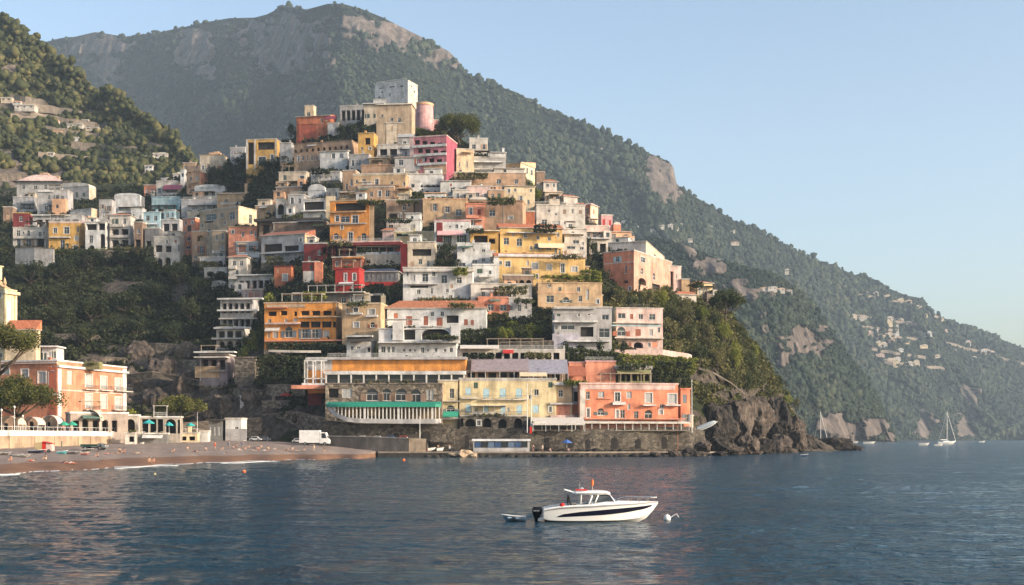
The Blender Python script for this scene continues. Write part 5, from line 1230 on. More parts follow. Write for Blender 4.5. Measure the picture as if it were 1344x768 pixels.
def T(kind, px, pyb, wpx, hpx, label, D=None, mat=None, trunk=None, group=None, crown=None, lean=0, seed=None, dd=0, fine=1.0, cat=None, name=None):
    """tree standing at pixel (px,pyb): crown wpx wide, whole plant hpx high, `trunk` = bare stem share"""
    if D is None: D = near_D(px, min(pyb, 590))-2.8+dd
    k = D/F; w_, h = wpx*k, hpx*k
    sd = seed if seed is not None else int(px*3+pyb*7)
    tr = trunk if trunk is not None else {'pine': .45, 'broad': .2, 'cypress': .05, 'bush': .03}[kind]
    mat = mat or {'pine': M_pine, 'broad': M_broad, 'cypress': M_dk, 'bush': M_broad}[kind]
    nm = name or {'pine': 'pine_tree', 'broad': 'leafy_tree', 'cypress': 'cypress_tree', 'bush': 'bush'}[kind]
    e = empty(nm, P(px, pyb, D)); tag(e, label, cat or {'pine': 'pine tree', 'broad': 'tree', 'cypress': 'cypress', 'bush': 'bush'}[kind], group)
    pr = tree_proto(kind, sd % 3, w_, h*(1-tr), mat, sd, fine)
    c = pr.copy(); COL.objects.link(c); c.parent = e; c.location = (lean*k, 0, h*tr)
    r = random.Random(sd); m = MB(); rb = max(.09, h*.022+w_*.012)
    zc = h*tr
    if kind in ('pine', 'broad'):
        tip = Vector((lean*k, 0, zc+h*(1-tr)*.35))
        bend = Vector((r.uniform(-.3,.3), 0, 0))*rb*3
        mid = Vector((tip.x*.35, 0, zc*.55))+bend
        m.tube([(0,0,-.6), tuple(mid*.5), tuple(mid), (tip.x*.8+bend.x, 0, zc*.92), tuple(tip)], [rb*1.25, rb, rb*.85, rb*.7, rb*.3], 8)
        nb = 7 if kind == 'pine' else 5
        for i in range(nb):
            a = 2*PI*i/nb+r.random(); s = Vector((mid.x+(tip.x-mid.x)*.3, 0, zc*(.62+.3*r.random()))) 
            en = Vector((tip.x+math.cos(a)*w_*.36, math.sin(a)*w_*.36, zc+h*(1-tr)*r.uniform(.2,.45)))
            md = s.lerp(en, .5)+Vector((0, 0, -h*.02)); m.tube([s, md, en], [rb*.5, rb*.32, rb*.12], 6)
    else: m.tube([(0,0,-.5), (0,0,h*.7)], [rb, rb*.4], 7)
    m.build('trunk', BARK, e, smooth=True)
    return e
def hedge(x0, x1, yt, yb, label, mat=None, D=None, dep=1.6, name='hedge', cat='hedge', dd=0, dens=1.0, D1=None):
    """a clipped or trailing hedge between two columns of the picture; yt,yb rows at both ends may be pairs"""
    if D is None: D = near_D((x0+x1)/2, min(yb if not isinstance(yb, tuple) else yb[0], 590))-2.6+dd
    D1 = D1 or D; n = max(6, int((x1-x0)*D/F*1.5*dens)); r = np.random.default_rng(int(x0*11+x1))
    yt_ = yt if isinstance(yt, tuple) else (yt, yt); yb_ = yb if isinstance(yb, tuple) else (yb, yb)
    o0 = P(x0, yb_[0], D)
    Cs, Rs = [], []
    for i in range(n):
        t = (i+.5)/n; d = D+(D1-D)*t; px = x0+(x1-x0)*t
        top = zof(yt_[0]+(yt_[1]-yt_[0])*t, d); bot = zof(yb_[0]+(yb_[1]-yb_[0])*t, d); hh = top-bot
        lay = max(1, int(hh/1.1))
        for j in range(lay):
            for _ in range(2):
                Cs.append(P(px, 0, d)+Vector((r.normal(0, .25), r.uniform(-.5,.5)*dep, 0)));
                Cs[-1].z = bot+hh*(j+.5)/lay+r.normal(0, .12); Rs.append(min(1.0, hh/lay*.62)*r.uniform(.8, 1.25))
    C = np.array([tuple(c-o0) for c in Cs]); V, Fq = leaf_clumps(C, np.array(Rs), 34, .2, r, .9)
    o = np_mesh(name, V, Fq, mat or M_broad); o.location = o0; return tag(o, label, cat)

T('pine', 603, 197, 62, 54, 'wide umbrella pine on the hilltop beside the pink round bastion', D=near_D(600,190)-1, trunk=.32, lean=-3, seed=5)
T('pine', 952, 424, 50, 46, 'umbrella pine leaning over the steep slope beyond the last yellow villa', D=398, trunk=.35, lean=2, seed=8, mat=M_broad)
T('broad', 914, 384, 30, 16, 'low dark tree tucked against the last pale yellow villa', D=404, mat=M_broad)
T('pine', -2, 566, 112, 144, 'large umbrella pine before the church at the left edge', D=262, trunk=.70, lean=0, seed=12, fine=.9)
T('pine', 20, 568, 104, 76, 'spreading pine with bare branching limbs before the hotel terrace', D=255, trunk=.34, lean=8, seed=14, fine=.9)
T('pine', 236, 571, 70, 55, 'umbrella pine with a bright top at the end of the promenade', D=300, trunk=.42, lean=2, seed=17, fine=.9)
T('bush', 172, 548, 20, 10, 'low golden bush behind the white arcade', D=296, mat=M_bright)
# ridge and upper town
for i, (x, y, w_, h_) in enumerate([(282,240,34,26),(302,232,30,22),(318,244,28,20),(296,252,34,20),(326,224,26,16),(272,254,20,14)]):
    T('broad', x, y, w_, h_, 'dense dark tree in the grove under the yellow modern house', mat=M_dk, trunk=.05, group='grove under the yellow modern house')
for i, (x, y, w_, h_) in enumerate([(348,222,26,12),(366,220,22,10),(384,222,20,10)]):
    T('bush', x, y, w_, h_, 'dark shrub along the foot of the grey shed-like house', mat=M_dk, group='shrubs under the ridge houses')
for i, (x, y, w_, h_) in enumerate([(382,182,18,22),(392,186,16,16)]):
    T('broad', x, y, w_, h_, 'dark tree beside the crimson dome on the ridge', mat=M_dk, trunk=.05, group='trees by the crimson dome')
for i, (x, y, w_, h_) in enumerate([(446,176,22,14),(460,175,24,13),(478,176,24,14),(495,178,22,15)]):
    T('bush', x, y, w_, h_, 'dark shrub on the bank above the long brown building', mat=M_dk, group='shrubs above the long brown building')
hedge(541,584,(166,176),(178,186),'bright green creeping bank under the pink round bastion',mat=M_bright,name='ivy_bank',cat='ivy bank')
for i, (x, y, w_, h_) in enumerate([(402,252,16,14),(414,253,18,17),(428,252,18,14),(442,252,18,14)]):
    T('broad', x, y, w_, h_, 'dark round tree before the pale-windowed white house', mat=M_dk, trunk=.05, group='trees before the pale-windowed house')
hedge(541,588,(251,256),(262,264),'trimmed dark hedge below the blue-white house',mat=M_broad)
hedge(364,400,239,249,'clipped hedge on the beige house terrace',mat=M_broad,dd=-2)
T('broad', 499, 304, 20, 38, 'tall dark tree between the orange house and the taupe house', mat=M_dk, trunk=.05)
T('broad', 585, 346, 28, 32, 'dark tree before the pink awning house', mat=M_dk, trunk=.1, dd=-2)
hedge(571,603,340,352,'dark pergola creeper below the pink awning house',mat=M_dk,name='creeper',cat='creeper')
for i, (x, y, w_, h_) in enumerate([(688,248,16,20),(697,256,16,18),(706,264,18,18),(692,266,16,14)]):
    T('broad', x, y, w_, h_, 'leafy tree in the skyline garden right of the gabled cream house', mat=(M_broad, M_bright, M_bright, M_olive)[i], trunk=.08, group='skyline garden trees')
for i, (x, y, w_, h_) in enumerate([(747,276,18,10),(762,290,18,12),(772,300,14,10),(752,298,14,8)]):
    T('bush', x, y, w_, h_, 'grey-green bush among the skyline cottages', mat=M_olive, group='bushes among the skyline cottages')
for i, (x, y, w_, h_) in enumerate([(775,338,22,30),(784,352,24,28),(776,366,24,26),(792,372,22,22),(786,388,30,18),(802,392,26,14)]):
    T('broad', x, y, w_, h_, 'dark garden tree between the yellow palazzo and the pink palazzo', mat=M_dk if i < 4 else M_broad, trunk=.06, group='garden trees between the palazzi')
hedge(664,765,(359,361),(365,367),'long yellow-green hedge on the terrace of the yellow palazzo',mat=M_bright,dd=-3)
hedge(762,788,(353,356),(376,386),'yellow-green creeper hanging at the end of the yellow palazzo',mat=M_bright,name='creeper',cat='creeper',dd=-3)
T('bush', 691, 374, 22, 18, 'yellowish bush below the middle of the yellow palazzo', mat=M_bright, dd=-3)
T('bush', 625, 394, 22, 14, 'yellow bush beside the long off-white house', mat=M_bright)
hedge(548,622,(391,390),(397,398),'planted strip along the top of the worn tile roof',mat=M_olive)
T('cypress', 840, 404, 9, 36, 'dark cypress below the pink palazzo', mat=M_dk)
T('cypress', 494, 470, 6, 22, 'small cypress between the white cube and the clifftop house', mat=M_dk, D=336)
for i, (x, y, w_, h_) in enumerate([(466,390,22,15),(482,392,22,16),(497,391,24,20),(512,393,22,20),(524,392,20,16)]):
    T('broad', x, y, w_, h_, 'dark shrubby tree beneath the crimson house', mat=M_dk if i < 3 else M_broad, trunk=.03, group='trees beneath the red quarter')
for i, (x, y, w_, h_) in enumerate([(398,386,24,20),(412,382,20,16),(390,362,18,16),(425,386,22,16)]):
    T('broad', x, y, w_, h_, 'dark tree among the terracotta houses', mat=M_dk, trunk=.05, group='trees among the terracotta houses')
for i, (x, y, w_, h_) in enumerate([(354,402,22,20),(348,424,22,26),(346,400,14,12)]):
    T('broad', x, y, w_, h_, 'leafy tree between the stepped apartments and the orange hotel', mat=(M_bright, M_dk, M_olive)[i], trunk=.05, group='trees left of the orange hotel')
for i, (x, y, w_, h_) in enumerate([(320,474,22,20),(332,462,24,24),(322,456,18,18),(344,448,18,22)]):
    T('bush', x, y, w_, h_, 'bright green bush above the stone tower wall', mat=M_bright if i < 2 else M_broad, group='bushes above the stone tower wall')
hedge(352,452,(449,451),(461,461),'dark clipped hedge along the foot of the orange hotel',mat=M_dk,D=348)
hedge(604,668,(432,430),(449,449),'tall mixed hedge right of the shuttered white house',mat=M_broad,D=350)
for i, (x, y, w_, h_) in enumerate([(662,450,30,24),(680,450,30,26),(698,449,34,28),(716,450,26,22),(672,432,20,12),(636,452,24,18)]):
    T('broad', x, y, w_, h_, 'full green garden tree left of the lilac-grey villa', mat=M_broad if i % 2 else M_bright, trunk=.05, group='garden trees left of the lilac-grey villa', D=348+i)
hedge(733,812,(455,462),(474,476),'dense green hedge below the lilac-grey villa',mat=M_broad,D=338)
hedge(790,912,(462,470),(478,492),'brighter hedge below the faded pink villa',mat=M_bright,D=339,D1=344)
hedge(862,906,(474,474),(536,540),'sheet of dark ivy hanging down the bank right of the coral hotel',mat=M_broad,D=334,D1=337,name='ivy',cat='ivy',dep=2.4)
for i, (x, y, w_, h_) in enumerate([(742,461,16,14),(762,462,18,12),(788,461,14,14),(818,462,14,14)]):
    T('bush', x, y, w_, h_, 'dark terrace shrub against the villas', mat=M_dk, group='terrace shrubs against the villas', D=341)
hedge(338,425,(466,470),(520,522),'dark creeper curtain under the orange hotel terrace',mat=M_dk,D=338,name='creeper',cat='creeper',dens=.8)
# steep garden slope on the right: single trees
r_ = random.Random(31)
spots = [(812,400,26,22),(830,404,24,20),(850,398,26,20),(868,402,28,24),(886,404,24,20),(902,408,24,18),(880,420,26,30),(900,428,30,34),(922,424,26,26),(940,434,26,30),(884,446,24,26),(908,452,26,34),
 (930,456,28,38),(952,452,28,36),(972,458,26,34),(890,470,22,22),(918,478,28,30),(942,484,30,36),(964,486,28,36),(986,490,26,32),(1000,506,24,28),(980,512,26,24),(1016,524,24,18),(1034,532,22,16),(1020,512,16,14),(960,506,24,22),
 (876,388,20,16),(925,440,18,24),(990,474,20,26),(946,470,18,26),(1044,536,16,14),(904,492,20,20),(870,436,18,20)]
for i, (x, y, w_, h_) in enumerate(spots):
    T('broad' if i % 3 else 'bush', x, y, w_, h_, 'bushy tree on the steep garden slope right of the villas', mat=(M_olive, M_broad, M_olive, M_bright, M_broad)[i % 5], trunk=.05, group='trees on the steep garden slope')
# dark ravine trees on the left
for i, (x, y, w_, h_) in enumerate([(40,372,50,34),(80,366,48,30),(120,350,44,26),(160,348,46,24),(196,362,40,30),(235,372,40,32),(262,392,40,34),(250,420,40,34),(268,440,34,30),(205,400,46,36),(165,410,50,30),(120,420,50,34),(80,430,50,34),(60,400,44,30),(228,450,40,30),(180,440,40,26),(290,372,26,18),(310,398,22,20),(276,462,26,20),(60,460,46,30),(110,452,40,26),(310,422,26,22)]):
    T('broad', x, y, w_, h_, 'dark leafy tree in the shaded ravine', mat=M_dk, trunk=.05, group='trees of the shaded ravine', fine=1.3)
for i, (x, y, w_, h_) in enumerate([(128,205,7,26),(176,172,6,26),(186,178,6,28),(222,188,7,24),(230,196,7,24),(216,190,6,18)]):
    k_ = int(np.argmin(abs(pxl-x))); j_ = int(np.argmin(abs(pyl[k_]-y))); T('cypress', x, y, w_, h_, 'slim dark cypress on the crest of the left hill', D=float(Dl2[k_, j_])-6, group='cypresses on the left hill', fine=2.2)
T('bush', 318, 402, 16, 12, 'rusty autumn bush in the shaded ravine', mat=leaf_mat('autumn leaves', (.06,.035,.015), (.16,.09,.03), (.26,.16,.05)), D=395)

VINES = [(470,500,262,268),(505,540,288,292),(612,634,300,306),(560,600,322,328),(430,462,318,323),(398,428,384,392),(650,690,376,386),(700,738,404,410),(590,620,398,404),(468,500,328,334),
 (372,398,282,288),(410,432,222,228),(600,640,228,234),(640,676,260,268),(700,730,296,304),(726,760,334,340),(520,548,262,268),(350,372,338,346),(300,318,380,390),(455,480,396,402),(560,600,440,446),(690,722,462,470),(612,650,466,470),(640,668,412,420),(676,700,392,398),(505,530,348,354),
 (812,850,478,484),(742,770,500,505),(596,612,352,360),(240,262,336,344),(206,238,350,357),(150,186,325,333),(70,110,329,336),(112,146,328,335),(20,60,325,333),(262,284,344,352)]
VL = ['over the upper attic loggia','under the pale terrace doors','at the salmon-red house','under the pink awning','under the oval-windowed house','below the terracotta pilaster house','under the yellow palazzo arcade','on the sand-orange villa foot','by the long off-white house','beneath the dark red canopy',
 'on the stepped grey house','above the pale-windowed house','under the right shoulder','by the pitched cream house','by the black double window','above the yellow palazzo end','by the blank cream cube','at the rust-roofed apartments','over the stepped apartments','behind the roof bar','on the clifftop house recess','left of the lilac-grey villa garden','above the terrace bar','by the pink-brown veranda','by the three small windows','by the beige tower-like house',
 'over the olive awning terrace','above the narrow sand house','between the white cube and the yellow palazzo','under the terracotta tower','under the cream arches at the ravine','under the loggia house','under the orange-yellow house','under the ironwork-door house','under the grey-arched house','under the round-arched loggias']
for (a_, b2, t_, u_), lb in zip(VINES, VL):
    mx, my = (a_+b2)/2, (t_+u_)/2
    Dh = [q[4] for q in HOUSES if q[0] <= mx <= q[1] and q[2]-3 <= my <= q[3]]
    Dv = min(Dh)-1.6-.12*(b2-a_)*.2 if Dh else near_D(mx, u_)-3
    hedge(a_, b2, t_-1, u_+1, 'trailing greenery '+lb, mat=random.Random(a_).choice((M_broad, M_dk, M_olive, M_bright, M_broad)), name='creeper', cat='creeper', D=Dv, dens=.8, dep=.9)
# ================================================================ beach, promenade, quay
def shoreD(py): return HC*F/(py-HY)
SHORE = [(-120,634),(-60,629),(0,623),(60,619),(110,617.5),(150,613.5),(200,611.5),(260,608.5),(300,606.5),(360,605),(420,603),(470,601.6),(500,600.2)]
BACK = [(-120,210,2.3),(-60,222,2.4),(0,236,2.55),(60,252,2.8),(110,266,3.05),(150,281,3.35),(200,297,3.7),(260,306,3.9),(300,308,3.95),(360,306,3.7),(420,302,3.0),(470,299,1.9),(500,298,1.35)]
m, nt, b = newmat('beach sand'); b.inputs['Roughness'].default_value = .95
p = geopos(nt); at = nt.nodes.new('ShaderNodeAttribute'); at.attribute_name = 'rock'
n1 = noise(nt, p, .25, 6, .7); n2 = noise(nt, p, 3, 4, .7)
dry = ramp(nt, n1, [(.3, (.16,.125,.105)), (.7, (.28,.22,.185))]); wet = ramp(nt, n1, [(.3, (.12,.065,.040)), (.7, (.20,.11,.068))])
c = mixc(nt, ramp(nt, at.outputs['Fac'], [(.35, (0,0,0)), (.6, (1,1,1))]), dry, wet)
c = mixc(nt, .5, c, ramp(nt, n2, [(.3, (.6,.6,.6)), (.6, (1.1,1.1,1.1))]), 'MULTIPLY')
nt.links.new(c, b.inputs['Base Color']); bump(nt, b, n2, .5, .12)
px_ = np.arange(-120, 501, 3.0)
rows = []; wetv = []
for x in px_:
    sy = interp(x, SHORE)+.5*math.sin(x*.11)+.3*math.sin(x*.043+1); D0 = shoreD(sy); D1 = interp(x, [(q[0], q[1]) for q in BACK]); Z1 = interp(x, [(q[0], q[2]) for q in BACK])
    row = []; 
    for t, z in ((-.15, -.9), (0, .02), (.04, .30), (.10, .62), (.16, .85), (.22, None), (.35, None), (.5, None), (.65, None), (.8, None), (1, None), (1.12, None)):
        D = D0+(D1-D0)*t
        zz = z if z is not None else .85+(Z1-.85)*min(1, (t-.16)/.84)**.9
        if z is None: zz += .10*float(vnoise(x*.12, D*.2, 0, 4))
        zz = min(zz, Z1+.05) if t > 0 else zz
        row.append(((x-672)/F*D, D, zz)); wetv.append(1.0 if t <= .16 else .4 if t <= .22 else 0.0)
    row.append(((x-672)/F*(D1+40), D1+40, Z1)); wetv.append(0)
    rows.append(row)
V = np.array(rows); a_, b_, _ = V.shape; idx = np.arange(a_*b_).reshape(a_, b_)
Fq = np.stack([idx[:-1,:-1], idx[1:,:-1], idx[1:,1:], idx[:-1,1:]], -1).reshape(-1, 4)
tag(np_mesh('beach', V.reshape(-1, 3), Fq, m, smooth=True, attr={'rock': np.array(wetv)}), kind='structure')
def beach_z(X, Y):
    px = X/Y*F+672; D0 = shoreD(interp(px, SHORE)); D1 = interp(px, [(q[0], q[1]) for q in BACK]); Z1 = interp(px, [(q[0], q[2]) for q in BACK])
    t = (Y-D0)/(D1-D0)
    if t < .16: return interp(t, [(-.15,-.9),(0,.02),(.04,.3),(.1,.62),(.16,.85)])
    return .85+(Z1-.85)*min(1, (t-.16)/.84)**.9
def beach_at(px, py):
    """the spot of the beach seen at a pixel"""
    D = 150.0
    while D < 330:
        X = (px-672)/F*D
        if HC+(HY-py)*D/F <= beach_z(X, D): break
        D += .5
    return Vector(((px-672)/F*D, D, beach_z((px-672)/F*D, D)))
# surf
fm, nt, b = newmat('surf foam'); b.inputs['Roughness'].default_value = .9; b.inputs['Base Color'].default_value = (.52,.53,.53,1)
rows = []; rr = np.random.default_rng(3)
mb = MB()
prev = None
for x in np.arange(-120, 500, 2.0):
    sy = interp(x, SHORE)+.5*math.sin(x*.11)+.3*math.sin(x*.043+1); D = shoreD(sy)
    w1 = max(0.05, .3+1.5*float(fbm(x*.03, 0, 0, 3, 8))+.6*float(vnoise(x*.3, 3))); 
    cur = (((x-672)/F*(D-w1), D-w1, .03), ((x-672)/F*(D+.7), D+.7, .10))
    if prev and w1 > .1: mb.poly([prev[0], cur[0], cur[1], prev[1]])
    prev = cur
for k in range(3):       # a thin breaking line just off the beach
    x0_, x1_ = ((0,28),(150,235),(290,370))[k]; prev = None
    for x in np.arange(x0_, x1_, 2.0):
        D = shoreD(interp(x, SHORE)+1.6+.6*math.sin(x*.08+k)); w1 = .5*math.sin(PI*(x-x0_)/(x1_-x0_))*(1+.6*float(vnoise(x*.2, k)))
        cur = (((x-672)/F*(D-w1), D-w1, .05), ((x-672)/F*D, D, .16))
        if prev: mb.poly([prev[0], cur[0], cur[1], prev[1]])
        prev = cur
tag(mb.build('surf_foam', fm, smooth=True), kind='stuff')

# promenade: sheet and its sea wall
PROM = [(-140,205),(0,238),(60,254),(110,268),(152,283),(215,300),(278,309)]
ZP = 5.35
pv, nt, b = newmat('promenade paving'); b.inputs['Roughness'].default_value = .9
nt.links.new(ramp(nt, noise(nt, geopos(nt), 1.5, 4), [(.3, (.2,.18,.16)), (.7, (.32,.29,.26))]), b.inputs['Base Color'])
mb = MB()
for (a0, d0), (a1, d1) in zip(PROM[:-1], PROM[1:]):
    mb.poly([((a0-672)/F*d0, d0, ZP), ((a1-672)/F*d1, d1, ZP), ((a1-672)/F*(d1+60), d1+60, ZP), ((a0-672)/F*(d0+95), d0+95, ZP)])
tag(mb.build('pavement', pv), kind='structure')
e = empty('promenade_wall', P(0, 575, 238)); e.location.z = 0; tag(e, 'long tan beach wall topped by a white parapet at left', 'sea wall')
mb = MB(); pp = MB(); ra = MB(); off = Vector(e.location)
def seg_box(mb, A, B, z0, z1, t0, t1):
    d = (B-A); d.z = 0; L = d.length; d.normalize(); n = Vector((d.y, -d.x, 0))
    f = Fr((A.x, A.y, 0), d, L); f.box(mb, 0, L, z0, z1, t0, t1); return f, L
for (a0, d0), (a1, d1) in zip(PROM[:-1], PROM[1:]):
    A = Vector(((a0-672)/F*d0, d0, 0))-off; B = Vector(((a1-672)/F*d1, d1, 0))-off; A.z = B.z = 0
    seg_box(mb, A, B, 1.0, ZP, -.6, 0)
    if a0 < 215:
        seg_box(pp, A, B, ZP-.35, ZP+.75, -.45, .12)
    f, L = seg_box(ra, A, B, ZP+1.5, ZP+1.56, -.25, -.2)
    k = 0
    while k < L: f.box(ra, k, k+.05, ZP, ZP+1.5, -.25, -.2); k += 1.5
    k = 3
    while k < L: f.box(mb, k, k+.25, 1.0, ZP-.36, 0, .12); k += 9
mb.build('wall', stucco((.40,.30,.21)), e); pp.build('parapet', stucco((.66,.63,.60), .2), e); ra.build('railing', WRAIL, e)

# the corner hotel
hotel = H(-60,166,474,570,(.56,.24,.14),'-','coral corner hotel with white balconies behind the promenade pines',xs=75,yaw=-14,sidecol=(.52,.25,.15),rcol='white',name='hotel',cat='hotel',D=286,dep=14,
  W=[(3,12,482,492,'t'),(28,37,485,496,'t'),(50,60,488,503,'t'),(64,72,489,505,'t'),(3,12,508,524,'t'),(28,37,508,524,'t'),(50,60,512,528,'k'),(-30,-20,482,492,'t')],
  SW=[(112,121,490,507,'t'),(132,140,491,508,'t'),(151,159,492,508,'t'),(112,121,516,535,'t'),(132,140,516,535,'t'),(151,159,518,535,'t'),(88,95,487,505,'k')],fd=3)
def sideparts(h, items):
    """extra pieces for the hotel's right wall, by picture columns"""
    w_, L = h['_w'], h['_L']; a = h.rotation_euler.z; d = Vector((math.cos(a), math.sin(a), 0)); b = Vector((-math.sin(a), math.cos(a), 0)); Q = Vector(h.location)+d*w_
    sf = Fr((w_,0,0), (0,1,0), L)
    def t_(px): u = (px-672)/F; return (u*Q.y-Q.x)/(b.x-u*b.y)
    for it in items:
        k, x0, x1, y0, y1 = it[:5]; a0, a1 = t_(x0), t_(x1); dd = Q.y+b.y*a0; z0, z1 = zof(y1, dd)-h.location.z, zof(y0, dd)-h.location.z
        if k == 'balcony': balcony(h, sf, a0, a1, z0, 1.1)
        else:
            m = MB(); sf.box(m, a0, a1, z0, z1, -.02, it[6]); m.build(k, stucco(C_(it[5])), h)
sideparts(hotel, [('balcony',108,125,509,510.5),('balcony',128,144,510,511.5),('balcony',148,170,511,512.5),('balcony',108,128,536,537.5),('balcony',146,166,536,537.5),
  ('pilaster',75.5,80,484,568,'white',.14),('pilaster',160.5,165.5,484,568,'white',.14),('cornice',75,167,479,482,'white',.6),('band',80,160,511,512.6,'blush',.08)])
mb = MB(); w_ = hotel['_w']; k_ = 286/F
fr = Fr((0,0,0), (1,0,0), w_)
hh = hotel['_h']
fr.box(mb, w_-12*k_, w_-1.2*k_, hh-42*k_, hh-8*k_, -.02, .06); fr.box(mb, w_-12*k_, w_-1.2*k_, hh-75*k_, hh-45*k_, -.02, .06)
mb.build('panel', stucco((.52,.15,.08)), hotel)
mb = MB(); fr.box(mb, 0, w_, hh-44*k_, hh-42.3*k_, -.02, .14); fr.box(mb, -.2, w_+.2, hh-3*k_, hh-.3, -.02, .5); mb.build('band', stucco(C_('offw')), hotel)
H(55,84,456,474,'white','w3','low white penthouse on the roof of the corner hotel',D=300,dep=5,fd=2,roof='slab',rcol='white',name='penthouse',cat='penthouse')
e = H(84,134,475,479,'olive','-','dark green planter trellis along the roof of the corner hotel',D=296,dep=2,fd=1,roof='none',name='trellis',cat='trellis'); plant_mass(e, Fr((0,0,0),(1,0,0),e['_w']), .2, e['_w']-.2, e['_h']-.6, 0, 1.0, 1.2, M_olive, 77)
# church
ch = H(-60,22,380,520,'lemon','-','cream church with pilasters and tall windows at the left edge',xs=6,yaw=-20,rcol='cream',D=330,dep=9,name='church',cat='church',fd=10,
  W=[(-6,-2,398,424,'w')],SW=[(9,15,398,424,'c','offw')],ex=())
sideparts(ch, [('pilaster',6.3,8,384,520,'cream',.25),('pilaster',19,21.6,384,520,'cream',.25),('cornice',4,24,381,385,'cream',.7)])
mb = MB(); w_, L_, h_ = ch['_w'], ch['_L'], ch['_h']
k_ = 330/F
mb.prism([(w_*.35, h_), (w_, h_+.1), (w_-2.2, h_+6*k_), (w_-4.5, h_+15*k_), (w_*.35, h_+15*k_)], 1, L_-1, 'y'); mb.build('roof', stucco(C_('sand')), ch)
mb = MB(); mb.box(w_-9, w_-3.6, 1.5, L_-1.5, h_+15*k_, h_+32*k_); mb.box(w_-9.3, w_-3.3, 1.2, L_-1.2, h_+32*k_, h_+33.5*k_); mb.build('lantern', stucco(C_('lemon')), ch)
mb = MB(); mb.lathe([(0,h_+.6),(.35,h_+.6),(.25,h_+1.2),(.55,h_+1.7),(.3,h_+2.6),(.06,h_+3.4),(0,h_+3.5)], w_-.7, .8, 10); mb.build('finial', stucco(C_('sand')), ch)
H(8,53,432,500,'cream','-','cream church annex with an orange tiled roof beside the church',xs=47,yaw=-6,D=322,dep=6,roof='shed',rcol='terra',rh=2.6,name='church_annex',cat='annex',fd=8)

# café canopies along the promenade
def barrel(px0, px1, pyt, pyb, D, label, colr='offw'):
    k = D/F; W = (px1-px0)*k; e = empty('barrel_canopy', P(px0, pyb, D)); e.location.z = ZP; tag(e, label, 'canopy', 'barrel canopies before the corner hotel')
    zt = zof(pyt, D)-ZP; r_ = W/2; rise = min(r_, zt*.45); m = MB(); n = 10
    rows = [[(r_-r_*math.cos(PI*t/n), y, zt-rise+rise*math.sin(PI*t/n)) for t in range(n+1)] for y in (0, 4.5)]
    m.grid(rows); m.build('cloth', paint(C_(colr), .8, name='canopy cloth'), e, smooth=True)
    m = MB(); 
    for x in (0, W-.12): m.box(x, x+.12, 0, .12, 0, zt-rise); m.box(x, x+.12, 4.3, 4.42, 0, zt-rise)
    m.build('post', WRAIL, e)
for i, (a_, b2, t_) in enumerate([(-40,-8,546),(-6,24,546),(26,50,547),(52,76,545),(104,132,538),(126,144,546),(146,161,546)]):
    barrel(a_, b2, t_, 570, 262+i*4, 'barrel-shaped pale café canopy below the corner hotel', ('offw','pale','blush')[i % 3])
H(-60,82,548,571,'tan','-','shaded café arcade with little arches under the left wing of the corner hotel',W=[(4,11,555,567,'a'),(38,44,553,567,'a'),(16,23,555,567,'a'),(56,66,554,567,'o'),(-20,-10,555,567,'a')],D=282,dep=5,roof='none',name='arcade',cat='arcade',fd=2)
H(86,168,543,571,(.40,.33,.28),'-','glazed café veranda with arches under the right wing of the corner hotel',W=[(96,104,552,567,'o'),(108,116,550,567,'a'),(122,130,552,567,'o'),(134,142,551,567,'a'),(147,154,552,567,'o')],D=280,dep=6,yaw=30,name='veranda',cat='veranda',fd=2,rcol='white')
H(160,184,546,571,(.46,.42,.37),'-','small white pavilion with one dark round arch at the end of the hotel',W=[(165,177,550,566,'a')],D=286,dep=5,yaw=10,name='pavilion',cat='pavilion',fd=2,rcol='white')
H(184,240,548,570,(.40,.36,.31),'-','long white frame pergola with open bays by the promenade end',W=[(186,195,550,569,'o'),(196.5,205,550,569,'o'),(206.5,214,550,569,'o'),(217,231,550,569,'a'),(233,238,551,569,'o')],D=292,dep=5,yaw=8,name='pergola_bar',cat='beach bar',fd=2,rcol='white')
H(164,180,569,583,'offw','-','white beach hut with a dark doorway set into the promenade wall',W=[(169,176,573,580,'o')],D=277,dep=3,yaw=8,name='beach_hut',cat='hut',fd=2)
H(180,222,570,581,'dgrey','-','dark painted beach kiosk at the foot of the pergola bar',D=287,dep=3,yaw=8,name='kiosk',cat='kiosk',fd=2)
H(222,262,569,579,'cream','o3','cream beach cabin with orange niches under the umbrella pine',D=296,dep=3,yaw=4,name='beach_cabin',cat='cabin',fd=2)
H(262,276,567,579,'white','-','blank white cabin at the very end of the promenade wall',D=300,dep=3,yaw=4,name='beach_cabin',cat='cabin',fd=2)
H(274,297,552,577,'dgrey','k3','low glazed bar with a black flat roof beside the white cabin',D=306,dep=5,yaw=2,roof='slab',rcol='dark',name='beach_bar',cat='beach bar',fd=2)
H(296,324,550,578,'white','-','white boxy kiosk with a blue-grey shaded base on the beach road',W=[(308,313,560,571,'w')],D=306,dep=5,yaw=-4,name='kiosk',cat='kiosk',fd=2,ex=(('band',296,324,563,578,'pgrey'),))  # grey band paints the shade over the kiosk's lower half

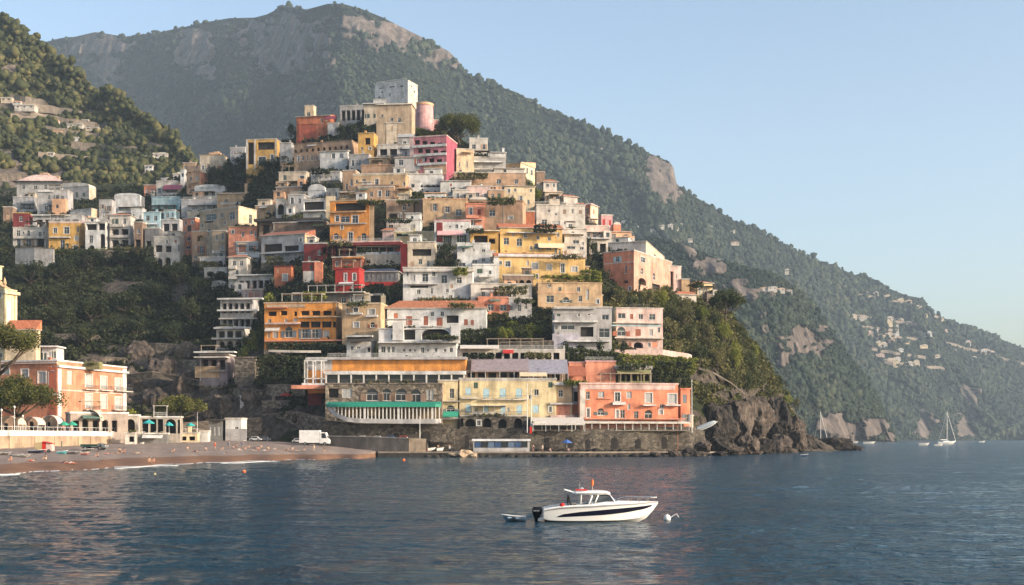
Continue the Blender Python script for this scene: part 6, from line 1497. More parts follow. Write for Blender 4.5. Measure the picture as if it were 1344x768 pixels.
# parasols, lamps
def parasol(px, py, D, h, r_, colr, label, group=None):
    e = empty('parasol', P(px, py, D)); tag(e, label, 'parasol', group); m = MB(); m.lathe([(r_,h-.75),(r_*.55,h-.35),(.05,h),(0,h)], seg=8); m.lathe([(r_,h-.75),(r_,h-.9)], seg=8); m.build('canopy', paint(C_(colr), .8, name='parasol cloth'), e)
    m = MB(); m.tube([(0,0,0),(0,0,h-.1)], .05, 6); m.build('pole', WRAIL, e)
parasol(195, 568, 285, 3.0, 1.4, 'teal', 'round turquoise parasol before the white frame pergola')
parasol(222, 569, 288, 2.7, 1.0, 'teal', 'smaller turquoise parasol inside the arched bay')
parasol(377, 528, 334, 2.6, 2.2, 'red', 'red parasol on the stone terrace above the beach road')
for i, (x, y, D) in enumerate([(84,568,268),(95,568,270),(250,568,300)]): parasol(x, y, D, 2.5, 1.1, 'green' if i < 2 else 'teal', ('dark green parasol on the café terrace' if i < 2 else 'turquoise parasol beside the umbrella pine'), 'green terrace parasols' if i < 2 else None)
for i, (x, yt, D) in enumerate([(2,540,236),(19,536,240),(218,541,299),(259,537,305),(30,548,246)]):
    e = empty('street_lamp', P(x, 571, D)); e.location.z = ZP; tag(e, 'slim pale lamp post on the promenade edge', 'street lamp', 'promenade lamp posts')
    h = zof(yt, D)-ZP; m = MB(); m.tube([(0,0,0),(0,0,h)], [.09,.05], 8); m.lathe([(.16,0),(.12,.4),(.09,.5)], seg=8); m.build('pole', WRAIL, e); m = MB(); m.lathe([(0,h),(.16,h+.05),(.22,h+.3),(.1,h+.5),(0,h+.52)], seg=8); m.build('lamp_head', FRAME, e)
def table_set(px, D, i):
    e = empty('cafe_table', P(px, 570, D)); e.location.z = ZP; tag(e, 'small café table on the promenade terrace', 'table', 'café tables on the promenade')
    m = MB(); m.lathe([(0,.72),(.45,.72),(.45,.76),(0,.76)], seg=10); m.build('table_top', FRAME, e); m = MB(); m.tube([(0,0,0),(0,0,.72)], .04, 6); m.lathe([(.28,0),(.04,.06)], seg=8); m.build('leg', RAIL, e)
for i, x in enumerate([36,46,57,90,100,110,122,134,146,188,204,212]): table_set(x, 262+i*2.2, i)

# quay and sea walls
m, nt, b = newmat('quay concrete'); b.inputs['Roughness'].default_value = .9
nt.links.new(ramp(nt, noise(nt, geopos(nt), .8, 5, .7), [(.3, (.13,.11,.09)), (.7, (.26,.22,.18))]), b.inputs['Base Color']); QUAY = m
m, nt, b = newmat('wet quay stone'); b.inputs['Roughness'].default_value = .6
nt.links.new(ramp(nt, noise(nt, geopos(nt), .9, 6, .7), [(.35, (.012,.012,.012)), (.7, (.05,.045,.04))]), b.inputs['Base Color']); WETQ = m
mb = MB(); pts = [(496,297,1.35),(620,299,1.3),(760,303,1.25),(905,316,1.2),(940,327,1.0)]
for (a0, d0, z0), (a1, d1, z1) in zip(pts[:-1], pts[1:]):
    A0 = Vector(((a0-672)/F*d0, d0, 0)); B0 = Vector(((a1-672)/F*d1, d1, 0)); A1 = A0+Vector((0, 16, 0)); B1 = B0+Vector((0, 16, 0))
    mb.mat(0).poly([(A0.x,A0.y,z0),(B0.x,B0.y,z1),(B1.x,B1.y,z1),(A1.x,A1.y,z0)])
    mb.mat(0).poly([(A0.x,A0.y,z0-.35),(B0.x,B0.y,z1-.35),(B0.x,B0.y,z1),(A0.x,A0.y,z0)]); mb.mat(1).poly([(A0.x,A0.y+.15,-2),(B0.x,B0.y+.15,-2),(B0.x,B0.y+.15,z1-.35),(A0.x,A0.y+.15,z0-.35)])
q = pts[0]; A0 = Vector(((q[0]-672)/F*q[1], q[1], 0)); mb.mat(1).poly([(A0.x,A0.y+16,-2),(A0.x,A0.y,-2),(A0.x,A0.y,q[2]),(A0.x,A0.y+16,q[2])])
tag(mb.build('quay', [QUAY, WETQ]), kind='structure')
def wall_run(name, label, pts, mat, th=1.2, cap=None, cat='retaining wall', niches=(), z0=None):
    """pts: (px, D, py_top, py_bottom)"""
    e = empty(name, P(pts[0][0], pts[0][3], pts[0][1])); tag(e, label, cat); off = Vector(e.location); m = MB(); c = MB()
    for A, B in zip(pts[:-1], pts[1:]):
        a = P(A[0], A[3], A[1])-off; b = P(B[0], B[3], B[1])-off; at = zof(A[2], A[1])-off.z; bt = zof(B[2], B[1])-off.z
        m.poly([a, b, (b.x,b.y,bt), (a.x,a.y,at)]); m.poly([(a.x,a.y,at),(b.x,b.y,bt),(b.x,b.y+th,bt),(a.x,a.y+th,at)]); m.poly([(b.x,b.y,b.z),(b.x,b.y+th,b.z),(b.x,b.y+th,bt),(b.x,b.y,bt)]); m.poly([(a.x,a.y+th,a.z),a,(a.x,a.y,at),(a.x,a.y+th,at)])
        if cap:
            c.poly([(a.x,a.y-.15,at),(b.x,b.y-.15,bt),(b.x,b.y-.15,bt+.25),(a.x,a.y-.15,at+.25)]); c.poly([(a.x,a.y-.15,at+.25),(b.x,b.y-.15,bt+.25),(b.x,b.y+th,bt+.25),(a.x,a.y+th,at+.25)])
    m.build('wall', mat, e)
    if cap: c.build('coping', stucco(C_(cap)), e)
    for px, D, y0, y1, w_ in niches:
        o = P(px, y1, D)-off; k = D/F; W = w_*k; h = (y1-y0)*k; n = MB(); fr = Fr((o.x-W/2, o.y-.04, o.z), (1,0,0), W); 
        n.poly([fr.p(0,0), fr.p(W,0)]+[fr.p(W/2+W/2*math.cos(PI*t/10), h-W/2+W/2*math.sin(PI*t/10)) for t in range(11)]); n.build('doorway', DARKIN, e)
    return e
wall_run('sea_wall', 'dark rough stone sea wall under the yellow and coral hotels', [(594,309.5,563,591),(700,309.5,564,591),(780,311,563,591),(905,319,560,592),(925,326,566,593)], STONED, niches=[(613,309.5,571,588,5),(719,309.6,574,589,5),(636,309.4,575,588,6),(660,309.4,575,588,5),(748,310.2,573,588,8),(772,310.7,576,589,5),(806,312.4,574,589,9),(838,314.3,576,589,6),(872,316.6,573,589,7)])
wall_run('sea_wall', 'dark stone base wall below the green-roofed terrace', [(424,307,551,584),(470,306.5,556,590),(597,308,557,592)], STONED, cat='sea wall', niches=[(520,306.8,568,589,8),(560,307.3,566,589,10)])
wall_run('quay_wall', 'plain dark grey ramp wall between the beach and the quay', [(426,300.5,573,587),(480,299,574,593),(536,299,576,595)], stucco((.075,.07,.07)), cap='dgrey', cat='quay wall')
wall_run('quay_wall', 'short sunlit beige wall end with a white post on the quay', [(536.5,299,575,594),(559,299,576,594)], stucco((.42,.33,.24)), cat='quay wall')
wall_run('ramp_wall', 'stone viaduct ramp descending to the beach road', [(343,330,545,574),(385,326,540,578),(425,318,549,580),(470,312,562,584)], STONE, cap='stone', niches=[(383,326.2,558,574,14)])
wall_run('retaining_wall', 'long stone retaining wall along the foot of the ravine cliff', [(240,322,556,576),(300,324,552,575),(343,324,549,574)], STONE, cap='stone')
wall_run('stair_wall', 'zigzag stone path wall on the ravine cliff', [(166,352,492,500),(200,350,488,496),(232,352,494,501),(262,348,500,507)], STONED, cap='stone')
wall_run('retaining_wall', 'grey stone garden wall behind the balustraded terrace bar', [(655,338,450,468),(727,338,448,468)], STONED, cap='stone')
wall_run('terrace_wall', 'white parapet wall running right from the faded pink villa', [(806,343,459,467),(870,345,459,466),(903,349,464,472),(908,350,466,481)], stucco(C_('blush')), th=.4)
wall_run('path_wall', 'pale path parapet winding across the rocky slope', [(917,352,482,485),(936,353,488,490),(960,362,502,503.5),(978,374,516.5,518)], stucco((.15,.125,.10)), th=.3)
wall_run('terrace_wall', 'cream parapet at the foot of the orange hotel hedge', [(352,344,459,462),(392,343,460,463),(421,343,460,463)], stucco(C_('offw')), th=.4)
H(344,386,527,551,'stone','-','small stone house with one dark opening above the beach road',W=[(371,376,531,538,'w')],matw=STONE,D=331,dep=5,yaw=-6,rcol='stone')
H(308,344,470,512,'stone','-','stone tower wall with a ledge above the ravine',matw=STONE,D=344,dep=6,yaw=-8,rcol='stone',name='stone_tower',cat='tower')
H(315,332,520,530,'pgrey','w1','little grey hut on the cliff terrace',dep=3,fd=8)
H(404,428,500,512,'darkred','o2','low building in deep shade under the pink floor slab',D=329,dep=4,fd=4)

# green-roofed terrace like a ship's deck
def green_terrace():
    D = 303.5; k = D/F; e = empty('terrace_restaurant', P(428, 556, D)); tag(e, 'curved waterfront terrace with a long green roof and white columns', 'restaurant')
    W = 150*k; h = 29*k; dep = 4.0
    def edge(s, z):   # plan: rounded prow at the left
        return None
    pl = [(-.6, dep, 4.4), (.6, 2.2, 3.0), (2.6, .9, 1.4), (5, .25, .5), (8, 0, .15), (W*.6, 0, 0), (W-1.2, 0, 0), (W-.1, .6, .1), (W, dep, .2)]
    m = MB(); m.grid([[(x, y, z) for x, y, z in pl], [(x, y-.12, z+1.1) for x, y, z in pl]]); m.grid([[(x, y-.12, z+1.1) for x, y, z in pl], [(x, dep, max(z, .1)+1.1) for x, y, z in pl]]); m.grid([[(x, dep, z) for x, y, z in pl], [(x, y, z) for x, y, z in pl]])
    m.build('hull_wall', stucco(C_('pgrey'), .2), e)
    m = MB(); zr = h-1.35
    m.grid([[(x, y-.5, zr) for x, y, z in pl], [(x, y-.35, zr+.7) for x, y, z in pl], [(x, min(y+2.5, dep), h) for x, y, z in pl]]); m.build('roof', paint((.02,.24,.16), .6, name='green roof paint'), e)
    m = MB(); n = 30
    for i in range(n):
        x = .9+(W-1.3)*i/(n-1); y = interp(x, [(q[0], q[1]) for q in pl]); zb = interp(x, [(q[0], q[2]) for q in pl])+1.1
        wd = .26 if i % 9 else .5; m = MB(); m.box(x, x+wd, y+.02, y+.28, zb, zr+.1); m.build('column', FRAME, e)
    m = MB()
    for q0, q1 in zip(pl[1:-2], pl[2:-1]):
        A = Vector((q0[0], q0[1]+.1, 0)); B = Vector((q1[0], q1[1]+.1, 0)); d = B-A; f = Fr(A, d, d.length)
        f.box(m, 0, d.length, (q0[2]+q1[2])/2+1.75, (q0[2]+q1[2])/2+1.82, 0, .06)
    m.build('railing', RAIL, e)
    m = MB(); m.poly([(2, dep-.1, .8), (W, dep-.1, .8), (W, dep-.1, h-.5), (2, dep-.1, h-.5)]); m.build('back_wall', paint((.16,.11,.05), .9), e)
    m = MB()
    for i in range(9): m.box(3+i*1.15, 3.7+i*1.15, dep-.16, dep-.12, 1.9, h-1.4)
    m.build('shutter', paint((.42,.25,.08), .8), e)
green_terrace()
# long canopy restaurant on the sea wall
def canopy_bar(x0, x1, pyt, pyb, D0, D1, label, n):
    A = P(x0, pyb, D0); B = P(x1, pyb, D1); B.z = A.z; d = B-A; L = d.length; e = empty('terrace_canopy', A, math.atan2(d.y, d.x)); tag(e, label, 'restaurant terrace')
    h = (pyb-pyt)*D0/F; m = MB(); m.poly([(0,-.3,h-.5),(L,-.3,h-.5),(L,4.5,h),(0,4.5,h)]); m.box(0, L, -.32, -.28, h-.9, h-.5); m.build('canopy', stucco(C_('offw'), .3), e)
    m = MB(); 
    for i in range(n+1): x = (L-.15)*i/n; m = MB(); m.box(x, x+.15, 0, .15, 0, h-.5); m.build('post', WRAIL, e)
    fr = Fr((0,0,0),(1,0,0),L); m = MB(); rail_line(m, fr, 0, L, 0, 0, .9, .5); m.build('railing', RAIL, e)
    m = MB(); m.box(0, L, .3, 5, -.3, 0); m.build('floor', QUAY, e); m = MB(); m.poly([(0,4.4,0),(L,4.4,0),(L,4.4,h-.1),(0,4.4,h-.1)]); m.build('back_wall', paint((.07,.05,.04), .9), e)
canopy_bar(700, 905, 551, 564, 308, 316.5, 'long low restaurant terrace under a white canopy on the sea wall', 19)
e = mroof(699, 768, 548, 556, 'offw', 'white sail awning at the left end of the sea wall restaurant', 307, pl=2.0)

# kiosk with blue panels on the quay
def quay_kiosk():
    D = 303; k = D/F; e = empty('waiting_shelter', P(621, 590, D)); e.location.z = 1.3; tag(e, 'long white-roofed shelter with blue windows on the quay', 'shelter'); W = 74*k; h = 2.9
    m = MB(); m.box(0, W, 0, 2.4, 0, .9); m.box(0, .25, 0, .25, .9, h-.35); m.box(W-.25, W, 0, .25, .9, h-.35); m.box(0, W, 2.2, 2.4, .9, h-.35)
    m.build('wall', stucco(C_('pgrey')), e); m = MB(); m.prism([(-.3,h-.35),(2.7,h-.35),(2.6,h),(1.2,h+.18),(-.2,h)], -.3, W+.3); m.build('roof', stucco(C_('white'), .2), e)
    for i in range(8):
        x = .35+(W-.7)*i/8; m = MB(); m.box(x, x+(W-.7)/8-.15, -.02, .06, .95, h-.5); q = m.build('window', [paint((.05,.09,.18), .3), GLASS, paint((.12,.17,.25), .3)][i % 3], e)
quay_kiosk()
def crag(name, loc, s, mat, seed, label=None, cat=None, group=None, kind=None, seg=3):
    import bmesh
    r = np.random.default_rng(seed); bm = bmesh.new()
    P_ = r.normal(0, 1, (30, 3)); P_ /= np.linalg.norm(P_, axis=1)[:, None]; P_ *= r.uniform(.75, 1.15, (30, 1)); P_[:, 2] = np.clip(P_[:, 2], -.8, .85)
    vs = [bm.verts.new(q) for q in P_]; res = bmesh.ops.convex_hull(bm, input=vs)
    bmesh.ops.delete(bm, geom=[v for v in bm.verts if not v.link_faces], context='VERTS')
    bmesh.ops.subdivide_edges(bm, edges=bm.edges[:], cuts=3, use_grid_fill=True); bmesh.ops.triangulate(bm, faces=bm.faces[:]); bmesh.ops.subdivide_edges(bm, edges=bm.edges[:], cuts=1, use_grid_fill=True)
    co = np.array([v.co[:] for v in bm.verts]); n = ridged(co[:,0]*2.4+seed*2.7, co[:,1]*2.4, co[:,2]*.9, 3, seed)*.24+fbm(co[:,0]*5, co[:,1]*5, co[:,2]*4+seed, 3, seed)*.20
    for v, q in zip(bm.verts, n): v.co = v.co*(1+q); v.co.x *= s[0]; v.co.y *= s[1]; v.co.z *= s[2]
    bmesh.ops.recalc_face_normals(bm, faces=bm.faces[:])
    me = bpy.data.meshes.new(name); bm.to_mesh(me); bm.free(); me.materials.append(mat); o = bpy.data.objects.new(name, me); COL.objects.link(o); o.location = loc; o.rotation_euler.z = seed*1.3
    return tag(o, label, cat, group, kind)
def boulder(name, loc, s, mat, seed, label=None, cat=None, group=None, kind=None, seg=3):
    import bmesh
    bm = bmesh.new(); bmesh.ops.create_icosphere(bm, subdivisions=seg, radius=1)
    co = np.array([v.co[:] for v in bm.verts]); n = fbm(co[:,0]*1.1+seed*3.1, co[:,1]*1.1, co[:,2]*1.1, 3, seed)*.55+np.round(fbm(co[:,0]*.8+seed, co[:,1]*.8, co[:,2]*.8, 2, seed+5)*4)*.10
    for v, q in zip(bm.verts, n): v.co = v.co*(1+q); 
    for v in bm.verts: v.co.x *= s[0]; v.co.y *= s[1]; v.co.z *= s[2]
    me = bpy.data.meshes.new(name); bm.to_mesh(me); bm.free(); me.materials.append(mat); o = bpy.data.objects.new(name, me); COL.objects.link(o); o.location = loc; o.rotation_euler.z = seed*1.3
    return tag(o, label, cat, group, kind)
ROCKM, nt, b = newmat('sea rock'); b.inputs['Roughness'].default_value = .9
p = geopos(nt); r1 = noise(nt, p, .35, 8, .72); r2 = noise(nt, mapped(nt, p, (1,1,.4)), 1.4, 7, .7)
c = ramp(nt, r1, [(.32, (.028,.024,.021)), (.5, (.085,.070,.060)), (.7, (.20,.162,.135))]); c = mixc(nt, .8, c, ramp(nt, r2, [(.35, (.35,.35,.35)), (.62, (1.15,1.1,1.05))]), 'MULTIPLY')
nt.links.new(c, b.inputs['Base Color']); bump(nt, b, r2, 1.0, .5)
DROCK = ROCKM.copy(); DROCK.name = 'dark sea rock'
for nd in DROCK.node_tree.nodes:
    if nd.type == 'VALTORGB' and abs(nd.color_ramp.elements[0].position-.32) < .001:
        for el, c3 in zip(nd.color_ramp.elements, ((.012,.011,.010), (.035,.031,.028), (.09,.075,.062))): el.color = (*c3, 1)
LROCK = stucco((.42,.32,.22))
for i, (x, y, w_, h_, lb) in enumerate([(610,600,22,12,'pale sandy boulder at the foot of the quay steps'),(620,601,14,8,'smaller pale boulder beside the sandy one on the quay edge'),(597,598,16,6,'flat beige rock at the left of the quay boulders')]):
    D = 296; k = D/F; boulder('boulder', P(x, y-h_*.3, D), (w_*k*.5, 1.2, h_*k*.5), LROCK, i+3, lb, 'boulder')
# rocks at the promontory's foot
rs = random.Random(5)
RK = [(942,566,50,56,352),(968,560,44,60,362),(992,558,46,62,380),(1018,560,44,60,402),(1040,572,34,40,420),(925,590,26,16,322),(945,588,30,22,330),(962,592,26,14,334),(980,588,34,24,345),(1004,590,34,22,365),(1024,588,34,26,385),(1046,584,30,30,405),(905,594,22,10,316),(885,597,22,8,312),(918,598,20,8,314),(944,598,22,8,322),(968,598,22,8,333),(992,597,24,9,350),(1015,595,24,10,372),(1036,594,24,10,395),(860,597,16,6,306),(935,572,26,20,345),(958,570,26,24,352),(990,566,30,28,372),(1018,564,26,26,398),(1040,560,22,22,415),(905,580,18,12,326)]
for i, (x, y, w_, h_, D) in enumerate(RK):
    k = D/F; crag('rock', P(x, y-h_*.15, D), (w_*k*.5, w_*k*.45, h_*k*.55), ROCKM if i % 3 else DROCK, i+20, 'brown rugged rock at the foot of the promontory', 'rock', 'rocks at the foot of the promontory')
for i, (x, y, w_, h_, D, lb) in enumerate([(1088,590,52,20,452,'big dark flat-topped islet off the promontory'),(1062,590,30,24,436,'dark sloping rock joining the islet to the promontory'),(1120,592,32,10,462,'low dark reef at the seaward end of the islet')]):
    k = D/F; crag('sea_rock', P(x, y-h_*.2, D), (w_*k*.5, w_*k*.3, h_*k*.62), DROCK, i+60, lb, 'islet' if i == 0 else 'rock', seg=4)
# rubble along the quay
rr = np.random.default_rng(77); Vs = []; Fs = []; off = 0
for i in range(260):
    px = rr.uniform(700, 930) if i > 60 else rr.uniform(560, 700); D = interp(px, [(560,295.5),(760,301),(905,313),(940,326)])+rr.uniform(-.6, 1.6); s = rr.uniform(.25, 1.0)
    if i % 2: D += 8
    z = .1 if not i % 2 else 1.4
    v = ICO_V*(1+.25*rr.standard_normal((12,1)))*s*np.array([1.3,1,.7])+np.array([(px-672)/F*D, D, z]); Vs.append(v); Fs.append(ICO_F+off); off += 12
tag(np_mesh('rubble', np.concatenate(Vs), np.concatenate(Fs), DROCK), kind='stuff')

# crags breaking out of the ravine slope
rs = random.Random(12)
for i, (x, y, w_, h_) in enumerate([(185,470,44,40),(215,490,46,44),(245,470,40,40),(170,505,44,46),(205,530,50,44),(250,515,44,50),(285,500,40,44),(290,540,46,44),(330,530,40,40),(150,535,40,40),(268,552,40,30),(318,560,40,24),(400,548,36,30),(438,556,30,26),(225,556,40,26),(130,490,36,40),(95,505,36,36)]):
    D = near_D(x, y)+1.5; k = D/F; crag('rock', P(x, y, D), (w_*k*.5, 4.5, h_*k*.55), ROCKM, i+140, 'dark craggy outcrop in the shaded ravine cliff', 'rock', 'outcrops of the ravine cliff')
RET = [(172,236,452,460,'upper stone terrace wall across the ravine'),(236,290,474,481,'stone terrace wall left of the canopied bunker house'),(300,344,512,519,'stone ledge wall under the stone tower'),(196,262,536,543,'low stone path wall above the umbrella pine'),(110,166,470,477,'stone terrace wall behind the hotel roof'),(60,130,440,446,'long garden terrace wall above the hotel'),(346,400,506,514,'stone wall under the creeper curtain'),(20,70,326,348,'grey retaining wall under the grey-arched house'),(112,170,330,340,'pale retaining wall under the ironwork-door house')]
for a_, b2, t_, u_, lb in RET:
    D0, D1 = near_D(a_, u_)-2.5, near_D(b2, u_)-2.5; wall_run('retaining_wall', lb, [(a_, D0, t_, u_+6), ((a_+b2)/2, (D0+D1)/2-1, t_-1, u_+6), (b2, D1, t_+1, u_+6)], STONE if 'grey' not in lb else stucco(C_('grey')), cap='stone')

parasol(744, 588, 306, 2.1, 1.3, (.06,.14,.40), 'blue parasol standing on the quay under the sea wall')
# ================================================================ boats, vehicles, people
def hull_loft(L, B, Hs, Hb, rake=.9, draft=.35, stern=.85, n=13, flare=.8):
    """rows of hull points from keel to sheer, port side then mirrored; x along, bow at +L"""
    secs = []
    for i in range(n):
        t = i/(n-1); x = t*L
        bw = B/2*(stern+(1-stern)*min(1, t*2.5))*(1-max(0, (t-.45)/.55)**2.3); sh = Hs+(Hb-Hs)*t**1.8
        keel = -draft+(draft+Hb*.55)*max(0, (t-.72)/.28)**1.8
        chine = min(keel+.18+.25*t, sh-.05); ch = bw*(.86-.42*t)
        xr = x-rake*max(0, (t-.8)/.2)*.0
        secs.append([(x, 0, keel), (x, -ch, chine), (x, -bw*(.96-.1*t*(1-t)), chine+(sh-chine)*.55), (x, -bw, sh)])
    rows = []
    for s in secs:
        k = len(s); row = []
        for j in range(k-1, 0, -1): q = s[j]; row.append((q[0]-rake*(1-j/(k-1))*(q[0]/L)**4, -q[1], q[2]))
        row.append((s[0][0]-rake*(s[0][0]/L)**4, 0, s[0][2]))
        for j in range(1, k): q = s[j]; row.append((q[0]-rake*(1-j/(k-1))*(q[0]/L)**4, q[1], q[2]))
        rows.append(row)
    return rows
WHITEG, nt, b = newmat('white gelcoat'); b.inputs['Base Color'].default_value = (.74,.74,.72,1); b.inputs['Roughness'].default_value = .25
NAVY, nt, b = newmat('navy stripe'); b.inputs['Base Color'].default_value = (.008,.010,.022,1); b.inputs['Roughness'].default_value = .25
BLACKP, nt, b = newmat('black cowling'); b.inputs['Base Color'].default_value = (.008,.008,.010,1); b.inputs['Roughness'].default_value = .2
STEEL, nt, b = newmat('steel'); b.inputs['Base Color'].default_value = (.6,.6,.6,1); b.inputs['Metallic'].default_value = 1; b.inputs['Roughness'].default_value = .25
REDP = paint((.55,.03,.02), .5, name='red paint'); ORP = paint((.75,.16,.04), .6, name='orange paint')
TINT = glassdark('tinted glass', (.03,.035,.04))
def motor_yacht():
    D = shoreD(684.6); s = D/F
    e = empty('motorboat', (0,0,0)); e.location = P(713, 684.6, D); e.location.z = 0
    tag(e, 'white cabin motorboat with a dark stripe and black outboard anchored in the bay', 'motorboat')
    def X(px): return (px-713)*s
    def Z(py): return (684.6-py)*s
    L = X(864); B = 2.3
    # hull sections: px, half beam, keel py, sheer py
    S = [(713,1.00,683,669.5),(720,1.04,686,667.5),(735,1.10,687.5,665.2),(755,1.14,688,664),(775,1.15,688,663.2),(795,1.12,688,662),(812,1.03,688,661.2),(826,.88,687,660.6),(838,.70,685,660.0),(848,.48,680,659.4),(857,.24,670,658.9),(863.5,.03,661,658.6)]
    def hullrow(q):
        px, hb, k, sh = q; k, sh = Z(k), Z(sh); x = X(px); ch = k+(sh-k)*.42
        t = max(0, (px-800)/64)
        half = [(0, k), (hb*(.84-.52*t), k+(sh-k)*.24), (hb*(.90-.34*t), k+(sh-k)*.5), (hb*(.95-.16*t), k+(sh-k)*.78), (hb, sh)]
        return [(x, y, z) for y, z in reversed(half)]+[(x, -y, z) for y, z in half[1:]]
    rows = [hullrow(q) for q in S]
    m = MB(); m.grid(rows); ho = m.build('hull', WHITEG, e, smooth=True); ho.data.set_sharp_from_angle(angle=math.radians(16)); m = MB(); m.poly(rows[0][::-1]); m.build('transom', WHITEG, e)
    m = MB()
    for sg in (-1, 1): m.tube([(X(q[0]), sg*(q[1]+.02), Z(q[3])) for q in S], .035, 6)
    m.build('rub_rail', paint((.35,.35,.36), .5, name='rub rail'), e)
    # dark stripe hugging both sides
    for sg in (-1, 1):
        m = MB(); top = []; bot = []
        for px in range(731, 859, 4):
            q = [np.interp(px, [a[0] for a in S], [a[i] for a in S]) for i in (1, 2, 3)]; k, sh = Z(q[1]), Z(q[2]); t = max(0, (px-800)/64)
            ty = interp(px, [(731,676.5),(738,673.5),(760,670.5),(800,667),(840,663.8),(858,662)]); by = interp(px, [(731,677.5),(745,677),(790,674.6),(820,671.6),(845,667.6),(858,663.2)])
            def yat(z):
                f = (z-k)/(sh-k); return q[0]*float(np.interp(f, [0,.24,.5,.78,1], [0,.84-.52*t,.90-.34*t,.95-.16*t,1]))+.012
            zt, zb = Z(ty), Z(by); top.append((X(px), sg*yat(zt), zt)); bot.append((X(px), sg*yat(zb), zb))
        mid = [tuple((np.array(a)+np.array(b))/2+np.array([0, sg*.004, 0])) for a, b in zip(top, bot)]
        m.grid([bot, mid, top] if sg < 0 else [top, mid, bot]); m.build('stripe', NAVY, e, smooth=True)
    # deck, coaming, cuddy cabin
    m = MB()
    dk = [(px, hb*.93, sh) for px, hb, k, sh in S if px >= 765]
    rows = []
    for px, hb, sh in dk:
        cr = interp(px, [(765,5.0),(785,5.6),(806,4.6),(830,2.8),(855,1.0),(864,.4)])*s
        rows.append([(X(px), hb, Z(sh)), (X(px), hb*.8, Z(sh)+cr*.85), (X(px), 0, Z(sh)+cr), (X(px), -hb*.8, Z(sh)+cr*.85), (X(px), -hb, Z(sh))])
    m.grid(rows); m.poly(rows[0][::-1]); m.build('foredeck', WHITEG, e, smooth=True)
    m = MB()
    for sg in (-1, 1):
        pts = [(q[0], q[1], q[3]) for q in S if q[0] <= 775]
        m.grid([[(X(a), sg*b_, Z(c)) for a, b_, c in pts], [(X(a), sg*(b_-.03), Z(c)+.10) for a, b_, c in pts], [(X(a), sg*(b_-.20), Z(c)+.10) for a, b_, c in pts], [(X(a), sg*(b_-.20), Z(c)-.35) for a, b_, c in pts]])
    m.box(X(714), X(716.5), -.95, .95, Z(672), Z(667)); m.box(X(716), X(768), -.9, .9, Z(672), Z(671)); m.build('cockpit', WHITEG, e)
    m = MB(); m.box(X(726), X(733), -.8, .8, Z(671), Z(665)); m.box(X(752), X(756), -.35, .35, Z(671), Z(660)); m.box(X(750), X(757), -.38, .38, Z(661), Z(659.6)); m.build('seat', paint((.5,.45,.38), .7), e)
    # windscreen and side windows
    b0, b1 = .93, .78
    m = MB()
    A = [(X(779), b0, Z(658.8)), (X(806), b0*.82, Z(658.0)), (X(799), b1*.8, Z(650)), (X(784), b1, Z(649.6))]
    for sg in (-1, 1): m.poly([(x, sg*y, z) for x, y, z in (A if sg < 0 else A[::-1])])
    m.poly([(X(806), -b0*.82, Z(658)), (X(811), 0, Z(657.4)), (X(801), 0, Z(649.8)), (X(799), -b1*.8, Z(650))]); m.poly([(X(811), 0, Z(657.4)), (X(806), b0*.82, Z(658)), (X(799), b1*.8, Z(650)), (X(801), 0, Z(649.8))])
    m.build('windscreen', TINT, e)
    m = MB()
    for sg in (-1, 1):
        m.tube([(X(771), sg*b0, Z(662)), (X(776), sg*b1, Z(650)), (X(769), sg*b1*.95, Z(647.6))], .05, 8); m.tube([(X(806), sg*b0*.83, Z(658.4)), (X(799), sg*b1*.8, Z(648.6))], .035, 8); m.tube([(X(779), sg*b0, Z(659.4)), (X(784), sg*b1, Z(648.8))], .045, 8)
        m.tube([(X(779), sg*b0, Z(659)), (X(806), sg*b0*.83, Z(658.2))], .03, 6); m.tube([(X(761), sg*.85, Z(663)), (X(762), sg*.78, Z(648))], .025, 6)
    m.build('window_frame', WHITEG, e, smooth=True)
    m = MB(); rows = []
    for px, hb, z0, z1 in ((751,.55,647.4,646.2),(755,.82,648,645.2),(766,.92,648.4,644.2),(785,.92,648.6,643.8),(796,.84,648.4,644.6),(800,.6,648.2,646.4)):
        rows.append([(X(px), hb, Z((z0+z1)/2)), (X(px), hb*.9, Z(z1)), (X(px), 0, Z(z1)+.02), (X(px), -hb*.9, Z(z1)), (X(px), -hb, Z((z0+z1)/2)), (X(px), -hb*.9, Z(z0)), (X(px), hb*.9, Z(z0)), (X(px), hb, Z((z0+z1)/2))])
    m.grid(rows); m.poly(rows[0][:-1]); m.poly(rows[-1][:-1][::-1]); m.build('hardtop', WHITEG, e, smooth=False)
    # bow rail
    m = MB()
    for sg in (-1, 1):
        pts = [(X(px), sg*interp(px, [(812,.9),(838,.62),(850,.38),(861,.05)]), Z(interp(px, [(812,656),(820,652.6),(861,651.8)]))) for px in (812,818,826,838,850,861)]
        m.tube(pts, .016, 6)
        for px in (826,838,850): m.tube([(X(px), sg*interp(px, [(812,.9),(838,.62),(850,.38),(861,.05)]), Z(660)), (X(px), sg*interp(px, [(812,.9),(838,.62),(850,.38),(861,.05)]), Z(interp(px, [(820,652.6),(861,651.8)])))], .012, 6)
    m.build('bow_rail', STEEL, e)
    m = MB(); m.box(X(854), X(862), -.08, .08, Z(653.4), Z(652)); m.build('anchor_roller', WHITEG, e)
    m = MB(); m.tube([(X(756), -.4, Z(647)), (X(741), -.4, Z(642.6))], .03, 6); m.tube([(X(756), .4, Z(647)), (X(741), .4, Z(642.6))], .03, 6); m.tube([(X(741), -.4, Z(642.6)), (X(741), .4, Z(642.6))], .04, 6); m.build('rod_holder', WHITEG, e)
    m = MB(); m.lathe([(0,0),(.12,0),(.12,.1),(.05,.18),(0,.19)], X(764), .3, 10); m.v = [(x, y, z+Z(644.4)) if True else 0 for x, y, z in m.v]; m.build('radar_dome', WHITEG, e)
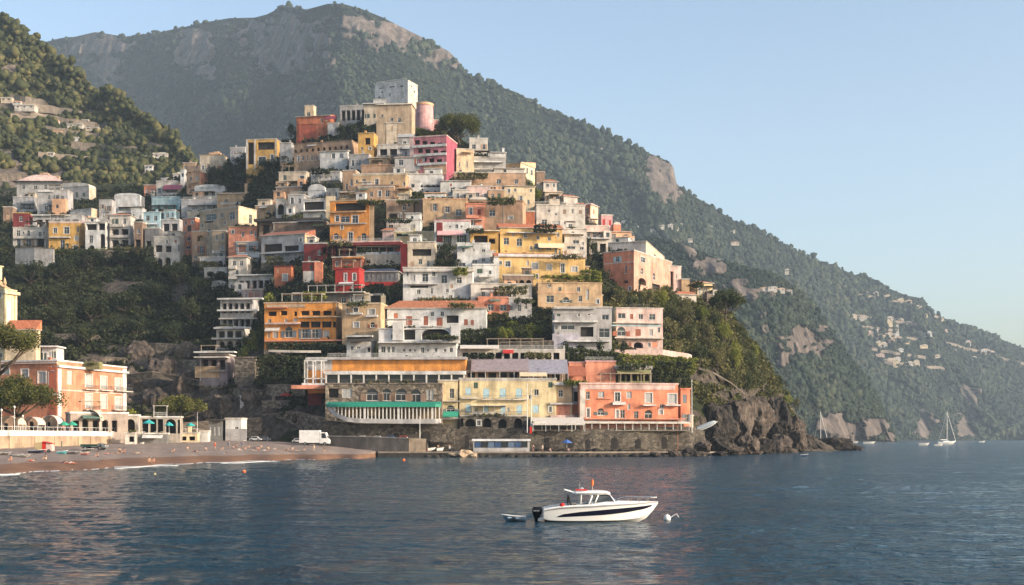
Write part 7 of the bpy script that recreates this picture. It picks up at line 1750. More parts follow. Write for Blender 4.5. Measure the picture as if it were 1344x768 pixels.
    m = MB(); m.tube([(X(760.5), 0, Z(645)), (X(760.5), 0, Z(633.5))], .02, 6); m.tube([(X(777.6), 0, Z(644)), (X(777.6), 0, Z(637))], .02, 6); m.build('mast', STEEL, e)
    m = MB(); m.box(X(755), X(770), -.35, -.1, Z(643.6), Z(641.8)); m.build('rolled_flag', REDP, e)
    m = MB(); m.tube([(X(777.6), 0, Z(637.5)), (X(777.6), 0, Z(635)), (X(777.6), 0, Z(629.5))], [.05,.075,.05], 8); m.build('orange_marker', ORP, e)
    m = MB(); m.lathe([(0.001,-.16),(.11,-.12),(.16,0),(.11,.12),(.001,.16)], X(737), -.95, 12); m.v = [(x, y, z+Z(662.6)) for x, y, z in m.v]; m.build('fender', REDP, e, smooth=True)
    m = MB(); m.tube([(X(729), -.95, Z(664.5)), (X(744.5), -.95, Z(664))], .018, 6)
    for px in (729,734,740,744.5): m.tube([(X(px), -.95, Z(664.3)), (X(px), -.95, Z(667))], .018, 6)
    m.build('stern_rail', REDP, e)
    m = MB(); m.tube([(X(745), -.7, Z(649)), (X(747), -.75, Z(657)), (X(749.5), -.8, Z(666))], [.06,.06,.05], 8); m.tube([(X(745), -.7, Z(649.6)), (X(743.6), -.7, Z(656)), (X(745.5), -.8, Z(666))], .03, 6); m.build('folded_bimini', BLACKP, e)
    # tender bracket and outboard
    m = MB(); m.box(X(706), X(714), -.45, .45, Z(683), Z(680)); m.build('swim_platform', WHITEG, e)
    o = MB(); rows = []
    for z, x0_, x1_, y_ in ((687.5,702.5,707.5,.06),(680,701,708.5,.12),(676.5,700,710,.16),(674.5,698.6,711.5,.20),(669.5,698.0,712,.22),(666.5,698.4,711.6,.20),(665.2,700,710,.12)):
        x0_, x1_ = X(x0_), X(x1_); zz = Z(z); mx = (x0_+x1_)/2
        rows.append([(x0_, 0, zz), (x0_+.04, -y_*.8, zz), (mx, -y_, zz), (x1_-.04, -y_*.8, zz), (x1_, 0, zz), (x1_-.04, y_*.8, zz), (mx, y_, zz), (x0_+.04, y_*.8, zz), (x0_, 0, zz)])
    o.grid(rows); o.poly(rows[-1][:-1]); ob = o.build('outboard_motor', BLACKP, e, smooth=False)
    m = MB(); m.box(X(700), X(708), -.225, -.222, Z(671), Z(669.4)); m.build('badge', STEEL, ob)
    for v in bpy.data.objects: pass
    e.rotation_euler.z = math.radians(0)
    return e
motor_yacht()

def skiff(px, py, wpx, hpx, label, colr=(.66,.66,.64), inside=(.25,.22,.18), rot=0, group=None, D=None, z=0.0, pitch=0, beam=.36, up=False, name='rowing_boat', cat='rowing boat'):
    if D is None: D = shoreD(py)
    s = D/F; L = wpx*s; B = L*beam; Hh = hpx*s
    e = empty(name, ((px-672)/F*D, D, z), rot); tag(e, label, cat, group)
    rows = hull_loft(L, B, Hh*.72, Hh, rake=L*.08, draft=Hh*.2, stern=.8)
    rows = [[(x-L/2, y, zz) for x, y, zz in r] for r in rows]
    m = MB(); m.grid(rows); m.poly(rows[0][::-1]); h = m.build('hull', paint(colr, .4, name='boat paint'), e, smooth=True)
    m = MB(); m.grid([[(r[0][0], r[0][1]*.9, r[0][2]-.08), (r[0][0], 0, r[0][2]-.22*Hh), (r[0][0], -r[0][1]*.9, r[0][2]-.08)] for r in rows]); m.build('deck', paint(inside, .8), e)
    m = MB(); m.tube([(r[0][0], r[0][1], r[0][2]+.02) for r in rows], Hh*.09, 6); m.tube([(r[-1][0], r[-1][1], r[-1][2]+.02) for r in rows], Hh*.09, 6); m.build('gunwale', FRAME, e)
    m = MB(); 
    for i in (4, 8): r = rows[i]; m.box(r[0][0]-.12, r[0][0]+.12, -r[0][1]*.95, r[0][1]*.95, r[0][2]-.12, r[0][2]-.05)
    m.build('thwart', paint(colr, .6), e)
    if up: e.rotation_euler = (PI*.93, pitch, rot)
    return e
skiff(674, 684.3, 32, 8.5, 'small pale tender with a blue-grey hull drifting behind the motorboat', colr=(.30,.42,.55), rot=math.radians(184), name='dinghy', cat='dinghy')
# upturned white boat on the rocks
o = skiff(0,0,31,5,'white boat hauled out and tilted on the rocks right of the coral hotel',D=318,colr=(.27,.32,.37), beam=.24); o.location = P(928, 556, 330); o.rotation_euler = (math.radians(228), math.radians(-24), math.radians(6))
def buoy(px, py, r_, colr, label, group=None):
    D = shoreD(py); s = r_*D/F; e = empty('buoy', P(px, py, D)); e.location.z = 0; tag(e, label, 'buoy', group)
    m = MB(); m.lathe([(.001,-s*.6),(s*.8,-s*.4),(s,.1*s),(s*.8,s*.8),(s*.35,s*1.2),(.001,s*1.25)], seg=14); m.build('float', colr, e, smooth=True); m = MB(); m.tube([(0,0,s*1.2),(0,0,s*1.6)], s*.1, 6); m.build('eye', STEEL, e)
buoy(875.5, 681.5, 5, WHITEG, 'round white mooring buoy ahead of the motorboat')
D_ = shoreD(681); m = MB(); m.tube([P(878,681,D_), P(884,676.5,D_), P(888,674.5,D_), P(891,679,D_)], .025, 6); tag(m.build('mooring_rope', FRAME), 'pale mooring rope loop beside the white buoy', 'rope')
buoy(320.5, 619.5, 2.2, ORP, 'orange buoy floating off the middle of the beach')
buoy(530, 604.6, 2.0, ORP, 'orange buoy floating just off the quay')
buoy(203.5, 623, 1.6, paint((.6,.5,.2), .5), 'small yellow buoy off the left beach')
buoy(1112, 591.5, 1.3, paint((.6,.5,.1), .5), 'tiny yellow marker by the dark reef')
def sailboat(px, pyw, mast_top, wpx, label, furled=True):
    D = shoreD(pyw); s = D/F; e = empty('sailboat', P(px, pyw, D)); e.location.z = 0; tag(e, label, 'sailboat'); L = wpx*s; Hh = L*.13
    rows = hull_loft(L, L*.28, Hh, Hh*1.25, rake=L*.1, draft=Hh*.2, stern=.7); rows = [[(x-L/2, y, z) for x, y, z in r] for r in rows]
    m = MB(); m.grid(rows); m.poly(rows[0][::-1]); m.grid([[(r[0][0], r[0][1], r[0][2]), (r[0][0], 0, r[0][2]+.1), (r[0][0], -r[0][1], r[0][2])] for r in rows]); m.build('hull', WHITEG, e, smooth=True)
    hm = (pyw-mast_top)*s; m = MB(); m.tube([(0,0,Hh),(0,0,hm)], [L*.014,L*.009], 6); m.build('mast', WHITEG, e)
    m = MB(); m.tube([(0,0,Hh+L*.12),(-L*.36,0,Hh+L*.12)], L*.022, 6); m.build('boom', WHITEG, e)
    m = MB(); m.tube([(L*.05,0,Hh+.1),(0.02,0,hm*.97)], L*.004, 4) ; m.tube([(L*.48,0,Hh*1.2),(0,0,hm*.97)], L*.010, 5); m.tube([(-L*.47,0,Hh),(0,0,hm*.98)], L*.004, 4); m.build('rigging', WHITEG, e)
    m = MB(); m.prism([(-L*.07,Hh),(L*.07,Hh),(L*.05,Hh+L*.06),(-L*.05,Hh+L*.06)], -L*.22, L*.12); m.build('cabin', WHITEG, e)
sailboat(1243, 583.2, 540, 24, 'white sailing yacht with bare mast moored in the far bay')
sailboat(1077, 586.5, 540, 22, 'sailing yacht whose mast stands behind the dark islet')
for (x, y, w_, h_, lb) in [(1213,584.6,14,3.2,'low white motorboat left of the far sailing yacht'),(1232,585.4,12,2.6,'small motorboat just ahead of the far sailing yacht'),(1141,582.6,16,3,'white motorboat moored beyond the reef'),(1120,581.6,14,2,'far pale boat close to the spur rocks'),(1250,582,8,3.4,'tiny blue-hulled launch beside the far sailing yacht'),(1289,580.8,8,2,'speck of a white boat near the right shore'),(1056,599.2,10,3,'little dark-hulled boat off the promontory rocks'),(757+118,600.5,0,0,'')]:
    if w_: skiff(x, y, w_, h_, lb, name='small_boat', cat='boat', colr=(.66,.66,.64) if 'dark' not in lb and 'blue' not in lb else (.06,.10,.2))

# beach boats and craft
def on_beach(px, py): return beach_at(px, py)
def bboat(px, py, wpx, hpx, label, **kw):
    p = on_beach(px, py); rot = kw.pop('rot', 0); o = skiff(px, py, wpx, hpx, label, D=p.y, z=p.z+.1, rot=rot, **kw); o.location.x = p.x; return o
for i, (x, y, rt) in enumerate([(-6,597.5,-.25),(6,597.5,-.2),(22,600,-.2),(30,601,-.15)]):
    bboat(x, y, 20, 3.0, 'white paddle craft lying on the sand at the far left of the beach', rot=rt, name='canoe', cat='canoe', group='white craft at the left of the beach')
bboat(82, 596.5, 14, 4.2, 'light turquoise rowing boat on the beach', colr=(.12,.40,.45))
bboat(98, 596, 22, 2.6, 'long white board-like boat right of the turquoise rowing boat', rot=-.3, name='canoe', cat='canoe')
bboat(115, 592.5, 16, 3, 'grey boat pulled up before the dark truck', colr=(.3,.3,.3))
bboat(112, 597.5, 12, 3.5, 'reddish-white boat among the gear on the beach', colr=(.5,.25,.22))
bboat(49, 595, 22, 4, 'dark blue-bottomed boat beside the red cart', colr=(.06,.07,.14))
bboat(352, 575.6, 22, 6, 'white motorboat on the beach road behind the sand', colr=(.7,.72,.74), name='motorboat', cat='boat')
bboat(371, 577.4, 12, 4, 'smaller pale boat parked left of the white van', colr=(.55,.58,.62))
bboat(187, 583.5, 5, 2.4, 'tiny white tub boat on the open sand', colr=(.75,.75,.75), name='tub_boat', cat='boat')
# vehicles
TYRE = paint((.02,.02,.02), .8, name='rubber')
def wheel(par, x, y, r_):
    m = MB(); m.tube([(x, y-.12, r_), (x, y+.12, r_)], r_, 14); w_ = m.build('wheel', TYRE, par); m = MB(); m.tube([(x, y-.13, r_), (x, y+.13, r_)], r_*.55, 10); m.build('rim', STEEL, w_)
def van(px, py, wpx, hpx, label, D, z, colr=(.72,.72,.71), box=.68, dark=None, rot=0, open_bed=False):
    s = D/F; L, Hh = wpx*s, hpx*s; e = empty('box_van' if not open_bed else 'flatbed_truck', P(px, py, D), rot); e.location.z = z; tag(e, label, 'van' if not open_bed else 'truck')
    W = 2.1; r_ = .42; bm_ = paint(colr, .4, name='vehicle paint'); cb = L*box
    m = MB()
    if open_bed: m.box(0, cb, -W/2, W/2, .7, .85); m.box(0, cb, -W/2, -W/2+.08, .85, Hh*.75); m.box(0, cb, W/2-.08, W/2, .85, Hh*.75); m.box(0, .08, -W/2+.08, W/2-.08, .85, Hh*.75)
    else: m.box(0, cb, -W/2, W/2, .65, Hh)
    m.build('cargo_box', bm_ if not dark else paint(dark, .5), e)
    m = MB(); m.prism([(cb+.08,.5),(L,.5),(L,.5+Hh*.22),(L-.25,.5+Hh*.30),(L-.8,Hh*.86),(cb+.08,Hh*.88)], -W/2+.05, W/2-.05, 'y'); m.build('cab', bm_, e)
    m = MB(); 
    for y in (-W/2+.03, W/2-.03): m.poly([(cb+.5,y,Hh*.48),(L-.55,y,Hh*.48),(L-.95,y,Hh*.80),(cb+.5,y,Hh*.80)])
    m.poly([(L-.28,-W/2+.2,.5+Hh*.32),(L-.28,W/2-.2,.5+Hh*.32),(L-.80,W/2-.2,Hh*.83),(L-.80,-W/2+.2,Hh*.83)]); o = m.build('window', TINT, e); o.location.x = .02
    m = MB(); m.box(.1, L-.2, -.45, .45, .4, .6); m.build('chassis', TYRE, e)
    for x in (L*.2, L-1.0):
        for y in (-W/2+.1, W/2-.1): wheel(e, x, y, r_)
    for y in (-W/2+.35, W/2-.35): m = MB(); m.box(L-.02, L+.04, y-.15, y+.15, .75, .95); m.build('headlight', FRAME, e)
zb_ = beach_z((412-672)/F*298, 298)
van(394, 583, 39, 20, 'white box van parked at the top of the beach', 297, zb_, rot=-.05)
p_ = on_beach(108, 591); van(108, 591, 32, 10.5, 'dark green flatbed truck parked on the sand', p_.y, p_.z, colr=(.16,.18,.18), dark=(.02,.06,.05), open_bed=True)
def car(px, py, wpx, hpx, label, D, z, colr, group=None, rot=0):
    s = D/F; L, Hh = wpx*s, hpx*s; W = 1.7; e = empty('parked_car', P(px, py, D), rot); e.location.z = z; tag(e, label, 'car', group)
    m = MB(); m.prism([(0,.35),(L,.35),(L,.35+Hh*.26),(L-.1,Hh*.55),(L*.06,Hh*.6),(0,Hh*.5)], -W/2, W/2, 'y'); m.prism([(L*.12,Hh*.58),(L*.86,Hh*.56),(L*.68,Hh),(L*.25,Hh)], -W/2+.1, W/2-.1, 'y'); m.build('body', paint(colr, .35, name='car paint'), e)
    m = MB()
    for y in (-W/2+.095, W/2-.095): m.poly([(L*.2,y,Hh*.62),(L*.78,y,Hh*.62),(L*.66,y,Hh*.93),(L*.28,y,Hh*.93)])
    m.build('window', TINT, e)
    for x in (L*.2, L*.8):
        for y in (-W/2+.08, W/2-.08): wheel(e, x, y, .33)
for i, (x, c3) in enumerate([(434,(.55,.56,.58)),(446,(.12,.13,.15)),(468,(.6,.6,.6)),(488,(.5,.5,.5)),(505,(.05,.12,.3)),(522,(.55,.05,.04))]):
    car(x, 576, 16, 7, ('silver','black','white','pale grey','blue','red')[i]+' small car parked behind the dark ramp wall', 304, zof(577.5, 304)-1.1+.8, c3)
mb = MB(); A_ = [((420-672)/F*300.6, 300.6), ((560-672)/F*299.2, 299.2), ((600-672)/F*307.5, 307.5), ((424-672)/F*306.8, 306.8)]
zr_ = zof(577.5, 304)-.32; mb.poly([(x, y, zr_) for x, y in A_]); mb.poly([(A_[1][0], A_[1][1]+.01, 1.0), (A_[1][0]+.01, A_[1][1]+8, 1.0), (A_[1][0]+.01, A_[1][1]+8, zr_), (A_[1][0], A_[1][1]+.01, zr_)])
m_, nt, b = newmat('asphalt'); b.inputs['Base Color'].default_value = (.05,.05,.05,1); b.inputs['Roughness'].default_value = .9
tag(mb.build('road', m_), kind='structure')
for i, (x, y, D, c3, lb) in enumerate([(328,577.6,306,(.45,.46,.48),'grey small car parked right of the boxy kiosk'),(384,577.5,303,(.5,.5,.5),'pale small car parked directly left of the box van'),(340,575.5,309,(.07,.08,.10),'dark small car behind the white motorboat')]):
    car(x, y, 15, 6.5, lb, D, beach_z((x-672)/F*D, D), c3)
# red food cart
p_ = on_beach(46, 594); e = empty('beach_cart', p_); tag(e, 'red and cream beach cart at the foot of the tan wall', 'cart'); s_ = p_.y/F
m = MB(); m.box(0, 9*s_, 0, 1.4, .4, 13*s_); m.build('cabinet', paint((.45,.36,.2), .7), e); m = MB(); m.box(9*s_+.03, 14*s_, 0, 1.4, .2, 14*s_); m.prism([(9*s_,14*s_),(22*s_,11.5*s_),(22*s_,11.8*s_),(9*s_,14.6*s_)], -.2, 1.6, 'y'); m.build('awning', REDP, e)
m = MB(); m.prism([(14*s_+.05,.3),(22*s_,.3),(22*s_,1.0),(19*s_,1.6),(14*s_+.05,1.7)], 0, 1.3, 'y'); m.build('front_body', paint((.6,.45,.4), .6), e)
for x in (2*s_, 18*s_): wheel(e, x, .1, .3)
# dark equipment box and poles
p_ = on_beach(81, 588); e = empty('beach_shower', p_); tag(e, 'thin dark shower post on the sand beside the beach gear', 'shower post'); m = MB(); m.tube([(0,0,0),(0,0,9*p_.y/F)], .1, 8); m.build('post', paint((.05,.09,.09), .6), e); m = MB(); m.lathe([(.25,0),(.2,.12),(0,.12)], seg=10); m.build('base', QUAY, e)

# people: one skinned body each
SKIN = paint((.40,.25,.18), .6, name='skin', var=.05); HAIR = paint((.04,.025,.015), .8, name='hair')
POSE = {
 'stand': dict(h=1.0, J=[(0,0,.93),(0,0,1.12),(0,0,1.40),(0,0,1.52),(0,.01,1.64),(-.19,0,1.40),(-.25,-.02,1.12),(-.24,-.10,.88),(.19,0,1.40),(.25,-.02,1.12),(.22,-.08,.88),(-.10,0,.90),(-.12,-.02,.50),(-.13,.02,.07),(-.13,-.14,.03),(.10,0,.90),(.13,-.03,.50),(.14,.03,.07),(.15,-.13,.03)]),
 'sit': dict(h=1.0, J=[(0,0,.14),(0,.05,.34),(0,.04,.60),(0,.01,.72),(0,-.02,.84),(-.19,.04,.60),(-.26,-.08,.38),(-.22,-.30,.34),(.19,.04,.60),(.26,-.08,.38),(.20,-.30,.36),(-.10,-.02,.13),(-.14,-.36,.42),(-.13,-.62,.08),(-.13,-.76,.05),(.10,-.02,.13),(.14,-.38,.40),(.14,-.66,.08),(.14,-.80,.05)]),
 'lie': dict(h=1.0, J=[(0,0,.14),(.20,0,.15),(.48,0,.17),(.60,0,.20),(.72,0,.22),(.47,-.2,.16),(.25,-.30,.10),(.02,-.28,.10),(.47,.2,.16),(.62,.36,.10),(.80,.30,.10),(0,-.10,.12),(-.40,-.14,.22),(-.82,-.14,.09),(-.90,-.12,.16),(0,.10,.12),(-.42,.14,.12),(-.84,.16,.09),(-.92,.16,.16)]),
}
BONES = [(0,1),(1,2),(2,3),(3,4),(2,5),(5,6),(6,7),(2,8),(8,9),(9,10),(0,11),(11,12),(12,13),(13,14),(0,15),(15,16),(16,17),(17,18)]
RAD = [.13,.12,.15,.055,.10,.065,.045,.035,.065,.045,.035,.10,.065,.042,.035,.10,.065,.042,.035]
_pp = {}
def person(pose, loc, rot, label, wear, hair=HAIR, group=None):
    J = POSE[pose]['J']
    if pose not in _pp:
        me = bpy.data.meshes.new('body'); me.from_pydata([Vector(j) for j in J], BONES, []); me.update()
        o = bpy.data.objects.new('body', me); COL.objects.link(o); md = o.modifiers.new('skin', 'SKIN')
        if not me.skin_vertices: raise RuntimeError('no skin data')
        for v, r_ in zip(me.skin_vertices[0].data, RAD): v.radius = (r_, r_)
        me.skin_vertices[0].data[0].use_root = True
        o.modifiers.new('sub', 'SUBSURF').levels = 1; o.modifiers['sub'].render_levels = 1
        dg = bpy.context.evaluated_depsgraph_get(); dg.update(); me2 = bpy.data.meshes.new_from_object(o.evaluated_get(dg)); me2.polygons.foreach_set('use_smooth', [True]*len(me2.polygons))
        bpy.data.objects.remove(o); me2.materials.clear(); me2.materials.append(SKIN); _pp[pose] = me2
    e = empty('person', loc, rot); tag(e, label, 'person', group)
    b = bpy.data.objects.new('body', _pp[pose]); COL.objects.link(b); b.parent = e
    hd = Vector(J[4]); m = MB(); m.lathe([(.001,-.02),(.105,-.01),(.11,.05),(.08,.11),(.001,.13)], hd.x, hd.y+.015, 10); m.v = [(x, y, z+hd.z) for x, y, z in m.v]; m.build('hair', hair, e, smooth=True)
    wm = paint(wear, .8, name='clothing'); m = MB(); a, bb = Vector(J[0]), Vector(J[1]).lerp(Vector(J[2]), .55 if pose != 'lie' else .1); m.tube([a-(bb-a)*.25, a, bb], [.15,.165,.15], 10)
    for k in ((11,12),(15,16)): m.tube([Vector(J[k[0]]), Vector(J[k[0]]).lerp(Vector(J[k[1]]), .45)], [.11,.09], 8)
    m.build('clothing', wm, e, smooth=True)
    return e
PEOPLE = [(196,607,'sit',.2,(.55,.30,.12),'sunlit bather sitting near the waterline, left one of the close pair'),(201.5,607.5,'sit',-.1,(.5,.12,.06),'sunlit bather in red sitting near the waterline, right one of the close pair'),
 (157,594,'sit',.5,(.03,.03,.03),'bather in black sitting on the mid beach'),(163,594.6,'sit',-.4,(.30,.04,.04),'bather in dark red sitting beside the one in black'),(152,595.5,'lie',.1,(.1,.1,.12),'bather lying beside the seated pair on the mid beach'),
 (84,608,'lie',0,(.05,.05,.05),'bather in black lying near the water below the beach boats'),(92,608.6,'lie',.1,(.5,.45,.4),'bather on a pale towel near the water below the beach boats'),
 (211,580,'stand',.3,(.5,.04,.04),'person in red standing before the promenade huts'),(246,591,'sit',.4,(.5,.42,.35),'light-haired bather sitting alone on the sand below the cabins'),
 (282,590,'stand',0,(.5,.06,.05),'person in red standing behind the sunbathing group'),(292,591,'sit',-.3,(.35,.3,.3),'bather sitting right of the person in red'),
 (306,590,'sit',.3,(.04,.08,.25),'bather in blue at the left of the sunbathing group'),(313,591,'lie',.2,(.5,.5,.5),'bather lying on a white towel in the sunbathing group'),(322,591,'sit',0,(.45,.4,.35),'bather in beige sitting in the middle of the sunbathing group'),
 (331,592,'lie',-.1,(.3,.3,.35),'bather in grey lying in the sunbathing group'),(339,591.5,'sit',.3,(.55,.10,.05),'bather in orange-red at the right of the sunbathing group'),(347,592,'lie',0,(.6,.6,.6),'bather lying at the far right of the sunbathing group'),
 (376,591,'lie',.1,(.05,.05,.05),'bather in black lying on the right part of the beach'),(384,591.5,'sit',.2,(.5,.45,.4),'bather in white sitting on the right part of the beach'),(388,592,'lie',-.2,(.35,.2,.15),'bather in brown lying on the right part of the beach'),
 (139,597,'lie',.1,(.4,.12,.1),'bather in pink lying beside the beach boats')]
for x, y, po, rt, wr, lb in PEOPLE:
    person(po, on_beach(x, y), rt, lb, wr)
    if po == 'lie' or 'towel' in lb:
        p_ = on_beach(x, y); 
        tw = MB(); tw.box(-1.0, .95, -.42, .42, .02, .06); o = tw.build('towel', paint(random.choice([(.5,.5,.5),(.12,.2,.35),(.45,.3,.2),(.5,.1,.1)]), .9, name='towel cloth')); o.location = p_; o.rotation_euler.z = rt; tag(o, 'beach towel under the '+lb.split(' lying')[0].split(' sitting')[0].split(' on a')[0]+' at '+{152:'mid beach',84:'the waterline',92:'the waterline',313:'the group centre',331:'the group right',347:'the group end',376:'the right beach',388:'the right beach end',139:'the beach boats'}.get(x, 'the sand'), 'towel')
EXTRA = [(300,588.5,'stand'),(310,588,'sit'),(318,588.6,'stand'),(327,588,'sit'),(335,588.6,'lie'),(343,588.3,'sit'),(352,591,'sit'),(360,590.5,'lie'),(270,592,'sit'),(256,593,'lie'),(228,594,'sit'),(180,596,'lie'),(128,600,'sit'),(60,604,'sit'),(40,606,'lie'),(400,592,'sit'),(412,593,'stand'),(426,594,'sit'),(14,606,'sit'),(292,596,'lie')]
for i, (x, y, po) in enumerate(EXTRA):
    person(po, on_beach(x, y), random.uniform(-.6, .6), 'tiny beachgoer scattered on the sand', random.choice([(.4,.4,.4),(.05,.06,.1),(.4,.08,.06),(.1,.2,.35),(.5,.42,.3)]), group='scattered beachgoers')
QP = [(684,589,'stand',(.5,.05,.05),'person in red standing on the quay right of the shelter'),(700,589.5,'stand',(.06,.06,.08),'person in black on the quay near the red figure'),(712,589,'stand',(.5,.5,.5),'person in white on the quay below the sea wall'),(722,589.5,'sit',(.1,.2,.4),'person in blue sitting on the quay'),(746,590,'sit',(.05,.1,.45),'person in bright blue sitting at the foot of the sea wall'),(575,591,'stand',(.05,.05,.06),'person in dark clothes standing at the left of the quay'),(590,591,'stand',(.4,.5,.6),'person in pale blue standing on the quay left of the shelter'),(886,584,'sit',(.5,.28,.2),'bather sitting on the rocks under the sea wall')]
for x, y, po, wr, lb in QP:
    D = 304 if x < 800 else 318; person(po, ((x-672)/F*D, D, 1.28), .3, lb, wr)
# life rings rack and posts on the quay
D = 301.5; e = empty('buoy_rack', P(553, 592, D)); e.location.z = 1.33; tag(e, 'heap of red ring buoys on the quay', 'ring buoys')
for i in range(7):
    m = MB(); cx = (i-3)*.42; n = 10; pts = [(cx+.3*math.cos(2*PI*t/n), 0, .4+(i % 2)*.5+.3*math.sin(2*PI*t/n)) for t in range(n+1)]; m.tube(pts, .09, 6, cap=False); m.build('ring', REDP, e)
m = MB(); m.box(-1.6, 1.6, .1, .2, 0, 1.5); m.build('board', QUAY, e)
for (x, yt, lb) in [(534.5,575,'white post at the end of the beige quay wall'),(551,548,'tall flagpole with a white cap behind the ring buoys'),(692,505,'tall white pole before the yellow hotel'),(697,512,'second slender white pole beside the yellow hotel'),(908,500,'thin grey pole right of the coral turret wing')]:
    D = 302 if x < 690 else 307.5; D = 320 if x > 900 else D; yb_ = 592 if x < 690 else 566; e = empty('pole', P(x, yb_, D)); tag(e, lb, 'pole'); h = (yb_-yt)*D/F; m = MB(); m.tube([(0,0,-.4),(0,0,h)], [.14,.08], 8); m.build('shaft', WRAIL, e); m = MB(); m.lathe([(.001,h),(.14,h+.02),(.1,h+.25),(.001,h+.3)], seg=8); m.build('cap', FRAME, e)
for i, (x, y, w_) in enumerate([(566,592,12),(578,592,10)]):
    skiff(x, y, w_, 4, ('white','grey')[i]+' boat set on the quay beside the ring buoys', D=303, z=1.5, rot=.4)
# red flag banner on the pole by the hotel
m = MB(); D = 306.8; q = P(695.5, 566, D); m.box(q.x-.05, q.x+.5, q.y-.03, q.y+.03, zof(569, D), zof(560, D)); tag(m.build('banner', REDP), 'narrow red banner at the foot of the white poles', 'banner')

# ================================================================ far villages
def surf(px, py, pxa, pya, Da):
    k = int(np.argmin(abs(pxa-px))); j = int(np.argmin(abs(pya[k]-py))); return float(Da[k, j])
_far = {}
def far_house(px, py, wpx, hpx, surfargs, colr, label, group, rot=0, dd=-6):
    D = surf(px, py, *surfargs)+dd; s = D/F; W, Hh = wpx*s, hpx*s
    e = empty('far_house', P(px, py, D), rot); tag(e, label, 'house', group)
    m = MB(); 
    m.box(-W/2, W/2, 0, W*.5, -Hh*1.2, Hh); m.box(-W*.1, W*.35, W*.1, W*.45, Hh, Hh*1.5); m.build('wall', stucco(C_(colr)), e)
    m = MB(); m.box(-W/2-.3, W/2+.3, -.4, W*.5+.3, Hh-.02, Hh+.6); m.build('roof', stucco(C_('offw') if random.random() < .7 else C_('peach')), e)
    n = max(2, int(W/4))
    w_ = MB()
    for i in range(n): x = -W/2+W*(i+.5)/n; w_.box(x-.6, x+.6, -.06, .05, Hh*.3, Hh*.3+min(2, Hh*.45))
    w_.build('windows', GLASS, e)
FA, SA, LA = (pxf, pyf, Df2), (pxp, pyp, Dp2), (pxl, pyl, Dl2)
rq = random.Random(9)
FARH = [(1150,388,10,2.5),(1166,391,9,2.5),(1136,386,8,2),(1195,398,12,2),(1208,404,10,2),(1120,417,14,2),(1150,418,16,2.5),(1165,421,14,2.5),(1182,421,12,2),(1134,419,12,2),(1160,426,18,3),(1148,432,12,2.5),(1172,430,12,2),(1195,425,12,2),(1140,440,12,3),(1152,444,14,2.5),(1165,441,12,2.5),(1178,437,12,2),(1150,452,12,2.5),(1162,455,16,3),(1172,449,10,2),(1180,460,10,2),(1155,469,12,2.5),(1168,474,18,3.5),(1180,471,12,2.5),(1195,480,16,3),(1205,478,12,2.5),(1178,480,12,3),(1215,416,10,2),(1232,420,10,2),(1205,436,12,2),(1220,440,10,2),(1240,436,8,2),(1190,450,10,2),(1210,455,10,2),(1268,452,10,3),(1290,462,14,3),(1300,466,10,2.5),(1276,470,8,2),(1180,396,8,2),(1252,462,8,2),(1295,478,10,2),(1310,470,8,2),(1230,470,8,2)]
for i, (x, y, w_, h_) in enumerate(FARH): far_house(x+rq.uniform(-3,3), y+rq.uniform(-1.5,1.5), w_*rq.uniform(.6,1.05), h_*rq.uniform(1.0,1.5), FA, rq.choice(['offw','white','pale','blush','cream']), 'tiny pale house in the hillside village across the bay', 'hillside village across the bay')
for i, (x, y, w_, h_) in enumerate([(1003,381,10,3),(1014,380,12,3),(1025,382,10,3),(1036,384,8,2.5),(1033,357,5,3)]): far_house(x, y, w_, h_, SA, 'offw', 'white house in the row on the nearer spur across the bay', 'houses on the nearer spur', dd=-5)
for i, (x, y, w_, h_) in enumerate([(860,305,12,4),(868,299,8,3),(880,298,7,3),(888,301,6,2),(930,299,10,2),(960,304,10,2),(965,320,10,2),(906,316,6,2),(788,198,6,3),(893,296,6,2),(820,292,8,2),(835,299,7,2)]): far_house(x, y, w_, h_, FA if y < 310 else SA, 'offw', 'lone white villa high on the wooded mountainside', 'villas high on the mountainside', dd=-8)
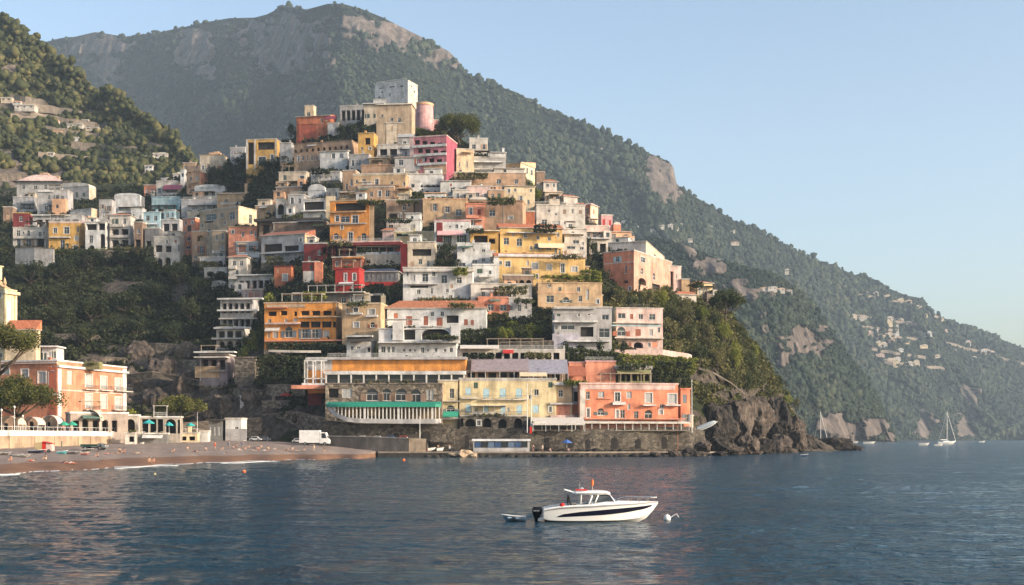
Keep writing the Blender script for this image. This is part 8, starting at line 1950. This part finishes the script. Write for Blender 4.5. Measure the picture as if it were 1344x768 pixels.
for i, (x, y, w_, h_) in enumerate([(32,142,26,3.5),(8,132,14,3),(70,162,12,3),(98,166,20,2.5),(120,170,18,2),(92,184,22,3),(210,207,18,5),(196,209,10,3),(195,222,10,4),(112,10+150,8,2),(75,176,10,3),(22,6+130,10,2),(66,204,8,3)]): far_house(x, y, w_, h_, LA, ('offw','pale','white')[i % 3], 'pale villa or terrace house on the wooded left hill', 'villas on the left hill', dd=-10)
for i, (x, y, w_, h_, c3) in enumerate([(282,209,14,7,'sand'),(291,213,8,7,'offw'),(58,234,10,5,'blush'),(72,238,10,5,'pale'),(234,236,14,7,'offw'),(218,240,12,5,'pgrey'),(275,228,10,6,'tan')]): far_house(x, y, w_, h_, LA if y < 236 and x < 270 else LA, c3, 'small weathered house at the upper edge of the left quarter', 'houses at the upper edge of the left quarter', dd=-12)

# terrace walls and a road line on the slopes
def slope_wall(name, label, cat, px0, px1, py0, py1, S, h, mat, group, off=-5):
    A = []; n = 26
    for i in range(n):
        px = px0+(px1-px0)*i/(n-1); py_ = py0+(py1-py0)*i/(n-1)+.6*math.sin(i*.9+px0); A.append((px, py_, surf(px, py_, *S)+off))
    Ds = np.convolve(np.pad([a[2] for a in A], 3, mode='edge'), np.ones(7)/7, 'valid'); m = MB(); rows = [[], [], [], []]
    for (px, py_, _), D in zip(A, Ds):
        q = P(px, py_, D); rows[0].append((q.x, q.y, q.z-3)); rows[1].append((q.x, q.y, q.z+h)); rows[2].append((q.x, q.y+4, q.z+h)); rows[3].append((q.x, q.y+4, q.z-3))
    m.grid(rows); return tag(m.build(name, mat), label, cat, group)
TW = stucco((.25,.21,.17))
for (a_, b2, t_, u_) in [(18,108,136,150),(40,128,152,166),(60,140,170,182),(4,60,126,136),(90,180,190,198),(20,90,186,196),(50,130,204,212),(120,190,212,216),(0,50,150,160),(150,215,180,196)]:
    slope_wall('terrace_wall', 'pale stone terrace wall running across the wooded left hill', 'terrace wall', a_, b2, t_, u_, LA, 2.4, TW, 'terrace walls on the left hill', -9)
for (a_, b2, t_, u_) in [(1110,1200,384,400),(1120,1215,414,428),(1128,1205,438,446),(1140,1215,458,470),(1205,1300,404,452),(1160,1240,476,484),(1240,1344,450,478),(1100,1180,426,434)]:
    slope_wall('terrace_wall', 'pale terrace wall among the houses across the bay', 'terrace wall', a_, b2, t_, u_, FA, 3.5, TW, 'terrace walls across the bay', -10)
